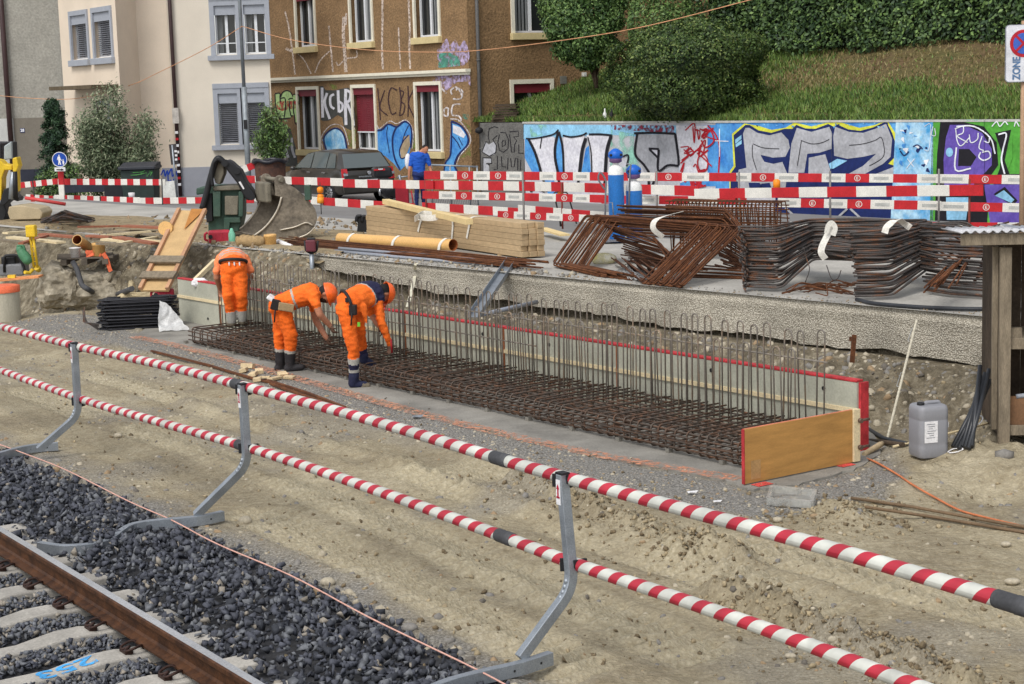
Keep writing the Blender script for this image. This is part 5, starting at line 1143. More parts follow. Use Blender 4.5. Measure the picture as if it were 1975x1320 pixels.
# ================================================================== cream house
CREAM=M('cream_render',lin((216,206,190)),rough=.9,var=.05,vs=.8,bump=.15,bs=40,fine=.04);CREAM2=M('cream_render_warm',lin((222,206,186)),rough=.9,var=.05,vs=.8,fine=.04)
GTRIM=S('trim_bluegrey',(158,162,170),rough=.7,var=.05);PLINTH=S('plinth_bluegrey',(150,152,160),rough=.85,var=.07,vs=1.5);DPIPE=S('pipe_brown',(62,44,44),rough=.5)
cd0=PD(338,300,57.0);cd0.z=0;CM=Wall(cd0,cd0+V((20,0,0)));CM.u=V((1,0,0));CM.o=cd0
e=thing('cream_house','cream rendered apartment house with blue-grey window surrounds and plinth','house',V((cd0.x,cd0.y,.15)))
c1=[(405,0,521,106),(413,170,521,279)]
RC=[CM.rect(*q)for q in c1];uR=CM.uv(524,200)[0]-.9
wall_mesh(CM,0,uR+.9,-.5,10,[(a+.05,b-.05,c+.02,d-.05)for a,b,c,d in RC],.3).build('main_wall',CREAM,e)
def pair(e,W,R,rail,slat):
    a,b,c,d=R;mid=(a+b)/2;t=.14
    m=MB();wbox(W,a,b,d,d+.16,-.02,.07,m);m.build('lintel',GTRIM,e)
    for (u0,u1)in ((a,mid+.02),(mid-.02+.001,b)):window(e,W,(u0,u1,c,d),trim=.15,tmat=GTRIM,smat=GTRIM,sill=False,box=.19,slat=.98 if slat else None,red=0 if slat else .19,boxmat=GTRIM,rail=rail,two=not slat,curt=.3 if not slat else 0)
    wbox(W,a-.1,b+.1,c-.16,c-.005,-.02,.16).build('sill',GTRIM,e)
pair(e,CM,RC[0],True,False);pair(e,CM,RC[1],False,True)
zp=CM.uv(400,322)[1];wbox(CM,-.45,uR+.9,-.5,zp,-.02,.05).build('plinth',PLINTH,e)
m=MB();m.tube([CM.pt(.12,-.3,.12),CM.pt(.12,10,.12)],.062,12);dp=m.build('downpipe',DPIPE,e)
zb1=CM.uv(350,238)[1];zb0=CM.uv(350,208)[1];wbox(CM,.02,.22,zb1,zb0,.05,.21).build('pipe_sleeve',S('sleeve_pale',(190,184,176)),dp)
for k in range(9):wbox(CM,.07,.17,zb1-.25-.21*k,zb1-.33-.21*k,.183,.187).build('sticker',[STK,P_RED,P_WHT][k %3],dp)
# light wall left of the pipe, oriel block with two shuttered windows
u_l=CM.uv(268,120)[0];wbox(CM,u_l-.3,-.0,-.5,10,-.35,.012).build('recess_wall',CREAM2,e)
ob0=PD(229,120,55.4);ob0.z=0;OW=Wall(ob0,ob0+hu*6);OW.u=hu;OW.o=ob0
ow_r=[(136,20,172,116),(179,13,218,112)];RO=[OW.rect(*q)for q in ow_r];uo=OW.uv(118,100)[0];zo=OW.uv(185,166)[1]
wall_mesh(OW,0,uo,zo,10,[(min(a,b)+.05,max(a,b)-.05,c+.02,d-.05)for a,b,c,d in RO],.3).build('oriel_front',CREAM2,e)
wall_mesh(OW,0,uo,-.5,zo,[],.0).build('lower_front',CREAM2,e)
m=MB();bk=CM.pt(u_l,0,0.012);m.add([OW.pt(0,-.5),V((bk.x,bk.y,-.5)),V((bk.x,bk.y,10)),OW.pt(0,10)],[(0,1,2,3)]);m.build('oriel_side',CREAM2,e)
for R in RO:
    window(e,OW,R,trim=.14,tmat=GTRIM,smat=GTRIM,box=.2,slat=.97,boxmat=GTRIM,two=False,curt=0)
wbox(OW,.15,uo*.78,zo-.10,zo+.02,0,.9).build('canopy',S('canopy_brown',(96,84,66),rough=.9),e)
a,b,c,d=OW.rect(190,195,214,300);window(e,OW,(a,b,c,d),trim=.12,tmat=GTRIM,smat=GTRIM,box=.1,slat=.97,boxmat=GTRIM,two=False,curt=0)
a,b,c,d=CM.rect(243,190,266,300);window(e,CM,(a-.6,b-.2,c,d),trim=.12,depth=-.02,tmat=GTRIM,smat=GTRIM,box=.1,slat=.97,boxmat=GTRIM,two=False,curt=0)
# blue scrawl on the plinth
PB_=GP('scrawl_blue',(36,70,170),(10,.2,.45));Zb=lambda x,y:(220+x/9.43,260+y/9.43)
for L_ in ([(850,740),(905,640),(930,760),(970,650),(985,860)],[(985,730),(1045,620),(1060,760),(1110,680)],[(1150,660),(1130,700),(1160,760)],[(1000,850),(1030,830),(1050,860)],[(1070,850),(1120,760)]):gstroke(CM,G(Zb,L_),2.4,PB_,e,16)
# ================================================================== grey house
gd0=PD(126,200,60.0);gd0.z=0;GW=Wall(gd0,gd0-V((20,0,0)));GW.u=V((-1,.05,0)).normalized();GW.o=gd0
e=thing('grey_house','grey rough-rendered house at the far left with house number','house',gd0+V((0,0,.15)))
GREYR=M('grey_render',lin((150,147,138)),rough=.95,var=.10,vs=1.5,bump=.5,bs=14,fine=.12);zg=GW.uv(80,227)[1]
wall_mesh(GW,-.2,8,zg,11,[],0).build('upper_wall',GREYR,e)
wbox(GW,-.2,GW.uv(28,280)[0],-.5,zg,-.3,.03).build('lower_wall',S('grey_smooth',(118,112,102),rough=.9,var=.06),e)
wbox(GW,GW.uv(28,280)[0],8,-.5,zg,-.3,.025).build('lower_pilaster',S('grey_pale',(186,186,182),rough=.9,var=.06),e)
m=MB();t_=GW.pt(GW.uv(4,0)[0],10,.15);m.tube([GW.pt(GW.uv(22,280)[0],-.3,.15),GW.pt(GW.uv(22,280)[0],10,.15)],.085,12);m.build('downpipe',DPIPE,e)
a,b,c,d=GW.rect(38,248,47,256);pl=wbox(GW,a,b,c,d,.03,.05).build('number_plate',P_NAVY,e)
vs_,fs_=text_mb('28',(d-c)*.95,0,.004);m=MB();o_=GW.pt((a+b)/2,(c+d)/2,.056);m.add([o_-GW.u*p.x+upz*p.y for p in vs_],fs_);m.build('number',P_WHT,pl)
# ================================================================== lamp post and overhead cord
pb=PD(481,372,53.0);pb.z=.2;e=thing('lamp_post','slim grey lamp post with a cord tied round it','lamp post',pb)
m=MB();hp=PD(470,168,53).z;m.tube([pb,V((pb.x,pb.y,hp))],.085,14);m.build('lower_shaft',S('post_grey',(140,146,150),rough=.5,metal=.3),e);m=MB();m.tube([V((pb.x,pb.y,hp)),V((pb.x,pb.y,10))],[.055,.05],12);m.build('upper_shaft',MATS['post_grey'],e)
m=MB();zq=PD(476,240,53).z;m.box((pb.x,pb.y-.09,zq),(.1,.06,.27));m.build('notice_box',BLK,e)
CORDO=S('orange_cord',(206,150,110),rough=.7)
tie=PD(467,51,52.9)
P=[PD(-20,183,58.5),PD(60,190,58),PD(150,190,57),PD(250,165,56),PD(300,143,55.6),PD(400,93,54),tie];m=MB();m.tube(catmull(P,6),.011,6);m.build('overhead_cord',CORDO,origin=tie,label='sagging cord from the lamp post to the left edge',cat='cord')
P=[tie,PD(560,77,48),PD(700,96,44),PD(830,101,42),PD(930,97,40),PD(1100,76,38),PD(1250,50,37),PD(1440,2,36),PD(1500,-15,35.5)];m=MB();m.tube(catmull(P,6),.010,6);m.build('overhead_cord',CORDO,origin=tie,label='long orange cord from the lamp post past the brown house to the hedge',cat='cord')
# ================================================================== retaining wall with murals
w0=PD(926,240,51.2);w1=PD(1010,240,50.0);w2=PD(1975,232,36.8);wz=2.37
WW=Wall(V((w1.x,w1.y,0)),V((w2.x,w2.y,0)));LW=(V((w2.x,w2.y,0))-WW.o).length+9
e=thing('retaining_wall','long concrete retaining wall covered in colourful graffiti','wall',V((w1.x,w1.y,.2)))
BASEG=M('wall_base',lin((176,176,178)),rough=.9,var=.12,vs=1.2,bump=.2,bs=30,fine=.08,col2=lin((206,204,212)))
wbox(WW,0,LW,-.6,wz,-.4,0).build('wall_body',BASEG,e)
wbox(WW,-.02,LW,wz+.002,wz+.05,-.45,.03).build('coping',S('coping_grey',(186,184,178),rough=.9),e)
WD=Wall(V((w0.x,w0.y,0)),V((w1.x,w1.y,0)));LD=(w1-w0).length;e2=thing('dark_wall','dark grey wall block with hand-drawn letters next to the brown house','wall',V((w0.x,w0.y,.2)))
wbox(WD,0,LD-.02,-.6,wz+.03,-1.2,.0).build('wall_body',M('dark_concrete',lin((104,102,98)),rough=.95,var=.2,vs=2,bump=.5,bs=20,fine=.15),e2)
Zd=lambda x,y:(900+x/10.157,220+y/10.157)
gpoly_(WD,G(Zd,[(310,750),(360,550),(440,600),(540,540),(590,650),(540,800),(440,820)]),P_SILV,e2,1);gpoly_(WD,G(Zd,[(320,870),(480,880),(480,960),(380,960),(440,1020),(440,1130),(330,1130)]),P_SILV,e2,1)
for L_ in ([(620,270),(540,250),(440,290),(420,450),(450,560),(380,540),(300,740),(440,830),(570,760),(580,620),(510,500),(600,420)],[(640,400),(610,560),(640,710),(720,750),(810,680),(820,500),(760,370),(660,360)],[(720,510),(690,560),(700,640),(760,600),(750,510)],[(840,350),(1010,335),(1010,440),(920,450),(980,520),(940,600),(930,750),(880,750),(840,400)],[(310,860),(480,860),(490,970),(380,980),(450,1000)],[(320,870),(320,1120)],[(600,820),(600,1080),(530,1090)],[(680,830),(690,1030),(770,1040)],[(810,860),(800,1090)],[(860,870),(880,1040),(930,1040),(950,870),(1000,870),(1000,1100)],[(1060,900),(1050,1100)],[(1020,600),(1020,770),(1110,770)]):gstroke(WD,G(Zd,L_),1.6,P_BLACK,e2,2,'paint_letter',smooth=False)
m=MB();m.ell(PD(924,252,51),(.12,.12,.10),10);m.build('junction_box',BLK,e2)
# stack of boards on the dark wall
rr=random.Random(31)
for k in range(7):
    c=V((w0.x,w0.y,0)).lerp(V((w1.x,w1.y,0)),.62)+V((.0,.6,wz+.08+.075*k));m=MB();m.box(c,(.9-.05*k+rr.uniform(-.1,.1),.5,.06),rotz(rr.uniform(-.3,.1)));m.build('old_board',DKW,origin=c,label='dark weathered board in the pile on the dark wall, %s from below' %['first','second','third','fourth','fifth','sixth','top one, seventh'][k],cat='board',group='board pile on the dark wall')
Za=lambda x,y:(1000+x/4.9375,220+y/4.9375);Zm=lambda x,y:(1380+x/5.197,220+y/5.197);Zr=lambda x,y:(1680+x/3.22,30+y/3.22)
F_=lambda f,L_,mat,l,n='paint_area':gpoly_(WW,G(f,L_),mat,e,l,n);K_=lambda f,L_,w,mat,l,sm=True:gstroke(WW,G(f,L_),w,mat,e,l,smooth=sm)
# left piece: pale silver letters, black outlines
F_(Za,[(50,100),(1500,110),(1500,240),(900,200),(50,240)],P_LBLUE,1);F_(Za,[(100,105),(260,105),(300,200),(120,220)],P_MINT,2);F_(Za,[(60,240),(110,240),(215,555),(130,555),(60,420)],P_BLUE,2)
F_(Za,[(110,240),(340,215),(370,555),(215,555)],P_LSIL,3);F_(Za,[(385,200),(345,400),(370,555),(430,555),(425,350)],P_BLUE,3);F_(Za,[(430,220),(630,205),(575,555),(432,555)],P_LSIL,3)
F_(Za,[(650,200),(880,205),(820,555),(700,555),(685,330)],P_LSIL,3);F_(Za,[(640,330),(600,555),(690,555),(670,300)],P_BLUE,2);F_(Za,[(880,150),(1100,190),(1100,380),(1200,550),(870,555)],P_MINT,2)
F_(Za,[(1125,195),(1490,195),(1520,480),(1340,540),(1320,640),(1240,640),(1115,390)],P_SILV,3);F_(Za,[(1250,330),(1335,340),(1325,420)],P_LSIL,4);F_(Za,[(880,105),(1480,110),(1480,180),(900,150)],P_PINKM,4)
for L_,w in (([(70,235),(140,235),(260,215),(340,190),(380,150)],3),([(95,240),(150,350),(190,470),(215,560)],5),([(378,170),(350,300),(348,420),(375,560)],5),([(385,170),(420,330),(430,560)],4),([(420,205),(500,220),(600,205),(650,180)],3.4),([(640,230),(605,350),(580,560)],6),([(660,220),(690,360),(698,560)],2.2),([(670,195),(780,195),(890,205)],4),([(880,210),(840,350),(825,560)],6),([(1130,190),(1110,380),(1190,480),(1245,560)],4.4),([(1100,185),(1300,180),(1495,190)],4.4),([(1490,190),(1520,400),(1525,490)],4.4),([(1335,340),(1330,540),(1420,490),(1525,495)],4.4),([(1240,330),(1335,335)],4),([(1245,335),(1330,420)],4),([(980,410),(1045,395),(1030,500)],3),([(1240,640),(1240,690)],5),([(220,230),(205,330)],2)):K_(Za,L_,w,P_BLACK,6)
for L_ in ([(375,560),(388,690)],[(580,560),(560,700)],[(825,560),(815,720)],[(215,560),(270,740)],[(1290,640),(1270,690)],[(110,740),(160,710),(250,740)]):K_(Za,L_,4.5,P_BLACK,6)
F_(Za,[(215,600),(330,600),(370,760),(280,760)],P_BLUE,3);F_(Za,[(850,640),(1000,640),(1000,800),(840,800)],P_MINT,3)
# red scribble on blue
F_(Za,[(1500,110),(2030,105),(2030,690),(1540,690)],P_BLUE,1);F_(Za,[(1500,110),(1800,110),(1800,560),(1540,660)],P_LSIL,2)
rr=random.Random(9)
for k in range(20):
    x0,y0=1520+rr.uniform(0,260),130+rr.uniform(0,540);K_(Za,[(x0,y0),(x0+rr.uniform(20,90),y0+rr.uniform(-90,60)),(x0+rr.uniform(-10,90),y0+rr.uniform(20,120)),(x0+rr.uniform(0,120),y0+rr.uniform(-40,90))],rr.uniform(2.2,4.0),P_RED,4+k %3)
K_(Za,[(1700,380),(1740,360),(1800,440),(1790,530),(1740,550),(1705,480),(1730,400),(1840,500)],2.4,P_RED,7);K_(Za,[(1760,160),(1830,160),(1860,260),(1780,320),(1740,250)],3,P_RED,7)
K_(Za,[(1800,110),(1880,200),(1915,330),(1905,560)],3,P_RED,3);K_(Zm,[(-5,270),(130,275)],1.5,P_WHT,4);K_(Zm,[(40,150),(40,430)],1.5,P_WHT,4)
# main silver piece
F_(Zm,[(0,95),(1800,70),(1860,70),(1860,800),(0,800)],P_BLUE,2)
F_(Zm,[(140,580),(180,520),(165,200),(290,95),(430,120),(560,160),(700,140),(790,85),(960,125),(1130,85),(1240,80),(1440,140),(1600,110),(1720,60),(1800,190),(1810,470),(1840,520),(1810,800),(140,800)],P_YEL,3)
F_(Zm,[(150,600),(200,530),(180,215),(300,110),(340,110),(430,165),(560,190),(690,150),(770,150),(810,110),(900,145),(1000,150),(1130,100),(1185,130),(1220,105),(1330,155),(1450,170),(1580,135),(1710,75),(1770,190),(1800,280),(1790,440),(1730,500),(1800,520),(1790,800),(150,800)],P_NAVY,4)
F_(Zm,[(300,140),(340,140),(420,190),(540,215),(660,185),(730,260),(745,340),(700,430),(580,440),(450,410),(500,480),(580,495),(670,480),(720,600),(700,760),(240,760),(230,560),(310,540),(275,200)],P_SILV,5)
F_(Zm,[(815,140),(960,180),(1140,130),(1170,200),(1165,350),(1040,390),(920,400),(890,590),(730,590),(760,300)],P_SILV,5);F_(Zm,[(935,440),(1100,405),(1150,560),(1120,620),(930,620)],P_SILV,5)
F_(Zm,[(1200,130),(1340,180),(1480,190),(1600,150),(1710,100),(1770,250),(1755,430),(1680,500),(1500,600),(1300,620),(1480,520),(1610,400),(1480,430),(1320,450),(1190,420),(1180,220)],P_SILV,5);F_(Zm,[(1790,530),(1780,620),(1560,620)],P_SILV,5)
F_(Zm,[(455,420),(560,440),(700,430),(740,410),(715,560),(670,480),(580,500),(490,480)],P_NAVY,6)
for L_ in ([(375,300),(480,340),(640,350)],[(370,310),(370,420),(410,560)],[(855,265),(960,300),(1060,290),(1140,255)],[(860,270),(820,520)],[(1340,315),(1480,300),(1600,265),(1660,235),(1690,340),(1680,430),(1600,490),(1540,520)]):K_(Zm,L_,1.3,P_BLACK,7)
for q in ([(195,260),(260,210),(260,250),(200,300)],[(200,305),(262,260),(262,300),(205,335)],[(1135,500),(1220,450),(1320,470),(1180,550),(1150,550)]):F_(Zm,q,P_LBLUE,7)
for k in range(26):
    x,y=rr.uniform(330,1760),rr.uniform(85,125);F_(Zm,[(x,y),(x+rr.uniform(10,30),y+3),(x+15,y+rr.uniform(8,25))],[P_LBLUE,P_NAVY,P_BLUE][k %3],6)
for q in ([(330,690),(440,690),(480,740),(340,740)],[(460,700),(540,690),(560,740),(440,740)],[(960,690),(1010,690),(1010,740)]):F_(Zm,q,P_NAVY,7)
for L_ in ([(700,940),(830,1060)],[(1320,950),(1200,1060)],[(1350,950),(1470,1060)]):K_(Zm,L_,4,P_SILV,8)
F_(Zm,[(600,800),(1810,800),(1810,1080),(600,1080)],P_NAVY,2)
# blue mixed field right of it
F_(Zr,[(155,650),(385,650),(385,1300),(120,1300)],P_CYAN,5)
for k in range(22):
    x,y=rr.uniform(165,360),rr.uniform(670,960);F_(Zr,[(x,y),(x+rr.uniform(8,34),y+rr.uniform(-8,8)),(x+rr.uniform(5,26),y+rr.uniform(8,34)),(x-4,y+rr.uniform(5,20))],[P_NAVY,P_WHT,P_LBLUE,P_BLUE][k %4],6+k %2)
K_(Zr,[(180,840),(205,870),(235,845)],2.4,P_NAVY,8);K_(Zr,[(260,815),(290,805),(320,830)],2.4,P_NAVY,8);K_(Zr,[(330,690),(370,680),(360,830),(330,835)],1.2,P_WHT,8);K_(Zr,[(385,690),(375,740),(400,745),(395,700)],1.4,P_WHT,8)
K_(Zr,[(220,950),(270,890)],1.4,P_WHT,8);K_(Zr,[(225,890),(265,940)],1.4,P_WHT,8)
# green, black, purple letters at the right
F_(Zr,[(380,650),(1100,650),(1100,1300),(365,1300)],P_GRN,5);F_(Zr,[(430,660),(520,650),(700,690),(780,790),(790,930),(740,1000),(720,1300),(395,1300),(410,860)],P_BLACK,6)
F_(Zr,[(490,680),(580,680),(690,730),(750,830),(750,930),(700,985),(640,1010),(640,1060),(455,1060),(450,900),(465,760)],P_PUR,7);F_(Zr,[(545,830),(610,830),(655,880),(620,935),(540,935)],P_BLACK,8)
F_(Zr,[(700,1050),(1100,1050),(1100,1290),(740,1290)],P_PUR,7);F_(Zr,[(760,1110),(830,1065),(910,1150),(880,1180)],P_BLACK,8);F_(Zr,[(770,1120),(825,1085),(890,1145),(870,1165)],P_LBLUE,9);F_(Zr,[(465,1130),(610,1130),(590,1270),(470,1270)],P_LBLUE,7)
F_(Zr,[(770,730),(870,710),(830,900),(860,985),(920,985),(960,900),(950,710),(1100,710),(1100,1050),(760,1050),(800,950),(810,850)],P_BLACK,6)
F_(Zr,[(850,800),(875,750),(880,880),(850,960)],P_GRN,8)
for L_,w in (([(525,700),(535,780),(560,810),(610,760)],2.0),([(520,705),(570,690),(570,730),(535,750),(600,790)],2.0),([(610,740),(620,790),(660,770),(665,730)],2.0),([(690,750),(670,820),(700,840)],2),([(700,780),(730,790),(735,760)],2),([(680,850),(670,880),(700,900),(740,880),(730,845),(690,850)],2.6),([(530,820),(525,960),(620,950)],3.0),([(530,690),(640,690),(740,760),(770,860)],2.6),([(790,740),(840,735),(820,830),(810,900),(830,985)],3.0),([(750,690),(780,660),(800,690),(830,660),(850,680)],2.0),([(890,690),(900,660),(920,690)],2.0)):K_(Zr,L_,w,P_WHT,10)
cc=Zr(487,850);gpoly_(WW,[(cc[0]+7*math.cos(a*.5),cc[1]+9*math.sin(a*.5))for a in range(13)],P_LBLUE,e,9)
K_(Zr,[(703,650),(703,1250)],.6,P_BLACK,12,False);K_(Zr,[(520,650),(690,650)],2,P_MINT,9)
K_(Zm,[(1165,130),(1165,560)],.5,P_GREYD,12,False)
# bottles on the coping
for i,(x,w_,cm)in enumerate([(1159,'white bottle standing on the retaining wall, left of a dark one',WHT),(1172,'dark bottle with pale label on the retaining wall',BLK)]):
    p=WW.hit(x,236);p=V((p.x,p.y,wz+.05))-WW.n*.15;m=MB();m.lathe([(0,0),(.05,0),(.055,.02),(.055,.2),(.02,.27),(.018,.34),(0,.345)],p,n=12);m.build('bottle',cm,origin=p,label=w_,cat='bottle')
# ================================================================== grass bank, hedge, shrubs, trees
def leaf_faces(P,N_,size,rng,ar=.5,up=.0):
    """one rhombus leaf at every point P, roughly facing N_"""
    n=len(P);d=N_+rng.normal(0,.65,(n,3));d /=np.linalg.norm(d,axis=1)[:,None]
    a=rng.normal(0,1,(n,3));a[:,2]+=up;a-=d*np.sum(a*d,1)[:,None];a /=np.linalg.norm(a,axis=1)[:,None];b=np.cross(d,a)
    s=(size*rng.uniform(.6,1.3,n))[:,None]
    v=np.stack([P-a*s*.5,P+b*s*ar*.5+d*s*.08,P+a*s*.5,P-b*s*ar*.5+d*s*.08],1).reshape(-1,3)
    f=np.arange(n*4).reshape(n,4);return v,f
def foliage(name,P,N_,size,mats,parent,rng,ar=.5,prob=None,up=0.0):
    v,f=leaf_faces(P,N_,size,rng,ar,up);return fastmesh(name,v,f,mats,rng.choice(len(mats),len(f),p=prob),parent=parent)
def leafmat(n,c,c2):
    m=M(n,lin(c),rough=.55,col2=lin(c2),vs=1.4,thr=(.35,.65),fine=.25,fs=9,spec=.35);b=m.node_tree.nodes['Principled BSDF']
    return m
HEDG=[leafmat('hedge_leaf',(58,82,44),(84,108,58)),leafmat('hedge_leaf_dark',(38,58,36),(56,78,44)),leafmat('hedge_leaf_light',(96,124,64),(118,142,78))]
BOXL=[leafmat('shrub_leaf',(56,80,34),(84,104,48)),leafmat('shrub_leaf_dark',(36,54,26),(56,74,34)),leafmat('shrub_leaf_light',(108,124,62),(128,140,80))]
TREL=[leafmat('tree_leaf',(62,92,46),(90,116,58)),leafmat('tree_leaf_dark',(42,66,36),(60,84,44)),leafmat('tree_leaf_light',(106,132,74),(124,148,86))]
OLIV=[leafmat('olive_leaf',(98,112,84),(122,134,102)),leafmat('olive_leaf_dark',(60,74,52),(84,98,70)),leafmat('olive_leaf_light',(146,152,122),(160,164,132))]
CONI=[leafmat('fir_needle',(48,74,50),(66,92,60)),leafmat('fir_needle_dark',(30,50,38),(44,66,46))]
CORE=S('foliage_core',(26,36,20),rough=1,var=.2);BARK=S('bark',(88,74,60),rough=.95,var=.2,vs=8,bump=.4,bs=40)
GRASS=[leafmat('grass_blade',(92,120,52),(118,138,66)),leafmat('grass_blade_dry',(122,112,70),(140,124,84)),leafmat('grass_blade_dark',(62,88,38),(82,104,48))]
# bank surface: from the wall coping up to the hedge
bn=V((-WW.n.x,-WW.n.y,0))            # away from the street
def bank_z(u,w):
    rise=2.42+.30*w+.06*np.sin(u*.8)*np.minimum(w,1)+.25*fbm(u*.5,w*.5,3,71)*np.minimum(w*.5,1)
    return np.where(w<.5,2.425,rise-.02)
us=np.linspace(-3,LW+2,120);ws=np.concatenate([np.linspace(.35,9,40),[20]]);UU,W_=np.meshgrid(us,ws)
ZB=bank_z(UU,np.minimum(W_,9));XB_=WW.o.x+WW.u.x*UU+bn.x*W_;YB_=WW.o.y+WW.u.y*UU+bn.y*W_
va=np.stack([XB_,YB_,ZB],-1).reshape(-1,3);ii=np.arange(va.shape[0]).reshape(UU.shape);fa=np.stack([ii[:-1,:-1],ii[:-1,1:],ii[1:,1:],ii[1:,:-1]],-1).reshape(-1,4)
BANKM=M('bank_soil',lin((98,80,56)),rough=1,col2=lin((86,84,48)),vs=.7,thr=(.38,.6),fine=.25,fs=9)
fastmesh('grass_bank',va,fa,BANKM,smooth=True,kind='structure')
def bpt(u,w,dz=0):return np.stack([WW.o.x+WW.u.x*u+bn.x*w,WW.o.y+WW.u.y*u+bn.y*w,bank_z(u,w)+dz],-1)
r=np.random.default_rng(5);n=90000;u=r.uniform(-2.5,LW,n);w=.06+r.uniform(0,1,n)**1.3*5.9
dry=sstep(1.6,3.6,w+fbm(u*.6,w*.6,3,15)*3.0)*sstep(4.5,8.5,u);k=r.uniform(0,1,n)>dry*.72;u,w,dry=u[k],w[k],dry[k];n=len(u)
base_=bpt(u,w);h=r.uniform(.05,.18,n)*(1.15-.55*dry);an=r.uniform(0,2*PI,n);lean=r.normal(0,.4,(n,2))
sx=np.stack([np.cos(an),np.sin(an),np.zeros(n)],1)*.020
tip=base_+np.stack([lean[:,0]*h,lean[:,1]*h,h],1);v=np.stack([base_-sx,base_+sx,tip],1).reshape(-1,3);f=np.arange(3*n).reshape(n,3)
mi=np.where(r.uniform(0,1,n)<dry*.8+.05,1,np.where(r.uniform(0,1,n)<.45,2,0));g=fastmesh('grass',v,f,GRASS,mi,kind='stuff',label='grass and dry stalks growing on the bank')
# hedge along the top of the bank
e=thing('hedge','tall dark leafy hedge along the top of the bank','hedge',V(bpt(np.array([12.]),np.array([6.6]))[0]))
r=np.random.default_rng(6)
def hedge_pts(n,w0,u0,u1,zt,rng):
    u=rng.uniform(u0,u1,n);zz=rng.uniform(0,1,n)**.9;lump=fbm(u*.7,zz*3,4,44)*1.3
    w=w0-lump*.8+rng.exponential(.16,n);z=bank_z(u,np.full(n,w0))+.12+zz*zt+rng.normal(0,.05,n);z=np.where(zz<.12,z+.5*fbm(u*1.2,zz,3,9),z)
    P=np.stack([WW.o.x+WW.u.x*u+bn.x*w,WW.o.y+WW.u.y*u+bn.y*w,z],1);N_=np.tile(np.array([-bn.x,-bn.y,.45]),(n,1));return P,N_
P,N_=hedge_pts(85000,5.4,1.2,LW+1,5.4,r);foliage('crown',P,N_,.13,HEDG,e,r,.55,[.5,.34,.16])
m=MB();wbox(WW,1.5,LW+1,3.5,9.3,-5.95,-9,m);m.build('light_block_core',CORE,e)  # dark core added behind the leaves to stop light leaking through
for k in range(14):
    p=V(bpt(np.array([1.8+k*1.35]),np.array([5.9]))[0]);m=MB();m.tube([p,p+V((.05,.1,.8)),p+V((-.1,.2,2.2))],[.05,.04,.02],6);m.build('trunk',BARK,e)
# round-topped shrub
def blob_pts(n,c,rad,rng,lump=.18,seed=3,low=-.9):
    d=rng.normal(0,1,(n,3));d /=np.linalg.norm(d,axis=1)[:,None];k=d[:,2]>low;d=d[k];n=len(d)
    th=np.arctan2(d[:,1],d[:,0]);rr_=1+lump*2*fbm(th*1.6+5,d[:,2]*2.6+5,4,seed)-np.abs(rng.normal(0,.05,n));se=np.abs(d)**2.6;kf=(se.sum(1))**(-1/2.6)
    P=np.array(c)+d*np.array(rad)*(rr_*kf)[:,None];return P,d
cS=PD(1326,150,45.3);cS=V((cS.x,cS.y,0));b0=PD(1318,238,45.3).z;t0_=PD(1318,52,45.3).z
e=thing('clipped_shrub','large rounded dark green shrub overhanging the graffiti wall','shrub',V((cS.x,cS.y,b0)))
cc=(cS.x,cS.y,(b0+t0_)/2+.05);P,N_=blob_pts(52000,cc,(1.74,1.5,(t0_-b0)/2+.0),r,.42,3,-1);P=P+(r.exponential(.05,(len(P),1))*N_);foliage('crown',P,N_,.085,BOXL,e,r,.5,[.5,.36,.14])
m=MB();m.ell(cc,(1.35,1.05,(t0_-b0)/2-.35),20);m.build('light_block_core',CORE,e);m=MB();m.tube([V((cS.x,cS.y,b0-.3)),V((cS.x,cS.y,b0+1))],[.1,.06],8);m.build('trunk',BARK,e)  # dark ellipsoid added inside the crown to block light between leaves
# light shrub shoots between shrub and hedge
cB=PD(1275,38,48.5);P,N_=blob_pts(9000,(cB.x,cB.y,cB.z),(.85,.7,1.0),r,.35,8,-1);e=thing('loose_shrub','loose lighter green shrub behind the rounded one','shrub',V((cB.x,cB.y,cB.z-1.2)));foliage('crown',P,N_,.10,[HEDG[0],HEDG[2]],e,r,.45);m=MB();m.tube([V((cB.x,cB.y,cB.z-1.3)),V((cB.x,cB.y,cB.z+.5))],[.05,.02],6);m.build('trunk',BARK,e)
# small tree in front of the brown house side
tb_=PD(1150,150,50.5);e=thing('small_tree','small leafy tree with forked trunk before the brown house side','tree',tb_)
m=MB()
for (x,y,rr_)in [(1118,40,.05),(1150,30,.06),(1172,60,.04),(1090,60,.035),(1140,90,.04)]:
    q=PD(x,y,50.5+random.uniform(-.4,.4));mid=tb_.lerp(q,.35)+V((random.uniform(-.05,.05),0,.1));m.tube(catmull([tb_-V((0,0,.3)),mid,q],4),[rr_*(1-.08*k)for k in range(9)],7)
m.build('trunk',BARK,e);PP=[];NN=[]
for (x,y,dd,s)in [(1120,40,50.4,.75),(1085,50,50.1,.5),(1150,20,50.6,.75),(1176,40,50.3,.30),(1100,90,50.2,.42),(1140,75,50.0,.55),(1120,-10,50.5,.8),(1165,90,50.4,.35),(1075,15,50.4,.45),(1132,112,50.2,.32),(1180,0,50.5,.38)]:
    c=PD(x,y,dd);P,N_=blob_pts(2600,c,(s,s*.9,s*.85),r,.4,int(x)%17,-1);P+=r.normal(0,.07,P.shape);PP.append(P);NN.append(N_)
foliage('crown',np.concatenate(PP),np.concatenate(NN),.11,TREL,e,r,.5,[.5,.3,.2])
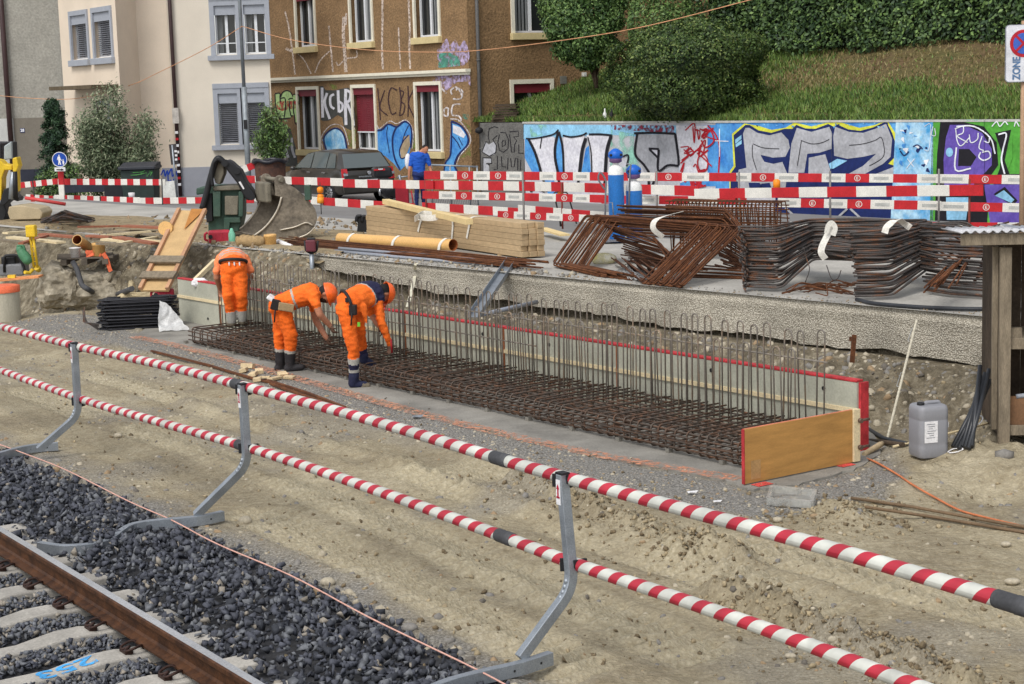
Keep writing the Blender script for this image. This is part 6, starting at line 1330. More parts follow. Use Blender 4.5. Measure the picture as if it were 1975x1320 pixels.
# olive-like bush and conifer before the cream house
c0=PD(225,342,53.0);e=thing('olive_bush','big grey-green bush in front of the cream house','bush',V((c0.x,c0.y,.2)));PP=[];NN=[]
m=MB();r2=random.Random(4)
for k in range(46):
    top=(r2.uniform(150,300),0);x=top[0];ymin=np.interp(x,[145,190,215,260,305],[260,165,150,185,240]);y=r2.uniform(ymin,320);q=PD(x,y,53+r2.uniform(-.9,.7));b_=V((c0.x+r2.uniform(-.4,.4),c0.y+r2.uniform(-.3,.3),.2))
    path=catmull([b_,b_.lerp(q,.5)+V((0,0,.25)),q],5);m.tube(path,[.03-.002*i for i in range(len(path))],5)
    for t in np.linspace(.35,1,14):
        i=min(len(path)-1,int(t*(len(path)-1)));c=np.array(path[i]);nl=52;P=c+r.normal(0,.15+.05*(1-t),(nl,3));PP.append(P);NN.append(np.tile(np.array([0,-.4,.8]),(nl,1)))
m.build('branches',BARK,e);foliage('crown',np.concatenate(PP),np.concatenate(NN),.12,OLIV,e,r,.28,[.45,.33,.22],up=1.2)
c0=PD(112,340,54.5);e=thing('conifer','narrow drooping conifer left of the grey-green bush','tree',V((c0.x,c0.y,.2)));zt_c=PD(105,196,54.5).z;PP=[];NN=[]
m=MB();m.tube([V((c0.x,c0.y,.1)),V((c0.x+.05,c0.y,zt_c*.6)),V((c0.x-.12,c0.y,zt_c))],[.09,.06,.01],7);m.build('trunk',BARK,e)
for k in range(150):
    z=.5+(zt_c-.5)*r2.uniform(0,1);rad=(.25+.75*(1-z/zt_c)**.9)*r2.uniform(.5,1.0);a=r2.uniform(0,2*PI)
    for t in np.linspace(.15,1,8):
        c=np.array([c0.x+math.cos(a)*rad*t-.02,c0.y+math.sin(a)*rad*t,z-.45*rad*t*t]);P=c+r.normal(0,.05,(16,3));PP.append(P);NN.append(np.tile(np.array([math.cos(a),math.sin(a),.3]),(16,1)))
foliage('crown',np.concatenate(PP),np.concatenate(NN),.12,CONI,e,r,.3)
c0=PD(150,345,53.4);P,N_=blob_pts(6000,(c0.x-.3,c0.y,.7),(1.0,.5,.75),r,.4,12,-.5);e=thing('low_bush','low yellowish green bush under the conifer','bush',V((c0.x,c0.y,.2)));foliage('crown',P,N_,.10,[HEDG[2],HEDG[0],OLIV[1]],e,r,.4)
# sapling right of the lamp post
c0=PD(528,320,56.0);e=thing('sapling','thin sapling with hanging leaves between cream and brown house','tree',V((c0.x,c0.y,.2)));m=MB();PP=[]
for k in range(12):
    q=PD(r2.uniform(486,545),r2.uniform(205,300),56+r2.uniform(-.3,.3));b_=V((c0.x,c0.y,.2));path=catmull([b_,b_.lerp(q,.6)+V((.1,0,.35)),q],5);m.tube(path,.018,5)
    for i in range(4,len(path)):PP.append(np.array(path[i])+r.normal(0,.13,(50,3)))
m.build('branches',BARK,e);P=np.concatenate(PP);foliage('crown',P,np.tile(np.array([0,-.5,.6]),(len(P),1)),.15,[TREL[0],TREL[2],OLIV[1]],e,r,.3,up=-1.0)
# ================================================================== barriers
BRED=S('barrier_red',(186,38,44),rough=.6,var=.14,vs=5);BWHT=S('barrier_white',(220,216,206),rough=.6,var=.08,vs=4);BSTEEL=S('barrier_post',(132,128,124),rough=.6,metal=.3);PRNT=S('faded_print',(176,176,170),rough=.8)
def plank(label,A,B,h,nf,red0,group,logos=(),prints=False,th=.03):
    """board of alternating red and white fields from A to B (centre line)"""
    A=V(A);B=V(B);d=(B-A).normalized();n=d.cross(upz).normalized();n=n if n.y<0 else -n;u=V((0,0,1));u=(u-d*u.dot(d)).normalized()
    m=MB();q=[]
    for k in range(nf+1):
        c=A.lerp(B,k/nf)
        for a,b in ((-1,-1),(1,-1),(1,1),(-1,1)):q.append(c+n*(th*.5*a)+u*(h*.5*b))
    fs=[];ms=[]
    for k in range(nf):
        for a in range(4):fs.append((4*k+a,4*k+(a+1)%4,4*k+4+(a+1)%4,4*k+4+a));ms.append((k+red0)%2)
    fs+=[(3,2,1,0),tuple(4*nf+a for a in range(4))];ms+=[red0 %2,(nf-1+red0)%2]
    m.add(q,fs);m.m=ms
    e=thing('barrier_plank',label,'barrier plank',A.lerp(B,.5),group);m.build('board',[BWHT,BRED],e,bevel=.004)
    for k in range(nf):
        c=A.lerp(B,(k+.5)/nf)+n*(th*.5+.004);R3=Matrix((d,n,u)).transposed()
        if (k+red0)%2==1 and k in logos:
            mm=MB();o=arc(c,h*.36,0,2*PI,20,d,u)[:-1];i_=arc(c,h*.29,0,2*PI,20,d,u)[:-1];mm.add(o+i_,[(j,(j+1)%20,20+(j+1)%20,20+j)for j in range(20)])
            s=h*.17
            for (x0,x1,y0,y1)in ((-.75,-.35,-1,1),(-.35,.75,.66,1),(-.35,.6,-.17,.17),(-.35,.75,-1,-.66)):mm.add([c+d*(s*x)+u*(s*y)for x,y in ((x0,y0),(x1,y0),(x1,y1),(x0,y1))],[(0,1,2,3)])
            mm.build('round_e_logo',BWHT,e)
        if prints and (k+red0)%2==0:
            mm=MB();mm.box(c,((B-A).length/nf*.62,.003,h*.34),R3);mm.build('faded_print',PRNT,e)
    return e
SF=-10.5;FRW=Wall(epoint(0,SF,0),epoint(10,SF,0));FRW.o=epoint(0,SF,0)
def fpl(label,x0,y0,x1,y1,hpx,nf,red0,off=0.0,**k):
    A=FRW.hit(x0,y0,off);B=FRW.hit(x1,y1,off);plank(label,A,B,hpx/FPX*((A.y+B.y)/2),nf,red0,'planks of the front barrier',**k)
fpl('front barrier plank behind the bucket, upper row, far left',470,346,664,352,14.5,8,1)
fpl('front barrier plank before the black car, upper row',662,354,836,357,16,7,1,.05)
fpl('front barrier plank right of the man in blue, upper row',830,357,1096,361,17.5,9,1)
fpl('front barrier plank left of the gas bottles, upper row',1088,361,1348,369,18.5,6,0,.05)
fpl('front barrier plank above the rusty basket, upper row, red end at right',1340,374,1896,367,20,10,0,.1)
fpl('front barrier plank under the car, lower row, far left',480,381,690,393,14.5,9,0)
fpl('front barrier plank before the red suitcase, lower row',600,387,800,401,15.5,8,0,.05)
fpl('front barrier plank behind the fresh beam, lower row',815,399,1010,411,17,7,1)
fpl('front barrier plank behind the hand truck, lower row',1000,404,1176,419,17.5,5,0,.05)
fpl('front barrier plank glimpsed above the dark bundle, lower row',1525,434,2040,437,13,10,0)
def bpl(label,x0,y0,x1,y1,hpx,nf,red0,logos,dd=(36.5,34.6),off=0):
    f=lambda x:np.interp(x,[820,2050],dd)+off;plank(label,PD(x0,y0,f(x0)),PD(x1,y1,f(x1)),hpx/FPX*float(f((x0+x1)/2)),nf,red0,'planks of the rear barrier',logos=logos,prints=True)
bpl('rear barrier plank with round E logos, upper row, left one',818,338,1170,341,16,11,1,(2,4,8))
bpl('rear barrier plank with round E logos, upper row, middle one',1160,341,1420,342,16,5,1,(2,),off=-.06)
bpl('rear barrier plank with round E logos, upper row, right of middle',1404,342,1815,345,16.5,9,0,(1,5))
bpl('weathered rear barrier plank with a round E logo, upper row, far right',1805,345,2060,348,17.5,4,0,(1,),off=-.06)
bpl('rear barrier plank with round E logos, second row, left one',815,376,1170,384,15,11,1,(2,4,8))
bpl('rear barrier plank, second row, behind the gas bottles',1160,385,1440,388,16,5,1,())
bpl('rear barrier plank with round E logos, second row, right of middle',1500,391,1815,397,17.5,7,0,(1,3))
bpl('rear barrier plank with a round E logo, second row, far right',1808,398,2060,403,17.5,4,0,(1,),off=-.06)
bpl('rear barrier plank with round E logos, lowest row, left one',960,414,1180,424,14,7,1,(0,2,4))
for i,(x,y0,y1,dd,w_)in enumerate([(1601,330,436,34.9,'rear barrier post right of the silver letters'),(1811,326,432,34.7,'rear barrier post between the blue field and the purple letters'),(1425,332,420,35.2,'rear barrier post at the red scribble'),(1008,330,430,35.8,'rear barrier post at the start of the murals'),(1266,330,430,35.5,'rear barrier post right of the gas bottles')]):
    a=PD(x,y0,dd);b=PD(x,y1,dd);b=V((a.x,b.y,.2));m=MB();m.tube([b,a],.022,8);m.build('barrier_post',BSTEEL,origin=b,label=w_,cat='barrier post',group='posts of the rear barrier')
for i,(x,y0,w_)in enumerate([(1870,346,'reddish front barrier post near the red plank end'),(1083,352,'rusty front barrier post behind the hand truck'),(820,340,'front barrier post before the man in blue'),(1420,362,'front barrier post behind the rusty basket')]):
    a=FRW.hit(x,y0,.05);b=V((a.x,a.y,float(zstreet(a.x,a.y))));m=MB();m.tube([b,a],.02,8);m.build('barrier_post',S('post_rust',(122,60,50),rough=.8),origin=b,label=w_,cat='barrier post',group='posts of the front barrier')
# orange warning lamps on a rod
a=FRW.hit(617,352,.1);b=FRW.hit(617,450,.1);b=V((a.x,a.y,a.z-1.25));e=thing('warning_lamp','orange warning lamp pair on a thin rod before the car','warning lamp',b)
m=MB();m.tube([b,a],.012,6);m.build('rod',STEEL,e);LMP=S('lamp_orange',(238,140,30),rough=.35,var=.05)
for z in (.06,.24):m=MB();m.lathe([(0,-.26),(.07,-.25),(.085,-.18),(.08,-.12),(.03,-.09)],V((a.x,a.y,a.z+.24-z))if False else V((a.x,a.y,a.z+.04-z)),n=12);m.build('lens',LMP,e)
m=MB();m.lathe([(0,-.16),(.095,-.15),(.095,.0),(0,.01)],V((a.x,a.y,a.z-.38)),n=12);m.build('battery_case',S('lamp_case',(236,160,50),rough=.5),e)
for (x,y,w_)in [(1498,355,'small orange lamp between the barrier rows at the silver letters'),(1081,378,'small orange lamp behind the hand truck')]:
    c=FRW.hit(x,y,-.1);m=MB();m.lathe([(0,-.1),(.07,-.09),(.07,.06),(.03,.09),(0,.09)],c,n=12);m.build('warning_lamp',LMP,origin=c,label=w_,cat='warning lamp')
# left barrier group
def lpl(label,x0,y0,x1,y1,hpx,nf,red0,d0,d1):plank(label,PD(x0,y0,d0),PD(x1,y1,d1),hpx/FPX*(d0+d1)/2,nf,red0,'planks of the left barrier')
lpl('left barrier plank, upper row, kinked part by the excavator',38,358,112,350,11,7,1,44.5,44.5);lpl('left barrier plank, upper row, before the bins',112,351,319,352,11.5,17,0,44.4,44.0)
lpl('left barrier plank, lower row, long one before the bins',105,382,270,387,11.5,13,0,44.5,44.2);lpl('left barrier plank, lower row, ending behind the green coupler',265,388,490,386,12,14,0,44.2,43.5);lpl('left barrier plank, lower row, short part by the excavator',50,380,112,384,10,7,0,45,44.8)
lpl('tilted barrier plank end sticking up behind the coupler',462,330,493,318,13,2,0,46,46);lpl('left barrier plank lying low before the dark bar pile',60,392,124,398,10,8,1,43,43)
for (x,y0,y1,w_)in [(315,345,432,'thin leaning left barrier post behind the board ramp'),(196,380,418,'thin left barrier post before the bins'),(66,350,378,'thin left barrier post by the excavator')]:
    a=PD(x-3,y0,43.9);b=PD(x,y1,43.6);m=MB();m.tube([b,a],.018,6);m.build('barrier_post',STEEL,origin=b,label=w_,cat='barrier post',group='posts of the left barrier')
# ================================================================== signs
e=thing('footpath_sign','round blue footpath sign on a red and white post','sign',V((PD(118,395,44).x,44,.2)));DB=S('sign_blue',(24,70,160),rough=.4)
c=PD(115,308,43.9);R_=14.5/FPX*43.9;m=MB();m.cyl(c,c+V((0,.02,0)),R_,n=28);d_=m.build('disc',DB,e);m=MB();m.add([c+V((math.cos(a)*R_*k,-.004,math.sin(a)*R_*k))for k in (.92,1.0)for a in [2*PI*j/28 for j in range(28)]],[(j,(j+1)%28,28+(j+1)%28,28+j)for j in range(28)]);m.build('white_rim',STK,d_)
sc_=R_;ps=lambda L_:[c+V((x*sc_,-.006,y*sc_))for x,y in L_]
m=MB();m.poly(ps([(-.10,.62),(0,.62),(.02,.5),(-.05,.44),(-.13,.5)]));m.poly(ps([(-.22,.40),(.06,.42),(.14,.05),(.32,-.12),(.28,-.18),(.06,-.02),(.10,-.35),(.18,-.70),(.04,-.70),(-.04,-.38),(-.10,-.70),(-.22,-.70),(-.16,-.2),(-.22,.1),(-.30,-.1),(-.34,.0)]));m.poly(ps([(.40,.02),(.52,.02),(.52,-.12),(.40,-.12)]));m.poly(ps([(.34,-.16),(.56,-.16),(.60,-.45),(.52,-.70),(.40,-.70),(.36,-.45)]));m.build('walkers_symbol',STK,d_)
a,b=PD(105,324,43.9),PD(126,330,43.9);m=MB();m.box((a+b)/2+V((0,.01,0)),(b.x-a.x,.02,7.5/FPX*43.9));p_=m.build('arrow_plate',STK,e);m=MB();q=lambda x,y:PD(x,y,43.88);m.poly([q(109,326.5),q(118,326.7),q(118,325),q(123,327.6),q(118,330),q(118,328.6),q(109,328.4)]);m.build('arrow',BLK,p_)
for (y0,y1,mt,w)in ((330,357,BRED,10),(357,378,BWHT,10),(378,396,BWHT,9)):
    a,b=PD(116+(y0-330)*.05,y0,44),PD(116+(y1-330)*.05,y1,44);m=MB();m.box((a+b)/2+V((0,.06,0)),(w/FPX*44,.08,(a-b).length));m.build('post_section',mt,e)
# no-stopping sign at the right edge
sd_=27.0;e=thing('no_stopping_sign','white no-stopping zone sign on a pole at the right edge','sign',PD(1972,440,sd_));q=lambda x,y,o=0:PD(x,y,sd_-o)
e.location.z=.4
a,b=q(1940,50),q(2008,156);cx=(a+b)/2;m=MB();w_,h_=66/FPX*sd_,106/FPX*sd_
def rrect(c,w,h,rd):return [c+V((x,0,y))for x,y in roundrect(w,h,rd)]
m=MB();m.prism(rrect(cx,w_,h_,.05),V((0,.02,0)));pn=m.build('panel',S('sign_white',(214,214,218),rough=.4),e);m=MB();m.prism(rrect(cx+V((0,.004,0)),w_+.02,h_+.02,.06),V((0,.03,0)));m.build('panel_rim',S('sign_rim',(150,152,160),rough=.5,metal=.4),e)
cc=q(1974,84);R_=26/FPX*sd_;disc=lambda c,r0,o:[c+V((math.cos(2*PI*j/36)*r0,-o,math.sin(2*PI*j/36)*r0))for j in range(36)]
SR=S('sign_red',(178,34,46),rough=.4);m=MB();m.poly(disc(cc,R_,.004));m.build('red_disc',SR,pn);m=MB();m.poly(disc(cc,R_*.76,.008));m.build('blue_disc',S('sign_blue2',(62,96,180),rough=.4),pn)
for s in (1,-1):m=MB();dd=V((.7,0,.7*s));pp=V((-.7*s,0,.7));m.add([cc+dd*(R_*.8*i)+pp*(R_*.09*j)+V((0,-.012-.001*s,0))for i,j in ((-1,-1),(1,-1),(1,1),(-1,1))],[(0,1,2,3)]);m.build('red_bar',SR,pn)
vs_,fs_=text_mb('ZONE',20/FPX*sd_,0,.006);tc=q(1961,132);m=MB();m.add([tc+V((-p.y,-.006,p.x*.78))for p in vs_],fs_);m.build('zone_lettering',S('sign_letter',(88,116,150),rough=.5),pn)
m=MB();pt=q(1977,156);m.tube([V((pt.x,sd_+.08,.3)),V((pt.x,sd_+.08,q(1974,40).z))],.042,10);m.build('pole',S('pole_wood',(172,140,112),rough=.8,var=.1),e)
# dark double sign seen from behind near the cream house
e=thing('back_of_sign','dark narrow sign seen from behind near the cream house','sign',V((PD(341,385,52).x,52,.2)));R3=Matrix.Rotation(-.06,3,'Y');m=MB();q=lambda x,y:PD(x,y,52)
m.box(q(335,298),(14/FPX*52,.03,39/FPX*52),R3);m.build('panel',S('sign_back',(64,60,60),rough=.6),e);m=MB();m.tube([q(342,385),q(332,280)],.03,8);m.build('pole',GALV,e)
for (x,y)in ((339,292),(340,300),(340,308)):m=MB();m.box(q(x,y)-V((0,.025,0)),(.07,.01,.06));m.build('sticker',STK,e)
# ================================================================== bins, board, railing
e=thing('waste_container','dark green wheeled waste container with green graffiti','waste bin',V((PD(270,385,50).x,50,.2)));q=lambda x,y,d=49.6:PD(x,y,d)
BIN=S('bin_green',(44,56,52),rough=.6,var=.15);LID=S('bin_lid',(52,54,60),rough=.5,var=.1)
w_,h_=(304-240)/FPX*50,(385-325)/FPX*50;c=PD(272,358,50)
m=MB();Q=[V((c.x+sx*w_/2*(.9 if z<.5 else 1),50+sy*.45*(.85 if z<.5 else 1),.28 if z<.5 else q(270,328).z))for z in (0,1)for sx,sy in ((-1,-1),(1,-1),(1,1),(-1,1))];m.add(Q,[(3,2,1,0),(4,5,6,7),(0,1,5,4),(1,2,6,5),(2,3,7,6),(3,0,4,7)]);m.build('body',BIN,e,bevel=.02)
m=MB();zl=q(270,327).z;m.box((c.x,50,zl+.04),(w_*1.1,1.05,.09));m.prism([V((c.x-w_*.53,49.5,zl+.08)),V((c.x-w_*.53,50.5,zl+.08)),V((c.x-w_*.53,50.5,zl+.18)),V((c.x-w_*.53,50.1,zl+.18))],V((w_*1.06,0,0)));m.build('lid',LID,e,bevel=.02)
for sx in (-1,1):
    m=MB();m.cyl(V((c.x+sx*w_*.38-.03,49.6,.28)),V((c.x+sx*w_*.38+.03,49.6,.28)),.08,n=12);m.build('wheel',BLK,e)
BW=Wall(V((c.x-1,49.54,0)),V((c.x+1,49.54,0)))
for L_ in ([(340,690),(500,680),(560,650)],[(300,740),(420,730),(560,700)],[(580,680),(600,760),(640,700),(680,690)],[(640,660),(690,680),(660,740)]):gstroke(BW,G(Zb,L_),1.6,GP('bin_tag',(86,150,80),(10,.25,.5)),e,1)
m=MB();c=PD(248,360,50.3);m.box((c.x-.35,50.2,.65),(.55,.6,.95));m.build('small_bin',S('bin_black',(36,36,40),rough=.6),origin=V((c.x-.35,50.2,.2)),bevel=.03,label='small black bin left of the waste container',cat='waste bin')
a=PD(312,350,49.3);b=PD(338,384,49.3);m=MB();m.box((a+b)/2,(26/FPX*49.3,.03,34/FPX*49.3),Matrix.Rotation(-.12,3,'X')@Matrix.Rotation(-.08,3,'Y'));m.build('leaning_board',S('panel_pale',(196,196,190),rough=.6),origin=b,label='pale panel leaning beside the waste container',cat='panel')
c=PD(254,378,44.6);m=MB();m.lathe([(0,-.08),(.07,-.08),(.085,.08),(.0,.08)],c,n=12);m.build('white_pot',STK,origin=c,label='small white pot on the left barrier before the bins',cat='pot')
m=MB();a=GW.pt(.6,.25,3.4);b=PD(40,345,55.5);m.box((PD(75,338,55.5)),(1.15,.04,.38));m.build('dark_fence',S('fence_dark',(44,46,58),rough=.7),origin=PD(75,347,55.5),label='low dark fence before the grey house',cat='fence')
m=MB();m.box((PD(190,360,52)),(2.2,.04,.32));m.build('dark_fence',MATS['fence_dark'],origin=PD(190,368,52),label='low dark fence panel under the big bush',cat='fence')
e=thing('bike_railing','low galvanised railing along the brown house','railing',V((PD(870,350,48.5).x,48.5,.2)));q=lambda x,y:PD(x,y,48.3)
m=MB();m.tube([q(826,318),q(922,322)],.025,8);m.build('top_rail',GALV,e)
for x in (832,868,905,920):m=MB();p_=q(x,320);m.tube([V((p_.x,p_.y,.2)),p_],.022,8);m.build('post',GALV,e)
for k in range(26):m=MB();a=q(830+k*3.4,378);b=q(833+k*3.4,394);m.tube([a,b],.006,4);m.build('mesh_wire',STEEL,e)
m=MB();m.tube([q(826,377),q(925,380)],.012,6);m.tube([q(826,395),q(925,398)],.012,6);m.build('lower_rail',GALV,e)
# ================================================================== people
from mathutils import noise as mnoise
from mathutils.bvhtree import BVHTree
def caps_mesh(mb,p0,p1,r0,r1,wide=None,fw=1.0,ft=1.0,n=14):
    """tapered capsule; wide = axis whose radius is scaled by fw, the other by ft"""
    p0=V(p0);p1=V(p1);d=p1-p0;L=d.length;d=d.normalized()if L>1e-6 else V((0,0,1))
    x=(V(wide)-d*V(wide).dot(d))if wide is not None else d.orthogonal()
    x.normalize();y=d.cross(x);rings=[]
    for k in range(4):a=PI/2*(1-k/4);rings.append((p0-d*(r0*math.sin(a)),r0*math.cos(a)))
    for k in range(6):t=k/5;rings.append((p0.lerp(p1,t),r0+(r1-r0)*t))
    for k in range(1,5):a=PI/2*k/4;rings.append((p1+d*(r1*math.sin(a)),r1*math.cos(a)))
    q=[]
    for c,r in rings:
        r=max(r,1e-3)
        for j in range(n):a=2*PI*j/n;q.append(c+x*(math.cos(a)*r*fw)+y*(math.sin(a)*r*ft))
    m=len(rings);fs=[(i*n+j,i*n+(j+1)%n,(i+1)*n+(j+1)%n,(i+1)*n+j)for i in range(m-1)for j in range(n)]
    fs+=[tuple(reversed(range(n))),tuple((m-1)*n+j for j in range(n))];mb.add(q,fs)
def body(e,caps,mats,voxel=.012,origin=None,wr=.011,lab_wr=()):
    """caps: (p0,p1,r0,r1,matfn or index,{opts}); one continuous skin from the union of all"""
    mb=MB()
    for c in caps:caps_mesh(mb,*c[:4],**(c[5]if len(c)>5 else {}))
    me=bpy.data.meshes.new('b');me.from_pydata(mb.v,[],mb.f);ob=bpy.data.objects.new('b',me);COL.objects.link(ob)
    rm_=ob.modifiers.new('r','REMESH');rm_.mode='VOXEL';rm_.voxel_size=voxel
    sm=ob.modifiers.new('s','SMOOTH');sm.factor=.5;sm.iterations=3
    dg=bpy.context.evaluated_depsgraph_get();me2=bpy.data.meshes.new_from_object(ob.evaluated_get(dg));bpy.data.objects.remove(ob)
    nv=len(me2.vertices);co=np.empty(nv*3);me2.vertices.foreach_get('co',co);co=co.reshape(-1,3);no=np.empty(nv*3);me2.vertices.foreach_get('normal',no);no=no.reshape(-1,3)
    best=np.full(nv,1e9);lab=np.zeros(nv,int)
    for c in caps:
        a=np.array(c[0]);b=np.array(c[1]);ab=b-a;L2=max(ab.dot(ab),1e-9);t=np.clip(((co-a)@ab)/L2,0,1);r=c[2]+(c[3]-c[2])*t
        o=c[5]if len(c)>5 else {};d=co-(a+t[:,None]*ab)
        if o.get('wide')is not None:
            x=np.array(o['wide'],float);dn=ab/math.sqrt(L2);x=x-dn*x.dot(dn);x /=np.linalg.norm(x);y=np.cross(dn,x);d=d-np.outer(d@x,x)*(1-1/o.get('fw',1))-np.outer(d@y,y)*(1-1/o.get('ft',1))
        dist=np.linalg.norm(d,axis=1)-r
        k=dist<best;best[k]=dist[k];f=c[4];lab[k]=(np.array([f(tt)for tt in t[k]])if callable(f)else f)
    cloth=np.isin(lab,lab_wr)
    for i in np.where(cloth)[0]:
        p=V(co[i]);w_=mnoise.noise(p*8)+.9*mnoise.noise(V((p.x*12,p.y*12,p.z*26)))-1.1*abs(mnoise.noise(V((p.x*9+3,p.y*9,p.z*19))));co[i]+=no[i]*wr*w_
    me2.vertices.foreach_set('co',(co-np.array(e.location)).ravel())
    me2.materials.clear()
    for m in mats:me2.materials.append(m)
    mi=[int(np.bincount(lab[list(p.vertices)]).argmax())for p in me2.polygons];me2.polygons.foreach_set('material_index',mi);me2.polygons.foreach_set('use_smooth',[True]*len(mi));me2.update();me2.name='body'
    o=bpy.data.objects.new('body',me2);COL.objects.link(o);o.parent=e;return o
def hand(wr,d,side,curl,m=3,s=1.0):
    """palm, four unequal bent fingers and a thumb from the side of the palm; d along the hand, side towards the thumb"""
    d=V(d).normalized();side=(V(side)-d*V(side).dot(d)).normalized();nrm=d.cross(side)*curl;out=[]
    pc=V(wr)+d*(.045*s);out.append((V(wr),V(wr)+d*(.075*s),.026*s,.030*s,m,dict(wide=side,fw=1.25,ft=.62)))
    for k,(o,L)in enumerate(((.033,.068),(.011,.076),(-.011,.071),(-.032,.056))):
        b=V(wr)+d*(.082*s)+side*(o*s);k1=b+(d*.8+nrm*.6).normalized()*(L*.5*s);k2=k1+(d*.25+nrm).normalized()*(L*.5*s);out+=[(b,k1,.0095*s,.0088*s,m),(k1,k2,.0088*s,.0075*s,m)]
    t0_=V(wr)+d*(.03*s)+side*(.03*s);t1=t0_+(side*.8+d*.7+nrm*.3).normalized()*(.04*s);t2=t1+(d*.8+nrm*.7-side*.1).normalized()*(.03*s);out+=[(t0_,t1,.0115*s,.010*s,m),(t1,t2,.010*s,.008*s,m)]
    return out
def head_caps(c,up,face,m_skin,m_hair,s=1.0,beard=None):
    """c centre of the skull, up = crown direction, face = facing direction"""
    up=V(up).normalized();face=(V(face)-up*V(face).dot(up)).normalized();sd=up.cross(face);o=[]
    o.append((c-face*.012*s,c+face*.02*s+up*.01*s,.083*s,.080*s,m_skin,dict(wide=sd,fw=.90,ft=1.08)))
    o.append((c+face*.045*s-up*.075*s,c+face*.05*s-up*.035*s,.045*s,.056*s,beard if beard is not None else m_skin,dict(wide=sd,fw=1.05,ft=1)))
    o.append((c+face*.088*s+up*.005*s,c+face*.108*s-up*.022*s,.010*s,.014*s,m_skin))
    for k in (-1,1):o.append((c+sd*(.078*s*k)+up*.01*s,c+sd*(.082*s*k)-up*.03*s,.016*s,.011*s,m_skin,dict(wide=face,fw=1.2,ft=.55)))
    o.append((c+face*.080*s-up*.052*s-sd*.02*s,c+face*.080*s-up*.052*s+sd*.02*s,.010*s,.010*s,beard if beard is not None else m_skin))
    if m_hair is not None:o.append((c-face*.02*s+up*.035*s,c-face*.03*s-up*.01*s,.085*s,.083*s,m_hair,dict(wide=sd,fw=.93,ft=1.03)))
    return o
def helmet(e,c,up,face,mat,s=1.0):
    up=V(up).normalized();face=(V(face)-up*V(face).dot(up)).normalized();sd=up.cross(face);R3=Matrix((sd,face,up)).transposed();m=MB()
    n=20;q=[];fs=[]
    for i in range(8):
        th=PI/2*i/7
        for j in range(n):a=2*PI*j/n;q.append(c+R3@V((math.sin(th)*math.cos(a)*.108*s,math.sin(th)*math.sin(a)*.132*s,.025*s+math.cos(th)*.112*s+(.006*s if abs(math.cos(a))<.16 else 0))))
    for j in range(n):a=2*PI*j/n;ex=1.06+.26*max(0,math.sin(a));q.append(c+R3@V((math.cos(a)*.108*s*1.06,math.sin(a)*.132*s*ex,.012*s)))
    fs=[(i*n+j,i*n+(j+1)%n,(i+1)*n+(j+1)%n,(i+1)*n+j)for i in range(8)for j in range(n)];m.add(q,fs,0,True)
    o=m.build('helmet',mat,e);so_=o.modifiers.new('s','SOLIDIFY');so_.thickness=.005;return o
HIV=M('hi_vis_orange',lin((240,110,34)),rough=.85,var=.2,vs=5,fine=.12,bump=.3,bs=50);HIVT=M('hi_vis_trouser',lin((236,104,30)),rough=.85,var=.24,vs=5,fine=.12,bump=.3,bs=50);HIVF=M('hi_vis_faded',lin((244,138,88)),rough=.85,var=.08,vs=4)
REFL=S('reflective_band',(168,166,158),rough=.45,var=.08);NAVYC=S('navy_cloth',(36,36,64),rough=.8,var=.15);SKIN=S('skin',(176,120,92),rough=.6,var=.06);SKIND=S('work_glove',(96,72,58),rough=.8,var=.1);BOOT=S('boot_black',(44,42,44),rough=.7,var=.2);BOOTN=S('boot_navy',(36,40,66),rough=.7,var=.2);BEARD=S('beard',(56,42,36),rough=.9);HELM=M('helmet_orange',lin((250,104,34)),rough=.35,var=.04,spec=.5);SHIRTB=S('shirt_blue',(30,84,178),rough=.8,var=.1,vs=5);JEANS=S('jeans_navy',(34,46,92),rough=.85,var=.12);HAIR=S('hair_dark',(28,24,24),rough=.7);BELT=S('belt_black',(34,30,30),rough=.6);STRIPE=S('shirt_stripe',(196,176,150),rough=.6);BOOTG=S('boot_grey',(118,108,92),rough=.8,var=.2)
PM=[HIV,HIVT,REFL,SKIN,BOOT,NAVYC,BEARD,HAIR,SKIND,BOOTN,HIVF,BOOTG,STRIPE]
band=lambda base,*bs:(lambda t:next((m for a,b,m in bs if a<=t<=b),base))
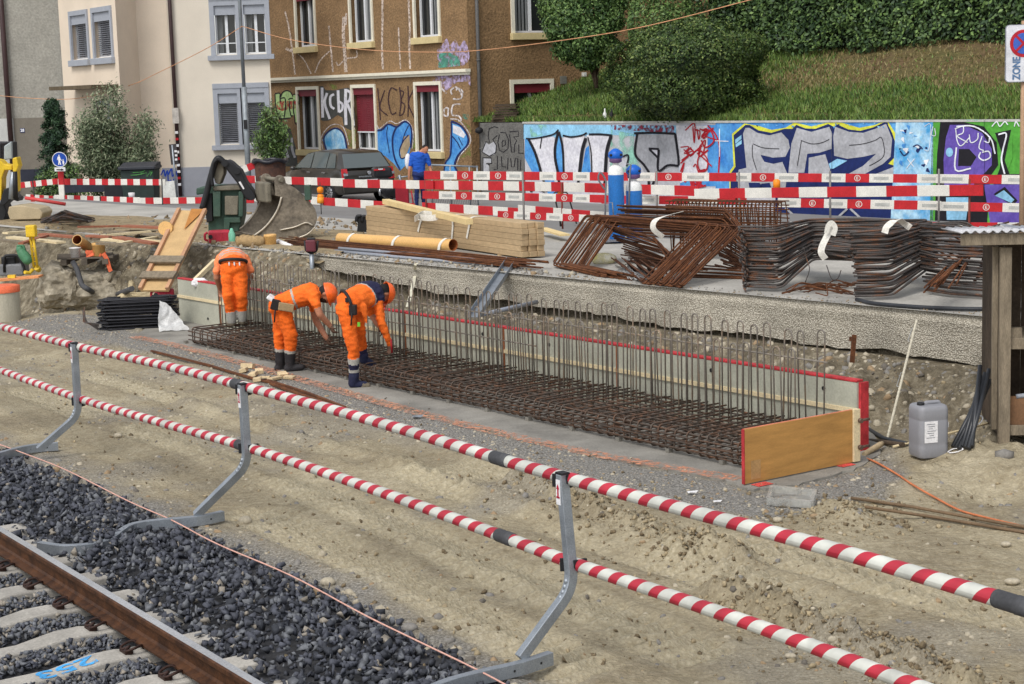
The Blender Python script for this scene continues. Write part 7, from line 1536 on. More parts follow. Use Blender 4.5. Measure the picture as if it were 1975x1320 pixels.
# ---- worker 3: right, seen from behind, bent over the cage
d0=PZ(690,748,.02).y;q=lambda x,y,o=0.0:PD(x,y,d0+o)
ft=V((q(683,748).x,q(683,748).y,.0))
e=thing('person','bent worker in orange hi-vis with navy collar and orange helmet, right of the three','person',PZ(686,748,.02),'workers in orange')
hip=q(672,594,.05);hN=q(668,603,-.02);hF=q(688,600,.14);kN=q(681,671,-.05);aN=q(683,728,.0);kF=q(694,655,.28);aF=q(702,694,.34);ch=q(712,566,.36);sN=q(728,578,.30);sF=q(712,562,.52);hd=q(741,566,.52)
wz_=(sF-sN).normalized()
caps=[(hN,kN,.105,.078,1),(kN,aN,.076,.058,band(1,(.33,.52,2),(.52,.72,5),(.72,.80,2),(.80,1,9))),(hF,kF,.10,.075,1),(kF,aF,.074,.058,band(1,(.45,.7,5),(.7,1,9))),
        (aN+V((0,-.01,.02)),aN+V((-.02,0,-.07)),.062,.055,9),(q(680,741,.0),q(703,742,.03),.050,.042,9),(q(700,743,.02),q(709,744,.03),.042,.036,11),(aF,aF+V((.10,.03,-.07)),.055,.042,9),
        (hN.lerp(hF,.15)+V((-.02,0,.03)),hN.lerp(hF,.85)+V((0,0,.03)),.125,.118,1),(hip+V((.02,.03,.06)),ch,.150,.165,band(0,(.0,.10,1),(.70,.76,2),(.76,1,5)),dict(wide=wz_,fw=1.12,ft=.92)),(sN.lerp(sF,.1),sN.lerp(sF,.9),.10,.10,5),(ch,q(731,562,.48),.085,.062,5),
        (sN,q(737,627,.22),.068,.054,0),(q(737,627,.22),q(751,660,.28),.054,.042,0),(sF+V((0,0,-.03)),q(716,606,.58),.066,.05,0),(q(716,606,.58),q(730,628,.50),.043,.034,3)]
caps+=hand(q(751,661,.28),V((.08,.05,-1)),V((1,-.4,0)),1,8);caps+=hand(q(730,628,.5),V((.4,.1,-.7)),V((-.3,-1,0)),1,8)
caps+=head_caps(hd,V((.72,.45,-.12)),V((.35,.3,-1)),3,7)
# shirt tail hanging
caps+=[(q(700,592,.0),q(707,622,.0),.05,.022,0,dict(wide=V((1,.2,0)),fw=1,ft=.4))]
body(e,caps,PM,.0115,lab_wr=(0,1,5))
helmet(e,hd,V((.72,.45,-.12)),V((.35,.3,-1)),HELM)
m=MB();bc=hip+V((-.02,-.02,.075));ax=(ch-hip).normalized();sx_=wz_;sy_=ax.cross(sx_)
m.tube([bc+sx_*(math.cos(a)*.170)+sy_*(math.sin(a)*.142)for a in [2*PI*k/24 for k in range(24)]],.018,8,closed=True);m.build('belt',BELT,e)
m=MB();m.box(q(681,598,-.10),(.085,.07,.12),rotz(-.2));m.build('tool_pouch',BELT,e,bevel=.01);m=MB();m.tube([q(679,604,-.14),q(677,628,-.13)],.009,6);m.build('hanging_tool',BLK,e);m=MB();m.box(q(670,579,-.08),(.05,.03,.045));m.build('belt_buckle',BLK,e)
m=MB();m.box(q(692,626,-.095),(.032,.01,.05));m.build('pocket_tag',S('tag_green',(110,190,60)),e)
m=MB();m.tube([q(754,655,.22),q(756,681,.22)],.011,8);m.build('tying_pliers',S('plier_red',(150,30,36),rough=.5),origin=q(755,681,.22),label='red-handled tying pliers in the right worker\'s hand',cat='pliers')
# ---- worker 2: middle, in profile
d0=PZ(555,716,.02).y;e=thing('person','bent worker in orange T-shirt and helmet, middle of the three, bare forearms','person',PZ(552,716,.02),'workers in orange')
hN=q(546,603,-.08);hF=q(539,600,.10);kN=q(560,648,-.08);aN=q(559,696,-.05);kF=q(540,644,.10);aF=q(540,694,.12);ch=q(596,567,.02);sN=q(604,571,-.17);sF=q(600,571,.19);hd=q(629,567,.0);hip=q(541,590,.0)
wz_=V((.05,1,0))
bb=band(1,(.55,.66,2),(.66,1,4))
caps=[(hN,kN,.112,.092,1),(kN,aN,.090,.062,bb),(hF,kF,.108,.085,1),(kF,aF,.080,.060,bb),(aN,aN+V((0,0,-.06)),.066,.056,4),(q(556,711,-.05),q(582,708,-.03),.056,.040,4),(aF,aF+V((0,0,-.06)),.064,.055,4),(q(537,710,.12),q(552,708,.15),.055,.042,4),
        (hip+V((-.02,-.10,.0)),hip+V((-.02,.10,.0)),.125,.12,1),(hip+V((.03,0,.03)),ch,.128,.145,band(0,(.0,.14,1),(.40,.50,2)),dict(wide=wz_,fw=1.22,ft=.98)),(sN.lerp(sF,.08),sN.lerp(sF,.92),.095,.095,0),(ch,hd,.075,.06,band(0,(.55,1,3))),
        (sN,q(610,588,-.22),.072,.060,0),(q(609,584,-.21),q(617,607,-.24),.050,.045,3),(q(617,607,-.24),q(636,628,-.16),.044,.034,3),(sF,q(604,594,.26),.072,.060,0),(q(604,594,.26),q(610,620,.27),.050,.045,3),(q(610,620,.27),q(629,651,.18),.044,.034,3)]
caps+=hand(q(636,628,-.16),V((.5,0,-1)),V((.6,-1,.3)),-1,8,1.05);caps+=hand(q(629,651,.18),V((.4,0,-1)),V((.6,-1,.3)),-1,8,1.05)
caps+=head_caps(hd,V((.95,0,.25)),V((.25,-.12,-1)),3,7,beard=6)
body(e,caps,PM,.0115,lab_wr=(0,1))
helmet(e,hd,V((.95,0,.25)),V((.25,-.12,-1)),HELM)
m=MB();m.box(q(531,588,-.20),(.10,.06,.13),Matrix.Rotation(.3,3,'Y'));m.build('tool_pouch',BELT,e,bevel=.01);m=MB();m.box(q(552,593,-.235),(.19,.03,.10),Matrix.Rotation(.2,3,'Y'));m.build('thigh_pocket',S('pocket_khaki',(150,128,96),rough=.9),e,bevel=.01);m=MB();m.tube([q(531,596,-.22),q(529,622,-.2)],.010,6);m.build('hanging_tool',BLK,e)
m=MB();m.box(q(525,576,-.05),(.12,.22,.05),Matrix.Rotation(.6,3,'Y'));m.build('shirt_hem',STK,e,bevel=.015)
# ---- worker 1: left, from behind, standing on the cage
d0=PZ(456,624,.31).y;e=thing('person','worker in faded orange shirt bending forward, seen from behind, left of the three','person',PZ(456,624,.31),'workers in orange')
aL=q(447,617,.0);aR=q(467,614,.05);kL=q(440,572,-.06);kR=q(466,570,-.04);hL=q(439,524,.02);hR=q(462,524,.02);ch=q(448,497,.42);sL=q(424,502,.40);sR_=q(473,502,.40);hip=q(450,519,.03)
bb=band(1,(.62,1,2))
caps=[(hL,kL,.112,.085,1),(kL,aL,.082,.066,bb),(hR,kR,.112,.085,1),(kR,aR,.082,.066,bb),(aL,aL+V((0,.0,-.05)),.062,.05,11),(q(446,624,.02),q(442,624,.22),.052,.04,11),(aR,aR+V((0,0,-.05)),.062,.05,11),(q(466,620,.06),q(468,620,.24),.052,.04,11),
        (hL+V((.02,0,.04)),hR+V((-.02,0,.04)),.128,.128,1),(hip+V((0,.04,.05)),ch,.145,.155,band(10,(.0,.10,1),(.5,.58,2),(.80,.88,2)),dict(wide=V((1,0,0)),fw=1.28,ft=.95)),(sL.lerp(sR_,.08),sL.lerp(sR_,.92),.10,.10,10),
        (sL,q(418,524,.36),.072,.062,10),(q(418,522,.36),q(418,536,.36),.05,.046,3),(q(418,536,.36),q(424,556,.50),.045,.036,3),(sR_,q(482,522,.36),.072,.062,10),(q(482,520,.36),q(484,530,.36),.05,.046,3),(q(484,530,.36),q(478,548,.50),.045,.036,3),(ch,q(449,512,.72),.08,.06,3)]
caps+=hand(q(424,556,.5),V((.1,.4,-1)),V((1,0,0)),1,3);caps+=hand(q(478,548,.5),V((-.1,.4,-1)),V((-1,0,0)),-1,3);caps+=head_caps(q(449,517,.80),V((0,.8,-.6)),V((0,-.5,-.85)),3,7)
body(e,caps,PM,.0115,lab_wr=(10,1))
m=MB();bc=hip+V((0,.015,.095));m.tube([bc+V((math.cos(a)*.185,math.sin(a)*.135,math.sin(a)*-.05))for a in [2*PI*k/24 for k in range(24)]],.018,8,closed=True,flat=1.3);m.build('belt',BELT,e)
for x in (442,452,462):m=MB();m.box(q(x,509,-.115),(.016,.02,.045));m.build('belt_loop',STK,e)
# ---- man in blue behind the barriers
d0=46.0;e=thing('person','man in a blue T-shirt looking down behind the barriers','person',V((q(808,390).x,d0,.2)))
z_=lambda x,o=0:V((q(x,390).x,d0+o,.24));hd=q(820,288,0);ch=q(808,304,0);hip=q(808,336,0)
aL=z_(803)+V((0,0,.06));aR=z_(817,.2)+V((0,0,.06));kL=q(804,364,-.05);kR=q(815,364,.12)
caps=[(q(803,340),kL,.10,.075,1),(kL,aL,.073,.05,1),(q(814,340,.1),kR,.10,.075,1),(kR,aR,.073,.05,1),(aL+V((0,0,-.03)),aL+V((.12,-.06,-.05)),.05,.04,4),(aR+V((0,0,-.03)),aR+V((.12,-.06,-.05)),.05,.04,4),(hip+V((-.06,0,0)),hip+V((.06,0,0)),.13,.13,1),(hip+V((0,0,.08)),ch,.14,.165,0,dict(wide=V((1,0,0)),fw=1.2,ft=.85)),(q(797,299),q(822,301),.085,.085,0),(ch+V((.03,0,.1)),hd,.07,.06,3),
        (q(795,300),q(792,318,-.05),.07,.062,0),(q(792,318,-.05),q(790,326,-.08),.046,.043,3),(q(790,326,-.08),q(789,345,-.1),.043,.034,3),(q(824,302),q(828,317),.068,.06,0),(q(828,317),q(830,325),.045,.042,3),(q(830,325),q(833,338,-.1),.042,.034,3)]
caps+=hand(q(789,345,-.1),V((0,0,-1)),V((.4,-1,0)),1,3)+hand(q(833,338,-.1),V((.2,0,-1)),V((-.4,-1,0)),1,3)+head_caps(hd,V((.35,-.15,1)),V((.5,-.7,-.45)),3,7)
body(e,caps,[SHIRTB,JEANS,REFL,SKIN,BOOT,NAVYC,BEARD,HAIR],.014,lab_wr=(0,1))
m=MB();m.ell(q(787,312,.15),(.09,.07,.22),10);m.build('shoulder_bag',STK,origin=q(787,312,.15),label='white bag slung beside the man in blue',cat='bag')
# ================================================================== vehicles by the house
CARP=M('car_paint',lin((46,42,36)),rough=.3,var=.05,coat=.6,spec=.5);CGL=pglass();CGL.name='car_glass';CGL.node_tree.nodes['Principled BSDF'].inputs['Base Color'].default_value=(.10,.12,.12,1);CGL.node_tree.nodes['Principled BSDF'].inputs['Specular IOR Level'].default_value=1;TAIL=S('tail_red',(190,26,34),rough=.25,spec=.6);CHR=M('chrome',lin((190,190,192)),rough=.2,metal=.9);TYRE=S('tyre',(30,30,32),rough=.85)  # car glass base colour lightened to stand in for reflected sky
o0=PD(661,388,50.2);o0.z=.2;cf=hu.copy();cr_=hs_.copy()                # forward, right
def cp(x,y,z):return o0+cf*x+cr_*y+upz*z
e=thing('parked_car','dark estate car parked along the brown house, rear towards the camera','car',o0)
W_c=1.78
sec=[(0.0,.42,.82,.06),(.06,.30,.96,.02),(.35,.26,1.0,0),(1.2,.24,1.0,0),(2.6,.24,.98,0),(3.3,.24,.94,.02),(3.9,.26,.84,.08),(4.25,.32,.70,.20),(4.35,.42,.60,.30)]
m=MB();qv=[]
for x,z0,z1,ins in sec:
    for y,z in ((ins+.06,z0),(ins,z0+.12),(ins,(z0+z1)*.55),(ins+.05,z1),(W_c-ins-.05,z1),(W_c-ins,(z0+z1)*.55),(W_c-ins,z0+.12),(W_c-ins-.06,z0)):qv.append(cp(x,y,z))
k=len(sec);fs=[tuple(reversed(range(8))),tuple(8*(k-1)+a for a in range(8))]+[(8*i+a,8*i+(a+1)%8,8*i+8+(a+1)%8,8*i+8+a)for i in range(k-1)for a in range(8)];m.add(qv,fs,0,True);bo=m.build('body',CARP,e);bv=bo.modifiers.new('b','BEVEL');bv.width=.03;bv.segments=2;bv.limit_method='ANGLE'
gh=[(.10,.99,.06,.99),(.42,1.42,.2,1.44),(.62,1.50,.24,1.52),(1.7,1.53,.24,1.55),(2.45,1.44,.22,1.46),(3.30,.96,.08,.97)]
m=MB();qv=[]
for x,z,ins,zc_ in gh:qv+=[cp(x,ins,z),cp(x,W_c/2,zc_),cp(x,W_c-ins,z),]
base_l=[cp(x,.05,.97)for x in (.10,.42,.62,1.7,2.45,3.30)];base_r=[cp(x,W_c-.05,.97)for x in (.10,.42,.62,1.7,2.45,3.30)]
qv+=base_l+base_r;fs=[]
for i in range(5):fs+=[(3*i,3*i+3,3*i+4,3*i+1),(3*i+1,3*i+4,3*i+5,3*i+2),(18+i,18+i+1,3*i+3,3*i),(24+i+1,24+i,3*i+2,3*i+5)]
m.add(qv,fs,0,True);ro=m.build('roof',CARP,e)
def cpoly(name,pts,mat,off,par=e,th=.012):mm=MB();P=[cp(*p)for p in pts];n_=(P[1]-P[0]).cross(P[2]-P[0]).normalized();n_=n_ if n_.dot(CAM-P[0])>0 else -n_;mm.prism([p+n_*off for p in P],-n_*th);return mm.build(name,mat,par,bevel=.004)
def sy(x,z):
    # side glass plane: leans inwards with height
    return .05+(z-.97)/(1.48-.97)*.18
side=lambda L_:[(x,sy(x,z),z)for x,z in L_]
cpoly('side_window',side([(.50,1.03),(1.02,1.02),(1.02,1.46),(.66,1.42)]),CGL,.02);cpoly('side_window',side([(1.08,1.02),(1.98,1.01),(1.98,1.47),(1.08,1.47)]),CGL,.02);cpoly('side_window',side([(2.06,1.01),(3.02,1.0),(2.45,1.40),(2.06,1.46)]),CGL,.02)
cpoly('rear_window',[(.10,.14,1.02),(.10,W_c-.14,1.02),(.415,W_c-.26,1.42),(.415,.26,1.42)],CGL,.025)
cpoly('tail_light',[(.02,.03,.68),(.02,.24,.68),(.07,.20,1.02),(.10,.05,1.02)],TAIL,.03,th=.05);cpoly('tail_light',[(.02,W_c-.03,.68),(.02,W_c-.24,.68),(.07,W_c-.20,1.02),(.10,W_c-.05,1.02)],TAIL,.03,th=.05)
for y in (.12,W_c-.12):cpoly('lamp_inset',[(.0,y-.07,.80),(.0,y+.07,.80),(.03,y+.07,.87),(.03,y-.07,.87)],CHR,.055)
pl=cpoly('number_plate',[(0,.62,.58),(0,1.16,.58),(0,1.16,.69),(0,.62,.69)],STK,.03)
for k in range(7):cpoly('plate_mark',[(0,.70+k*.06,.60),(0,.735+k*.06,.60),(0,.735+k*.06,.67),(0,.70+k*.06,.67)],BLK,.034,pl,.003)
cpoly('chrome_strip',[(0,.55,.75),(0,1.23,.75),(0.01,1.23,.79),(.01,.55,.79)],CHR,.035);cpoly('rear_bumper',[(.0,.05,.34),(.0,W_c-.05,.34),(.0,W_c-.02,.56),(.0,.02,.56)],CARP,.05,th=.06)
m=MB();c=cp(-.04,W_c/2,.88);m.cyl(c,c+cf*.03,.055,n=16);m.build('badge',CHR,e)
for x,y in ((.78,.0),(3.52,.0),(.78,W_c),(3.52,W_c)):
    c=cp(x,y,.31);sg=-1 if y==0 else 1;wh=thing('wheel',None,None,c);wh.parent=e;wh.location=c-o0
    m=MB();m.lathe([(.20,-.02),(.30,-.03),(.32,.02),(.32,.16),(.28,.19)],c-cr_*(-.17*sg)if False else c-cr_*(.16 if sg<0 else -.16)*-1*0,cr_*(-sg)*-1 if False else cr_*(1 if y==0 else -1),20);ob_=m.build('tyre',TYRE,None);ob_.parent=wh;ob_.data.transform(Matrix.Translation(-c));ob_.location=(0,0,0)
    m=MB();ax_=cr_*(1 if y==0 else -1);m.lathe([(.05,-.015),(.21,-.01),(.22,.05)],c,ax_,20)
    for k in range(9):a=2*PI*k/9;dd=cf*math.cos(a)+upz*math.sin(a);m.beam(c-ax_*.03+dd*.03,c-ax_*.03+dd*.2,.03,.02,up=ax_)
    ob_=m.build('rim',CHR,None);ob_.parent=wh;ob_.data.transform(Matrix.Translation(-c));ob_.location=(0,0,0)
m=MB();c=cp(2.86,-.12,1.0);m.ell(c,(.09,.10,.07),10);m.build('wing_mirror',CARP,e);m=MB();m.tube([cp(.55,W_c/2,1.52),cp(.38,W_c/2,1.68)],.008,6);m.build('aerial',BLK,e)
for x in (1.0,1.95):cpoly('door_handle',[(x,-.01,.88),(x+.2,-.01,.88),(x+.2,-.01,.92),(x,-.01,.92)],CHR,.02)
# ---- scooter with top case
s0=PD(752,389,48.5);s0.z=.22;e=thing('scooter','dark scooter with a black top case behind the car','scooter',s0);q=lambda x,y,o=0:PD(x,y,48.5+o)
m=MB();m.box(q(736,333),(.52,.42,.30),rotz(.35));tc_=m.build('top_case',S('case_black',(30,30,34),rough=.3,spec=.5),e,bevel=.08,segs=3)
m=MB();m.box(q(732,328,-.24),(.32,.03,.05),rotz(.35));m.build('reflector',TAIL,tc_,bevel=.01);m=MB();m.box(q(734,326.5,-.26),(.12,.03,.03),rotz(.35));m.build('white_insert',STK,tc_)
m=MB();m.ell(q(752,366,.1),(.30,.45,.28),12);m.build('rear_body',S('scooter_black',(26,26,30),rough=.3,spec=.5),e)
for x in (735,745):m=MB();m.ell(q(x-2,371,-.15),(.045,.05,.11),8);m.build('silencer',CHR,e)
m=MB();c=q(750,380,0);m.lathe([(.13,-.05),(.24,-.06),(.25,0),(.24,.06),(.13,.05)],V((c.x,c.y,.46)),V((1,.3,0)),18);m.build('rear_wheel',TYRE,e)
m=MB();m.tube([q(770,338,.3),q(773,352,.3),q(772,390,.3)],.04,8);m.tube([q(765,343,.3),q(790,340,.3)],.02,8);m.build('fork',GALV,e)
# ---- red suitcase-like box on a cart
s0=PD(776,398,44.5);s0.z=.22;e=thing('red_toolbox','tall red box on a small cart beside the man in blue','toolbox',s0);q=lambda x,y,o=0:PD(x,y,44.5+o)
m=MB();m.box((q(776,378)),(25/FPX*44.5,.3,36/FPX*44.5));m.build('box',S('box_red',(142,28,42),rough=.6,var=.12),e,bevel=.02);m=MB();m.tube([q(793,368),q(797,392),q(790,394)],.02,6);m.build('cart_frame',SR,e)
for x in (768,784):m=MB();c=q(x,398,-.15);m.cyl(c-V((.02,0,0)),c+V((.02,0,0)),.05,n=12);m.build('wheel',BLK,e)
# ---- rusty drum
s0=PD(523,360,46.0);e=thing('rusty_drum','rusty brown drum with black plastic round its rim','drum',V((s0.x,s0.y,.2)));zt_=PD(523,312,46).z;R_=30/FPX*46
m=MB();m.lathe([(0,0),(R_*.94,0),(R_*.94,(zt_-.2)*.5),(R_*.97,(zt_-.2)*.52),(R_*.95,(zt_-.2)*.55),(R_,zt_-.2)],V((s0.x,s0.y,.2)),n=24);m.build('shell',M('drum_rust',lin((96,66,52)),rough=.85,col2=lin((60,46,42)),vs=4,fine=.2,fs=20),e)
m=MB();P=[V((s0.x+math.cos(a)*R_*1.06,s0.y+math.sin(a)*R_*1.06,zt_+.02+.03*math.sin(a*5)))for a in [2*PI*k/30 for k in range(30)]];m.tube(P,.05,8,closed=True);m.build('bag_rim',S('bag_black',(40,40,46),rough=.3),e)
# ================================================================== excavator tools at the slab edge
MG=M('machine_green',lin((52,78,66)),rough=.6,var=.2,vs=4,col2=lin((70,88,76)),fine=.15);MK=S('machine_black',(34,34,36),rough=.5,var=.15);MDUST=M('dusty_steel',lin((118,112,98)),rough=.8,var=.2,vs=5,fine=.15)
BUCK=M('bucket_steel',lin((132,122,107)),rough=.8,metal=.1,col2=lin((90,83,74)),vs=3.5,thr=(.35,.68),fine=.2,fs=25,bump=.2)
Z5=lambda x,y:(360+x/6.0,280+y/6.0)
def slabp(pts,d,depth,vec=V((0,1,0))):m=MB();m.prism([PD(*Z5(*p),d)for p in pts],vec*depth);return m
dm=PS(445,462).y;e=thing('hydraulic_breaker','dark green hydraulic attachment with black link arm on the slab edge','machine attachment',PS(440,462))
slabp([(110,500),(300,470),(620,470),(640,560),(640,820),(600,1010),(250,1010),(240,560),(110,580)],dm+.1,.55).build('housing',MG,e,bevel=.02)
slabp([(300,480),(620,465),(630,520),(310,530)],dm-.02,.7).build('top_plate',MDUST,e,bevel=.015);slabp([(440,590),(600,590),(590,810),(440,810)],dm+.02,.2).build('core_block',MDUST,e,bevel=.015)
slabp([(300,540),(390,540),(390,830),(310,830)],dm-.04,.2).build('side_plate',MG,e,bevel=.01);slabp([(600,540),(660,540),(650,830),(600,830)],dm-.04,.2).build('side_plate',MG,e,bevel=.01);slabp([(430,840),(620,840),(620,900),(500,900),(490,1000),(430,1000)],dm+.03,.2).build('foot_plate',MG,e,bevel=.01);slabp([(190,560),(290,560),(300,880),(230,900)],dm+.0,.15).build('gap_shade_plate',MK,e,bevel=.01)  # the black plate stands in for the shade in the housing gap
slabp([(420,190),(470,170),(520,200),(620,290),(680,420),(790,570),(790,610),(750,640),(690,640),(640,560),(580,440),(430,250)],dm-.1,.35).build('link_arm',MK,e,bevel=.03)
slabp([(290,200),(340,160),(430,180),(430,330),(380,460),(330,440),(300,330)],dm,.35).build('bracket',MDUST,e,bevel=.02)
P=[PD(*Z5(*p),dm-.05)for p in [(180,740),(230,560),(290,330),(330,200),(370,155),(420,190)]];m=MB();m.tube(catmull(P,5),.055,8);m.build('hydraulic_hose',MK,e);P=[PD(*Z5(*p),dm-.1)for p in [(300,480),(290,360),(310,220),(350,170)]];m=MB();m.tube(catmull(P,5),.03,8);m.build('hydraulic_hose',MK,e)
slabp([(600,430),(620,420),(668,505),(655,515)],dm-.12,.02).build('white_sticker',STK,e)
for p in ((440,210),(750,600),(580,300)):m=MB();c=PD(*Z5(*p),dm-.13);m.cyl(c,c+V((0,.1,0)),.06,n=14);m.build('pin',MK,e)
# bucket
db=PS(540,464).y;e=thing('excavator_bucket','big dusty excavator bucket standing on the slab, mouth to the left','excavator bucket',PS(545,464));wv=V((-.42,.66,.02))
side_px=[(1060,480),(1150,440),(1260,500),(1400,620),(1490,740),(1515,850),(1480,950),(1380,1035),(1240,1095),(1040,1110),(780,1050),(900,960),(1000,840),(1065,720),(1100,600)]
N0=[PD(*Z5(*p),db)for p in side_px];zmin=min(p.z for p in N0)
for p in N0:p.z=max(p.z,ZS+.01)
m=MB();m.prism(N0,wv.normalized()*.03);m.build('side_plate',BUCK,e,bevel=.008);m=MB();m.prism([p+wv for p in N0],wv.normalized()*.03);m.build('side_plate',BUCK,e,bevel=.008)
sh=catmull(N0[1:11],4);m=MB();qv=[]
for p in sh:qv+=[p+wv*.03,p+wv*1.0]
m.add(qv,[(2*i,2*i+2,2*i+3,2*i+1)for i in range(len(sh)-1)],0,True);o_=m.build('shell',BUCK,e);so_=o_.modifiers.new('s','SOLIDIFY');so_.thickness=.03
ed=catmull([N0[14],N0[13],N0[12],N0[11],N0[10]],5);m=MB();m.tube([p-V((.0,.02,0))for p in ed],.018,6);m.build('worn_edge',M('bright_edge',lin((190,180,164)),rough=.45,metal=.4),e);m=MB();m.tube([p+wv for p in ed],.018,6);m.build('worn_edge',MATS['bright_edge'],e)
ar=catmull([PD(*Z5(*p),db-.02)for p in [(1080,985),(1250,950),(1380,900),(1460,930)]],5);m=MB();m.tube(ar,.014,6);m.build('weld_seam',MATS['bright_edge'],e);ar=catmull([PD(*Z5(*p),db-.02)for p in [(1490,945),(1400,1030),(1250,1090)]],5);m=MB();m.tube(ar,.014,6);m.build('weld_seam',MATS['bright_edge'],e)
for f in (.22,.92):
    c=PD(*Z5(1090,410),db)+wv*(f-.2);m=MB();R_=.085;lug=[c+V((math.cos(a)*R_,0,math.sin(a)*R_))for a in [PI*k/8 for k in range(9)]]+[c+V((-R_,0,-.26)),c+V((R_*1.6,0,-.30))];m.prism(lug,wv.normalized()*.05);m.build('lug',BUCK,e,bevel=.008)
c=PD(*Z5(1090,405),db);m=MB();m.tube([c-wv*.05,c+wv*1.0],.035,10);m.build('pin',MDUST,e);c2=PD(*Z5(1405,550),db);m=MB();m.box(c2,(.1,.2,.25));m.build('rear_lug',MG,e,bevel=.01)
c=PD(*Z5(1000,560),db)+wv*.5;m=MB();m.box(c,(.10,.62,.34),rotz(.45));m.build('hook_plate',MDUST,e,bevel=.03)
# small black cutter head behind the timber
p=PS(690,452);e=thing('ripper_tooth','small black ripper tooth behind the timber stack end','machine attachment',p);q=lambda x,y,o=0:PD(x,y,p.y+.4+o)
m=MB();m.prism([q(687,458),q(690,432),(q(687,424)),q(694,417),q(707,420),q(708,458)],V((0,.25,0)));m.build('shank',MK,e,bevel=.02);m=MB();m.tube(catmull([q(687,428),q(689,418),q(697,417)],4),.03,8);m.tube(catmull([q(698,428),q(700,418),q(707,419)],4),.03,8);m.build('hook',MK,e)
# ---- red can, bottle, sack, coupling near the edge
def jerry(px,py,w,h,mat,label,d=None,yaw=0.2):
    c=PS(px,py)if d is None else PG(px,py);s_=c.y/FPX;e=thing('fuel_can',label,'fuel can',c,'red fuel cans');R3=rotz(yaw)
    m=MB();m.box(c+upz*(h*s_*.5),(w*s_,.22,h*s_),R3);m.build('tank',mat,e,bevel=.04,segs=3);m=MB();m.tube(rnd_path([c+R3@V((-w*s_*.5-.01,0,h*s_*.2)),c+R3@V((-w*s_*.5-.06,0,h*s_*.3)),c+R3@V((-w*s_*.5-.06,0,h*s_*.75)),c+R3@V((-w*s_*.5-.01,0,h*s_*.85))],.03,3),.02,8);m.build('handle',mat,e)
    m=MB();cc=c+R3@V((-w*s_*.42,-.115,h*s_*.55));m.cyl(cc,cc+R3@V((-.0,-.04,0)),.035,n=12);m.build('cap',BLK,e)
    for k in (-.25,.1):m=MB();m.box(c+R3@V((w*s_*k,-.111,h*s_*.5)),(.03,.012,h*s_*.7),R3);m.build('rib',mat,e,bevel=.006)
CANR=S('can_red',(176,44,62),rough=.45,var=.12,spec=.4)
jerry(424,469,42,25,CANR,'red fuel can lying on the slab edge beside a green bottle');jerry(318,579,36,22,CANR,'red fuel can on the pit floor by the black bar stack',1,.1)
c=PS(448,471);m=MB();m.lathe([(0,0),(.055,0),(.058,.02),(.058,.17),(.03,.23),(.022,.26),(.0,.265)],c,n=14);m.build('green_bottle',M('green_plastic',lin((120,190,160)),rough=.15,var=.05,spec=.5),origin=c,label='pale green plastic bottle between red can and sack',cat='bottle')
SACK=S('burlap',(160,134,96),rough=.95,var=.22,vs=9,bump=.5,bs=40);P=[PS(455,468,.07),PS(468,465,.09),PS(480,466,.09),PS(495,466,.09),PS(512,467,.08)];m=MB();m.tube(catmull(P,5),[.05,.08,.10,.075,.10,.085,.11,.09,.10,.11,.08,.10,.09,.11,.08,.10,.09,.10,.08,.09,.04],10);m.build('rolled_sack',SACK,origin=P[0],label='rolled-up brown sack on the slab edge before the bucket',cat='sack')
m=MB();P=[PS(537,467,.05),PS(552,472,.05),PS(563,474,.04)];m.tube(P,[.05,.035,.02],8);m.build('white_pipe_end',STK,origin=P[0],label='white twisted rag end right of the tan coupling',cat='rag')
def ring_pipe(px,py,w,h,label,z=None,mat=PVC):
    c=PS(px,py)if z is None else z;s_=c.y/FPX;R_=w*.5*s_;H_=h*s_;e=thing('pipe_coupling',label,'pipe piece',c)
    m=MB();m.lathe([(R_*.9,0),(R_,.005),(R_,H_*.78),(R_*1.07,H_*.8),(R_*1.07,H_*.98),(R_*.92,H_),(R_*.9,H_*.9)],c,n=24);m.build('outer_wall',mat,e);m=MB();m.lathe([(R_*.9,0),(R_*.9,H_*.9)],c,n=24);m.build('inner_wall',PVCI,e)
ring_pipe(522,476,23,24,'upright tan pipe coupling on the slab edge'); 
# ---- breaker hammer / vibrator standing behind the middle worker
c=PZ(600,560,.45);top=PD(601,490,c.y);e=thing('earth_auger','motor auger with black red head standing behind the formwork','auger',c);q=lambda x,y,o=0:PD(x,y,c.y+o)
m=MB();m.tube([q(603,545),q(601,490)],.035,10);m.build('shaft',GALV,e);m=MB();m.box(q(600,474),(.15,.16,.18));m.build('motor',S('motor_maroon',(104,50,58),rough=.5,var=.2),e,bevel=.02);m=MB();m.box(q(600,463),(.12,.12,.06));m.build('cap',MK,e,bevel=.01)
for s in (588,613):m=MB();m.tube(rnd_path([q(s,465),q(s+(2 if s<600 else -2),484),q(600,489)],.03,3),.018,8);m.build('handle',MK,e)
m=MB();m.box(q(602,530),(.13,.14,.12));m.build('orange_foot',S('foot_orange',(206,92,56),rough=.6),e,bevel=.02)
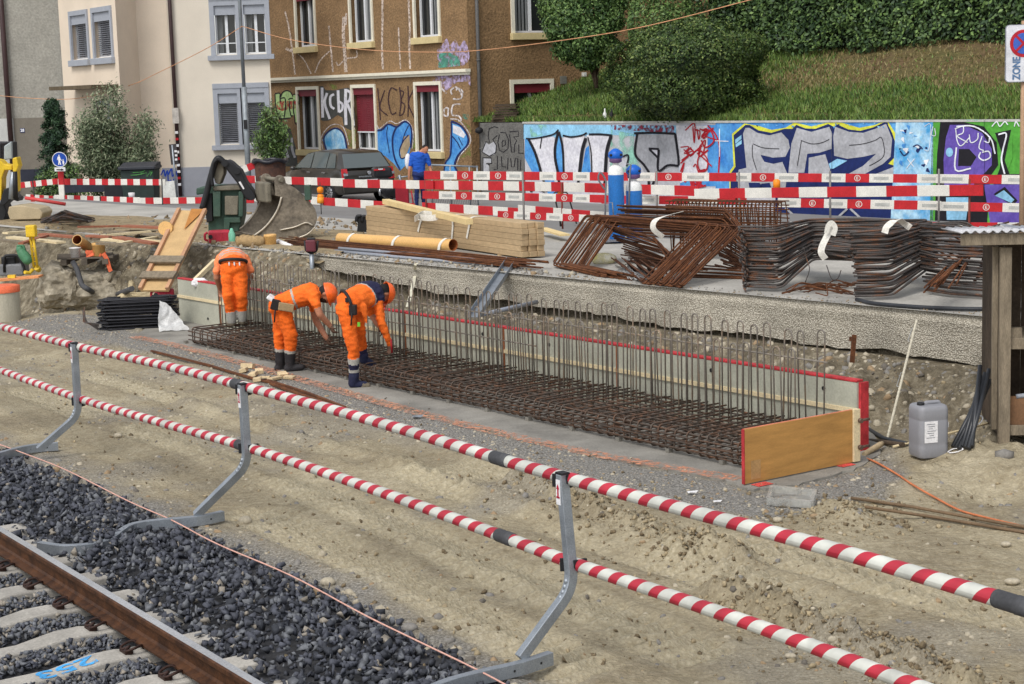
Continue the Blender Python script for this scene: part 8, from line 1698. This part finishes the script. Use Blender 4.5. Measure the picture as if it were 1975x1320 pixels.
# ================================================================== left excavation
Z7=lambda x,y:(x/6.287,430+y/6.287)
ROCK=M('boulder',lin((186,177,158)),rough=.95,col2=lin((128,118,100)),vs=2.5,thr=(.3,.7),bump=.8,bs=14,fine=.2)
def lump(label,c,rad,seed,name='boulder',cat='boulder',mat=ROCK,sub=4,amp=.28):
    bm=bmesh.new();bmesh.ops.create_icosphere(bm,subdivisions=sub,radius=1)
    for v in bm.verts:
        n_=v.co.normalized();k=mnoise.noise(n_*1.6+V((seed,0,0)))*amp-abs(mnoise.noise(n_*2.7+V((seed,9,0))))*amp*1.2+mnoise.noise(n_*4+V((seed,3,0)))*amp*.4+mnoise.noise(n_*10+V((seed,3,0)))*amp*.15;p=n_*(1+k);p=V([math.copysign(abs(t)**.75,t)for t in p]);v.co=V((p.x*rad[0],p.y*rad[1],p.z*rad[2]))
    me=bpy.data.meshes.new(name);bm.to_mesh(me);bm.free();me.materials.append(mat);o=bpy.data.objects.new(name,me);COL.objects.link(o);o.location=c;tag(o,label,cat);return o
dl=PZ(120,592,-.05).y
lump('big broken concrete boulder, left part, under the pallet',PD(115,553,dl+.2),(.38,.4,.40),1.3);lump('big broken concrete boulder, right part with the orange strap',PD(185,558,dl+.35),(.56,.45,.33),4.7)
lump('pale stone block in the bank beside the pallet',PD(250,522,dl+1.1),(.22,.2,.14),6.1)
# pallet with bucket, tan pipes, orange strap
pz=PD(160,503,dl+.3);e=thing('wooden_pallet','old grey wooden pallet on the boulder carrying pipes','pallet',pz);PW=S('pallet_grey',(96,88,78),rough=.9,var=.25,vs=6)
for k in range(5):m=MB();c=PD(165,497,dl+.1+.2*k)+V((0,0,.0));m.box(V((c.x,dl+.1+.2*k,pz.z+.06)),(.95,.10,.022));m.build('deck_board',PW,e)
for x in (125,165,205):m=MB();c=PD(x,505,dl+.1);m.box((c.x,dl+.45,pz.z),(.1,.9,.09));m.build('block',PW,e)
pt_=pz.z+.075
c=V((PD(146,497,dl+.15).x,dl+.15,pt_));e=thing('white_bucket','small white plastic bucket on the pallet','bucket',c);m=MB();m.lathe([(0,0),(.075,0),(.092,.15),(.10,.152),(.10,.165),(.09,.165),(.085,.15)],c,n=20);m.build('shell',STK,e);m=MB();m.lathe([(0,.16),(.09,.16)],c,n=20);m.build('lid',STK,e);m=MB();m.tube(arc(c+V((0,-.1,.13)),.085,PI,2*PI,10,V((1,0,0)),upz),.005,6);m.build('bail',BSTEEL,e)
a=PD(*Z7(935,205),dl+.2);b=PD(*Z7(1085,310),dl+.75);d_=(b-a).normalized();e=thing('pipe_piece','tan pipe piece tilted open end up on the pallet','pipe piece',b);m=MB();m.tube([a,b],.088,22,caps=False);m.lathe([(.088,0),(.078,0)],a-d_*.001,d_,22);m.build('outer_wall',PVC,e);m=MB();m.tube([a,b],.078,22,caps=False);m.build('inner_wall',PVCI,e)
ring_pipe(191,486,24,26,'upright tan pipe piece on the pallet',V((PD(191,490,dl+.25).x,dl+.25,pt_)))
ORS=M('orange_strap',lin((224,110,74)),rough=.7,var=.12,vs=12);rr=random.Random(14)
for k in range(5):P=[V((PD(165+rr.uniform(-5,35),495,dl+.15).x,dl+.12+rr.uniform(0,.3),pt_+rr.uniform(.0,.09)))for i in range(6)];ribbon(P,.05,V((.3,.2,1)).normalized()).build('orange_strap',ORS,origin=P[0],label='crumpled orange strap on the pallet, %s' %['nearest the bucket','in the middle of the heap','under the tilted pipe','beside the upright pipe','at the right of the heap'][k],cat='strap',group='orange straps on the pallet')
P=[PD(*Z7(*p),dl+.02-.0*i)for i,p in enumerate([(1250,370),(1290,430),(1310,490),(1330,560),(1345,590)])];ribbon(P,.07,V((1,0,.3))).build('orange_strap',ORS,origin=P[0],label='orange strap hanging from the pallet over the boulder',cat='strap')
P=[PD(*Z7(*p),dl-.18-.05*i)for i,p in enumerate([(880,470),(930,560),(970,680),(1000,760),(1090,820)])]+[PG(*Z7(1200,880),.05),PG(*Z7(1330,885),.04),PG(*Z7(1450,860),.04),PG(*Z7(1600,800),.06)];m=MB();m.tube(catmull(P,6),.045,10);m.build('black_drain_hose',S('hose_grey',(78,78,80),rough=.7,var=.15),origin=P[5],label='thick dark drain hose hanging over the boulder',cat='hose')
# tan sewer shaft at the left edge
c=PG(20,618);s_=c.y/FPX;e=thing('manhole_pipe','grey pale shaft pipe with orange top at the left edge','shaft pipe',V((PD(10,618,c.y).x,c.y,c.z)));cc=V((PD(8,618,c.y).x,c.y,c.z-.1));H_=68*s_+.1;R_=33*s_
m=MB();m.lathe([(R_,0),(R_*.97,H_)],cc,n=28);m.build('shell',S('pipe_grey_tan',(176,170,152),rough=.8,var=.12,vs=2,stretch=(4,4,.5)),e);m=MB();m.lathe([(R_*1.02,H_-.10),(R_*1.03,H_),(R_*.8,H_+.01),(0,H_+.01)],cc,n=28);m.build('cap_ring',ORS,e)
P=PG(15,600);m=MB();c1_=PD(10,540,dl-1.2);m.box(PD(35,537,dl-1.0),(.75,.3,.03),Matrix.Rotation(-.06,3,'Y'));m.build('orange_board',S('board_orange',(214,142,92),rough=.8),origin=PD(35,540,dl-1.0),label='orange board lying over the shaft pipe at left',cat='board');m=MB();m.box(PD(23,537,dl-1.05)+V((0,0,.03)),(.12,.08,.05));m.build('yellow_block',S('yellow_plastic',(226,190,60),rough=.5),origin=PD(23,537,dl-1.05),label='small yellow block on the orange board',cat='block')
# yellow support stand and grey generator
q=lambda x,y,o=0:PD(*Z7(x,y),dl-.3+o);e=thing('yellow_stand','tall yellow steel stand at the left of the pit','stand',q(420,600));YEL=S('machine_yellow',(222,186,48),rough=.5,var=.12)
m=MB();m.box(q(380,100),(.16,.16,.20));m.build('head',YEL,e,bevel=.02)
for a_,b_ in (((365,170),(410,540)),((400,170),(455,540))):m=MB();m.tube([q(*a_),q(*b_)],.022,8);m.build('leg',YEL,e)
m=MB();m.tube([q(300,600,-.1),q(360,610),q(400,560)],.03,8);m.tube([q(440,540),q(470,570,.1)],.05,8);m.build('foot',YEL,e)
for k in range(5):m=MB();y_=230+60*k;m.tube([q(370+k*10,y_),q(405+k*11,y_)],.010,6);m.build('rung',YEL,e)
e=thing('generator','grey and black generator with carrying frame in the pit','generator',q(160,620,.3));m=MB();m.box(q(170,560,.5),(.42,.4,.20));m.build('case',S('gen_grey',(122,122,124),rough=.6,var=.2),e,bevel=.03);m=MB();m.tube(rnd_path([q(55,600,.3),q(50,400,.3),q(210,390,.3),q(290,530,.3),q(300,610,.3)],.06,4),.025,8);m.build('carry_frame',MK,e);m=MB();m.box(q(130,470,.5),(.25,.3,.20));m.build('engine',MK,e,bevel=.03)
e=thing('green_pump','green tool leaning on the generator','tool',q(330,480,.2));m=MB();m.tube(catmull([q(225,290),q(250,340),q(310,420),q(370,490)],4),[.04,.05,.06,.06,.07,.08,.085,.09,.09,.09,.09,.07,.05],10);m.build('barrel',S('tool_green',(80,132,98),rough=.5),e);m=MB();m.tube(catmull([q(215,350),q(220,280),q(280,280),q(300,330)],4),.022,8);m.build('handle',S('tool_green',(80,132,98)),e)
# leaning board ramp with battens
Z8=lambda x,y:(x/3.142,280+y/3.142)
ta_=PD(*Z8(1170,400),28.6);tb2=PD(*Z8(900,890),26.9);tl_=PD(*Z8(1085,395),28.7);bl2=PD(*Z8(850,880),27.0);tr_=PD(*Z8(1250,400),28.5);br_=PD(*Z8(1020,880),26.8)
e=thing('board_ramp','plywood board ramp with cross battens leaning into the pit','ramp',(bl2+br_)/2);m=MB();n_=(tr_-tl_).cross(bl2-tl_).normalized();n_=n_ if n_.dot(CAM-tl_)>0 else -n_
RAMP=M('ramp_ply',lin((190,158,112)),rough=.8,var=.12,vs=3,fine=.08);m.prism([tl_,tr_,br_,bl2],-n_*.03);m.build('deck',RAMP,e)
lt=lambda u,v:(tl_.lerp(tr_,u)).lerp(bl2.lerp(br_,u),v)
for u in (0.02,.98):m=MB();m.beam(lt(u,0)+n_*.03,lt(u,1)+n_*.03,.06,.05,up=n_);m.build('side_rail',S('rail_pink',(182,140,108),rough=.8,var=.15),e)
for v_ in (.67,.86):m=MB();m.beam(lt(-.12,v_)+n_*.07,lt(1.1,v_)+n_*.07,.16,.04,up=n_);m.build('cross_batten',OLDW,e,bevel=.004)
m=MB();m.prism([lt(.45,-.01)+n_*.02,lt(.95,-.01)+n_*.02,lt(.55,.26)+n_*.02],n_*.004);m.build('torn_face',S('torn_ply',(176,120,62),rough=.85),e)
a=PD(*Z8(1000,505),28.2);b=PD(*Z8(1055,520),28.7);e=thing('pipe_piece','tan pipe end beside the board ramp','pipe piece',a);m=MB();m.tube([a,a.lerp(b,.25),a.lerp(b,.26),b],[.115,.115,.10,.10],20);m.build('outer_wall',PVC,e)
# black bar stack with plastic sheet
A0=PG(175,632,.0);e=thing('bar_stack','stack of black bent bars on the gravel left of the cage','rebar bundle',PG(255,635));BB=S('black_bar',(46,46,50),rough=.45,metal=.4,rv=.3);rr=random.Random(15)
for k in range(60):
    lay_=k//6;off=(k %6)*.055;z=.03+lay_*.048;a=PZ(200+rr.uniform(-14,8),640,0);b=PZ(336+rr.uniform(-8,10),634,0);dn=(b-a).normalized();nn=V((-dn.y,dn.x,0));o=nn*(off-.05)+upz*z
    P=rnd_path([a+o+dn*.2+nn*.18,a+o+nn*.16,a+o,b+o+upz*rr.uniform(-.01,.02),b+o+nn*.16,b+o-dn*.3+nn*.16],.07,4);m=MB();m.tube(P,.0115,6);m.build('bent_bar',BB,e)
for k in range(5):P=[PD(158+rr.uniform(-2,6),600+rr.uniform(-8,6),25.2),PD(160+k*2,622,25.2),PD(190,625+k*3,25.1)];m=MB();m.tube(rnd_path(P,.04,3),.009,6);m.build('hook_bar',DARKBAR,e)
def cloth(label,px,d,mat,name,cat,seed,amp=.06):
    P=[PD(x,y,d+o)for x,y,o in px];c=sum(P,V((0,0,0)))/len(P);bm=bmesh.new();n=14
    # quad patch from four corners
    gr=[[bm.verts.new((P[0].lerp(P[1],i/n)).lerp(P[3].lerp(P[2],i/n),j/n))for i in range(n+1)]for j in range(n+1)]
    for j in range(n):
        for i in range(n):bm.faces.new((gr[j][i],gr[j][i+1],gr[j+1][i+1],gr[j+1][i]))
    for v in bm.verts:k=mnoise.noise_vector(v.co*5+V((seed,0,0)))*amp+mnoise.noise_vector(v.co*13+V((seed,0,0)))*amp*.5;v.co=v.co+k-c
    me=bpy.data.meshes.new(name);bm.to_mesh(me);bm.free();me.materials.append(mat)
    for p in me.polygons:p.use_smooth=True
    o=bpy.data.objects.new(name,me);COL.objects.link(o);o.location=c;tag(o,label,cat);so_=o.modifiers.new('s','SUBSURF');so_.levels=so_.render_levels=1;return o
SHEET=M('clear_sheet',lin((216,216,214)),rough=.35,var=.06,vs=8,alpha=(4,-.6,.9));dp_=PZ(335,640,0).y
cloth('white plastic sheet draped over the right end of the black bar stack',[(306,580,.05),(330,590,.0),(362,637,-.15),(306,638,-.2)],dp_,SHEET,'plastic_sheet','plastic sheet',3,.05)
# debris along the upper edge at left
rr=random.Random(17);dw=['weathered plank in the debris by the pit edge, '+w for w in ('far left, long','second from left, pale','under the black bars','long thin one near the top','reddish one in the middle','short one in the middle','pale one right of middle','just left of the ramp','rearmost','close to the edge')]
dw+=['narrow lath in the debris, '+w for w in ('leftmost','crossing another at the left','beside the dark bars','dark, in the middle','pale, behind the ramp foot','thin, near the tan pipe end','aslant near the ramp','rear, near the barrier post')]
dpx=[((-10,463),(62,470)),((20,458),(118,468)),((80,452),(150,458)),((130,448),(220,442)),((200,462),(262,466)),((170,455),(215,458)),((205,447),(285,452)),((255,462),(315,466)),((150,438),(255,436)),((190,470),(250,472)),((10,450),(70,446)),((40,470),(90,455)),((150,452),(188,462)),((195,455),(290,447)),((225,458),(300,470)),((268,450),(318,455)),((230,470),(300,458)),((240,436),(318,440))]
for i,(a_,b_)in enumerate(dpx):
    a=PS(*a_,.07+.03*(i %3));b=PS(*b_,.08+.03*(i %2));m=MB();m.beam(a,b,rr.uniform(.05,.2),.035);m.build('old_plank',[OLDW,BATT,S('plank_red',(150,96,74),rough=.9,var=.2)][i %3],origin=a,label=dw[i],cat='plank',group='planks in the debris at the pit edge')
e=thing('dark_bar_pile','pile of dark thin bars on the road behind the debris','rebar bundle',PS(130,428)); 
for k in range(40):
    a=PS(82+rr.uniform(-4,14),424+rr.uniform(-2,6),rr.uniform(.02,.30));b=PS(178+rr.uniform(-12,6),424+rr.uniform(-3,5),rr.uniform(.02,.18));m=MB();m.tube([a,a.lerp(b,.45)+upz*rr.uniform(.0,.2),b],.014,5);m.build('bar',DARKBAR,e)
RUB=HB+PB;n=900;t=RNG.uniform(6,19,n);s=-np.abs(RNG.normal(0,.6,n));k=(t>11.5)|(s>-.35);t,s=t[k],s[k];P=np.stack([E0.x+ED.x*t+EN.x*s,E0.y+ED.y*t+EN.y*s,np.full(len(t),ZS+.01)],1)
t2=RNG.uniform(-8,12.5,700);s2=-RNG.exponential(.10,700);P2=np.stack([E0.x+ED.x*t2+EN.x*s2,E0.y+ED.y*t2+EN.y*s2,np.full(700,ZS+.004)],1)
PA=np.concatenate([P,P2]);scatter('rubble',HB,PA,np.concatenate([RNG.uniform(.012,.07,len(P))*RNG.uniform(.4,1,len(P)),RNG.uniform(.008,.022,700)]),[STM[0],STM[1],STM[2],CONC],RNG,label='broken stone rubble strewn along the slab edge')
n=500;t=RNG.uniform(12.5,22,n);s=RNG.uniform(-4.5,-.1,n);P=np.stack([E0.x+ED.x*t+EN.x*s,E0.y+ED.y*t+EN.y*s,np.full(n,ZS+.01)],1);scatter('earth_clods',HB,P,RNG.uniform(.02,.10,n),[S('clod',(122,106,82),rough=1,var=.2),STM[2],STM[1]],RNG,label='earth clods spilled on the road beside the pit')
# earth spill sheet on the road at left
mb=MB();ns_=60;qv=[]
for k in range(ns_+1):
    t=11.6+(24-11.6)*k/ns_
    for j in range(9):s=.10-.40*j*(1+.4*float(fbm(np.array([t*.8]),np.array([j*.5]),3,23)[0]));hgt=-.12 if j==0 else .025*(1-(j/8)**2)+.06*float(fbm(np.array([t*1.7]),np.array([j*.9]),4,29)[0])*(1-j/8);p=epoint(t,s,0);z_=float(zstreet(p.x,p.y));qv.append(V((p.x,p.y,z_+hgt+.012-(.03 if j==8 else 0))))
mb.add(qv,[(9*k+j,9*k+j+1,9*k+10+j,9*k+9+j)for k in range(ns_)for j in range(8)],0,True);mb.build('earth_spill',M('spill',lin((146,130,102)),rough=1,var=.25,vs=3,bump=.8,bs=20,fine=.2),kind='structure')
lump('pale root-like wood log by the foot of the board ramp',PG(*Z7(1650,880),.08),(.30,.07,.06),2.2,'wood_log','log',S('log_pale',(190,174,140),rough=.9,var=.15),3);lump('short pale log leaning on another by the ramp foot',PG(*Z7(1600,810),.10),(.06,.08,.16),8.2,'wood_log','log',MATS['log_pale'],3)
a=PD(*Z7(0,1150),dl-2); 
# timber prop at formwork left end
a=PD(372,545,26.2);b=PD(415,503,26.6);m=MB();m.beam(a,b,.06,.06);m.build('timber_prop',BATT,origin=a,label='wooden prop slanting over the farthest formwork panel',cat='prop');lump('white crumpled rag on the farthest formwork panel',PD(385,545,26.0),(.12,.06,.07),5,'rag','rag',STK,3)
# ---- yellow excavator at the left edge, tan bucket
q=lambda x,y,o=0:PD(x/8.23,280+y/8.23,36+o);e=thing('excavator','small yellow excavator cut off by the left edge','excavator',V((q(0,900).x,36,ZS-.3)));wv2=V((.0,.35,0))
def yp(name,pts,mat,off=0,th=.35):m=MB();m.prism([q(*p,off)for p in pts],V((0,th,0)));return m.build(name,mat,e,bevel=.02)
yp('boom',[(-300,180),(0,240),(60,300),(190,330),(190,400),(70,400),(30,520),(20,880),(-80,880),(-60,420),(-300,380)],YEL);yp('dipper',[(195,210),(265,190),(295,330),(260,420),(270,740),(225,760),(200,420)],YEL,-.1,.3);yp('cab',[(-500,-30),(20,-30),(30,240),(-500,240)],MK,.5,1.2)
yp('cab_window',[(60,20),(180,-60),(190,220),(60,240)],S('grey_panel',(150,158,160),rough=.5),.4,.1);m=MB();m.tube([q(235,420,-.12),q(250,850,-.12)],.05,10);m.build('ram',MK,e);m=MB();m.tube([q(215,430,-.1),q(190,640,-.1),q(180,860,-.1)],.06,8);m.build('ram',GALV,e)
yp('linkage',[(60,700),(120,680),(180,760),(300,840),(280,900),(180,860),(60,960),(-20,960)],MK,-.05,.4)
yp('bucket',[(140,980),(330,960),(620,1010),(680,1080),(640,1180),(160,1190),(120,1080)],M('bucket_sand',lin((176,160,130)),rough=.85,var=.12,vs=3),-.6,.8);yp('track',[(-500,960),(60,930),(110,1060),(60,1200),(-500,1250)],MK,.3,.5)
m=MB();a=q(400,840,-1.5);b=q(1040,940,-1.5);m.tube([a,b],.035,8);m.build('red_pipe',S('pipe_red',(196,72,70),rough=.6),origin=a,label='red tube lying aslant behind the excavator bucket',cat='tube')
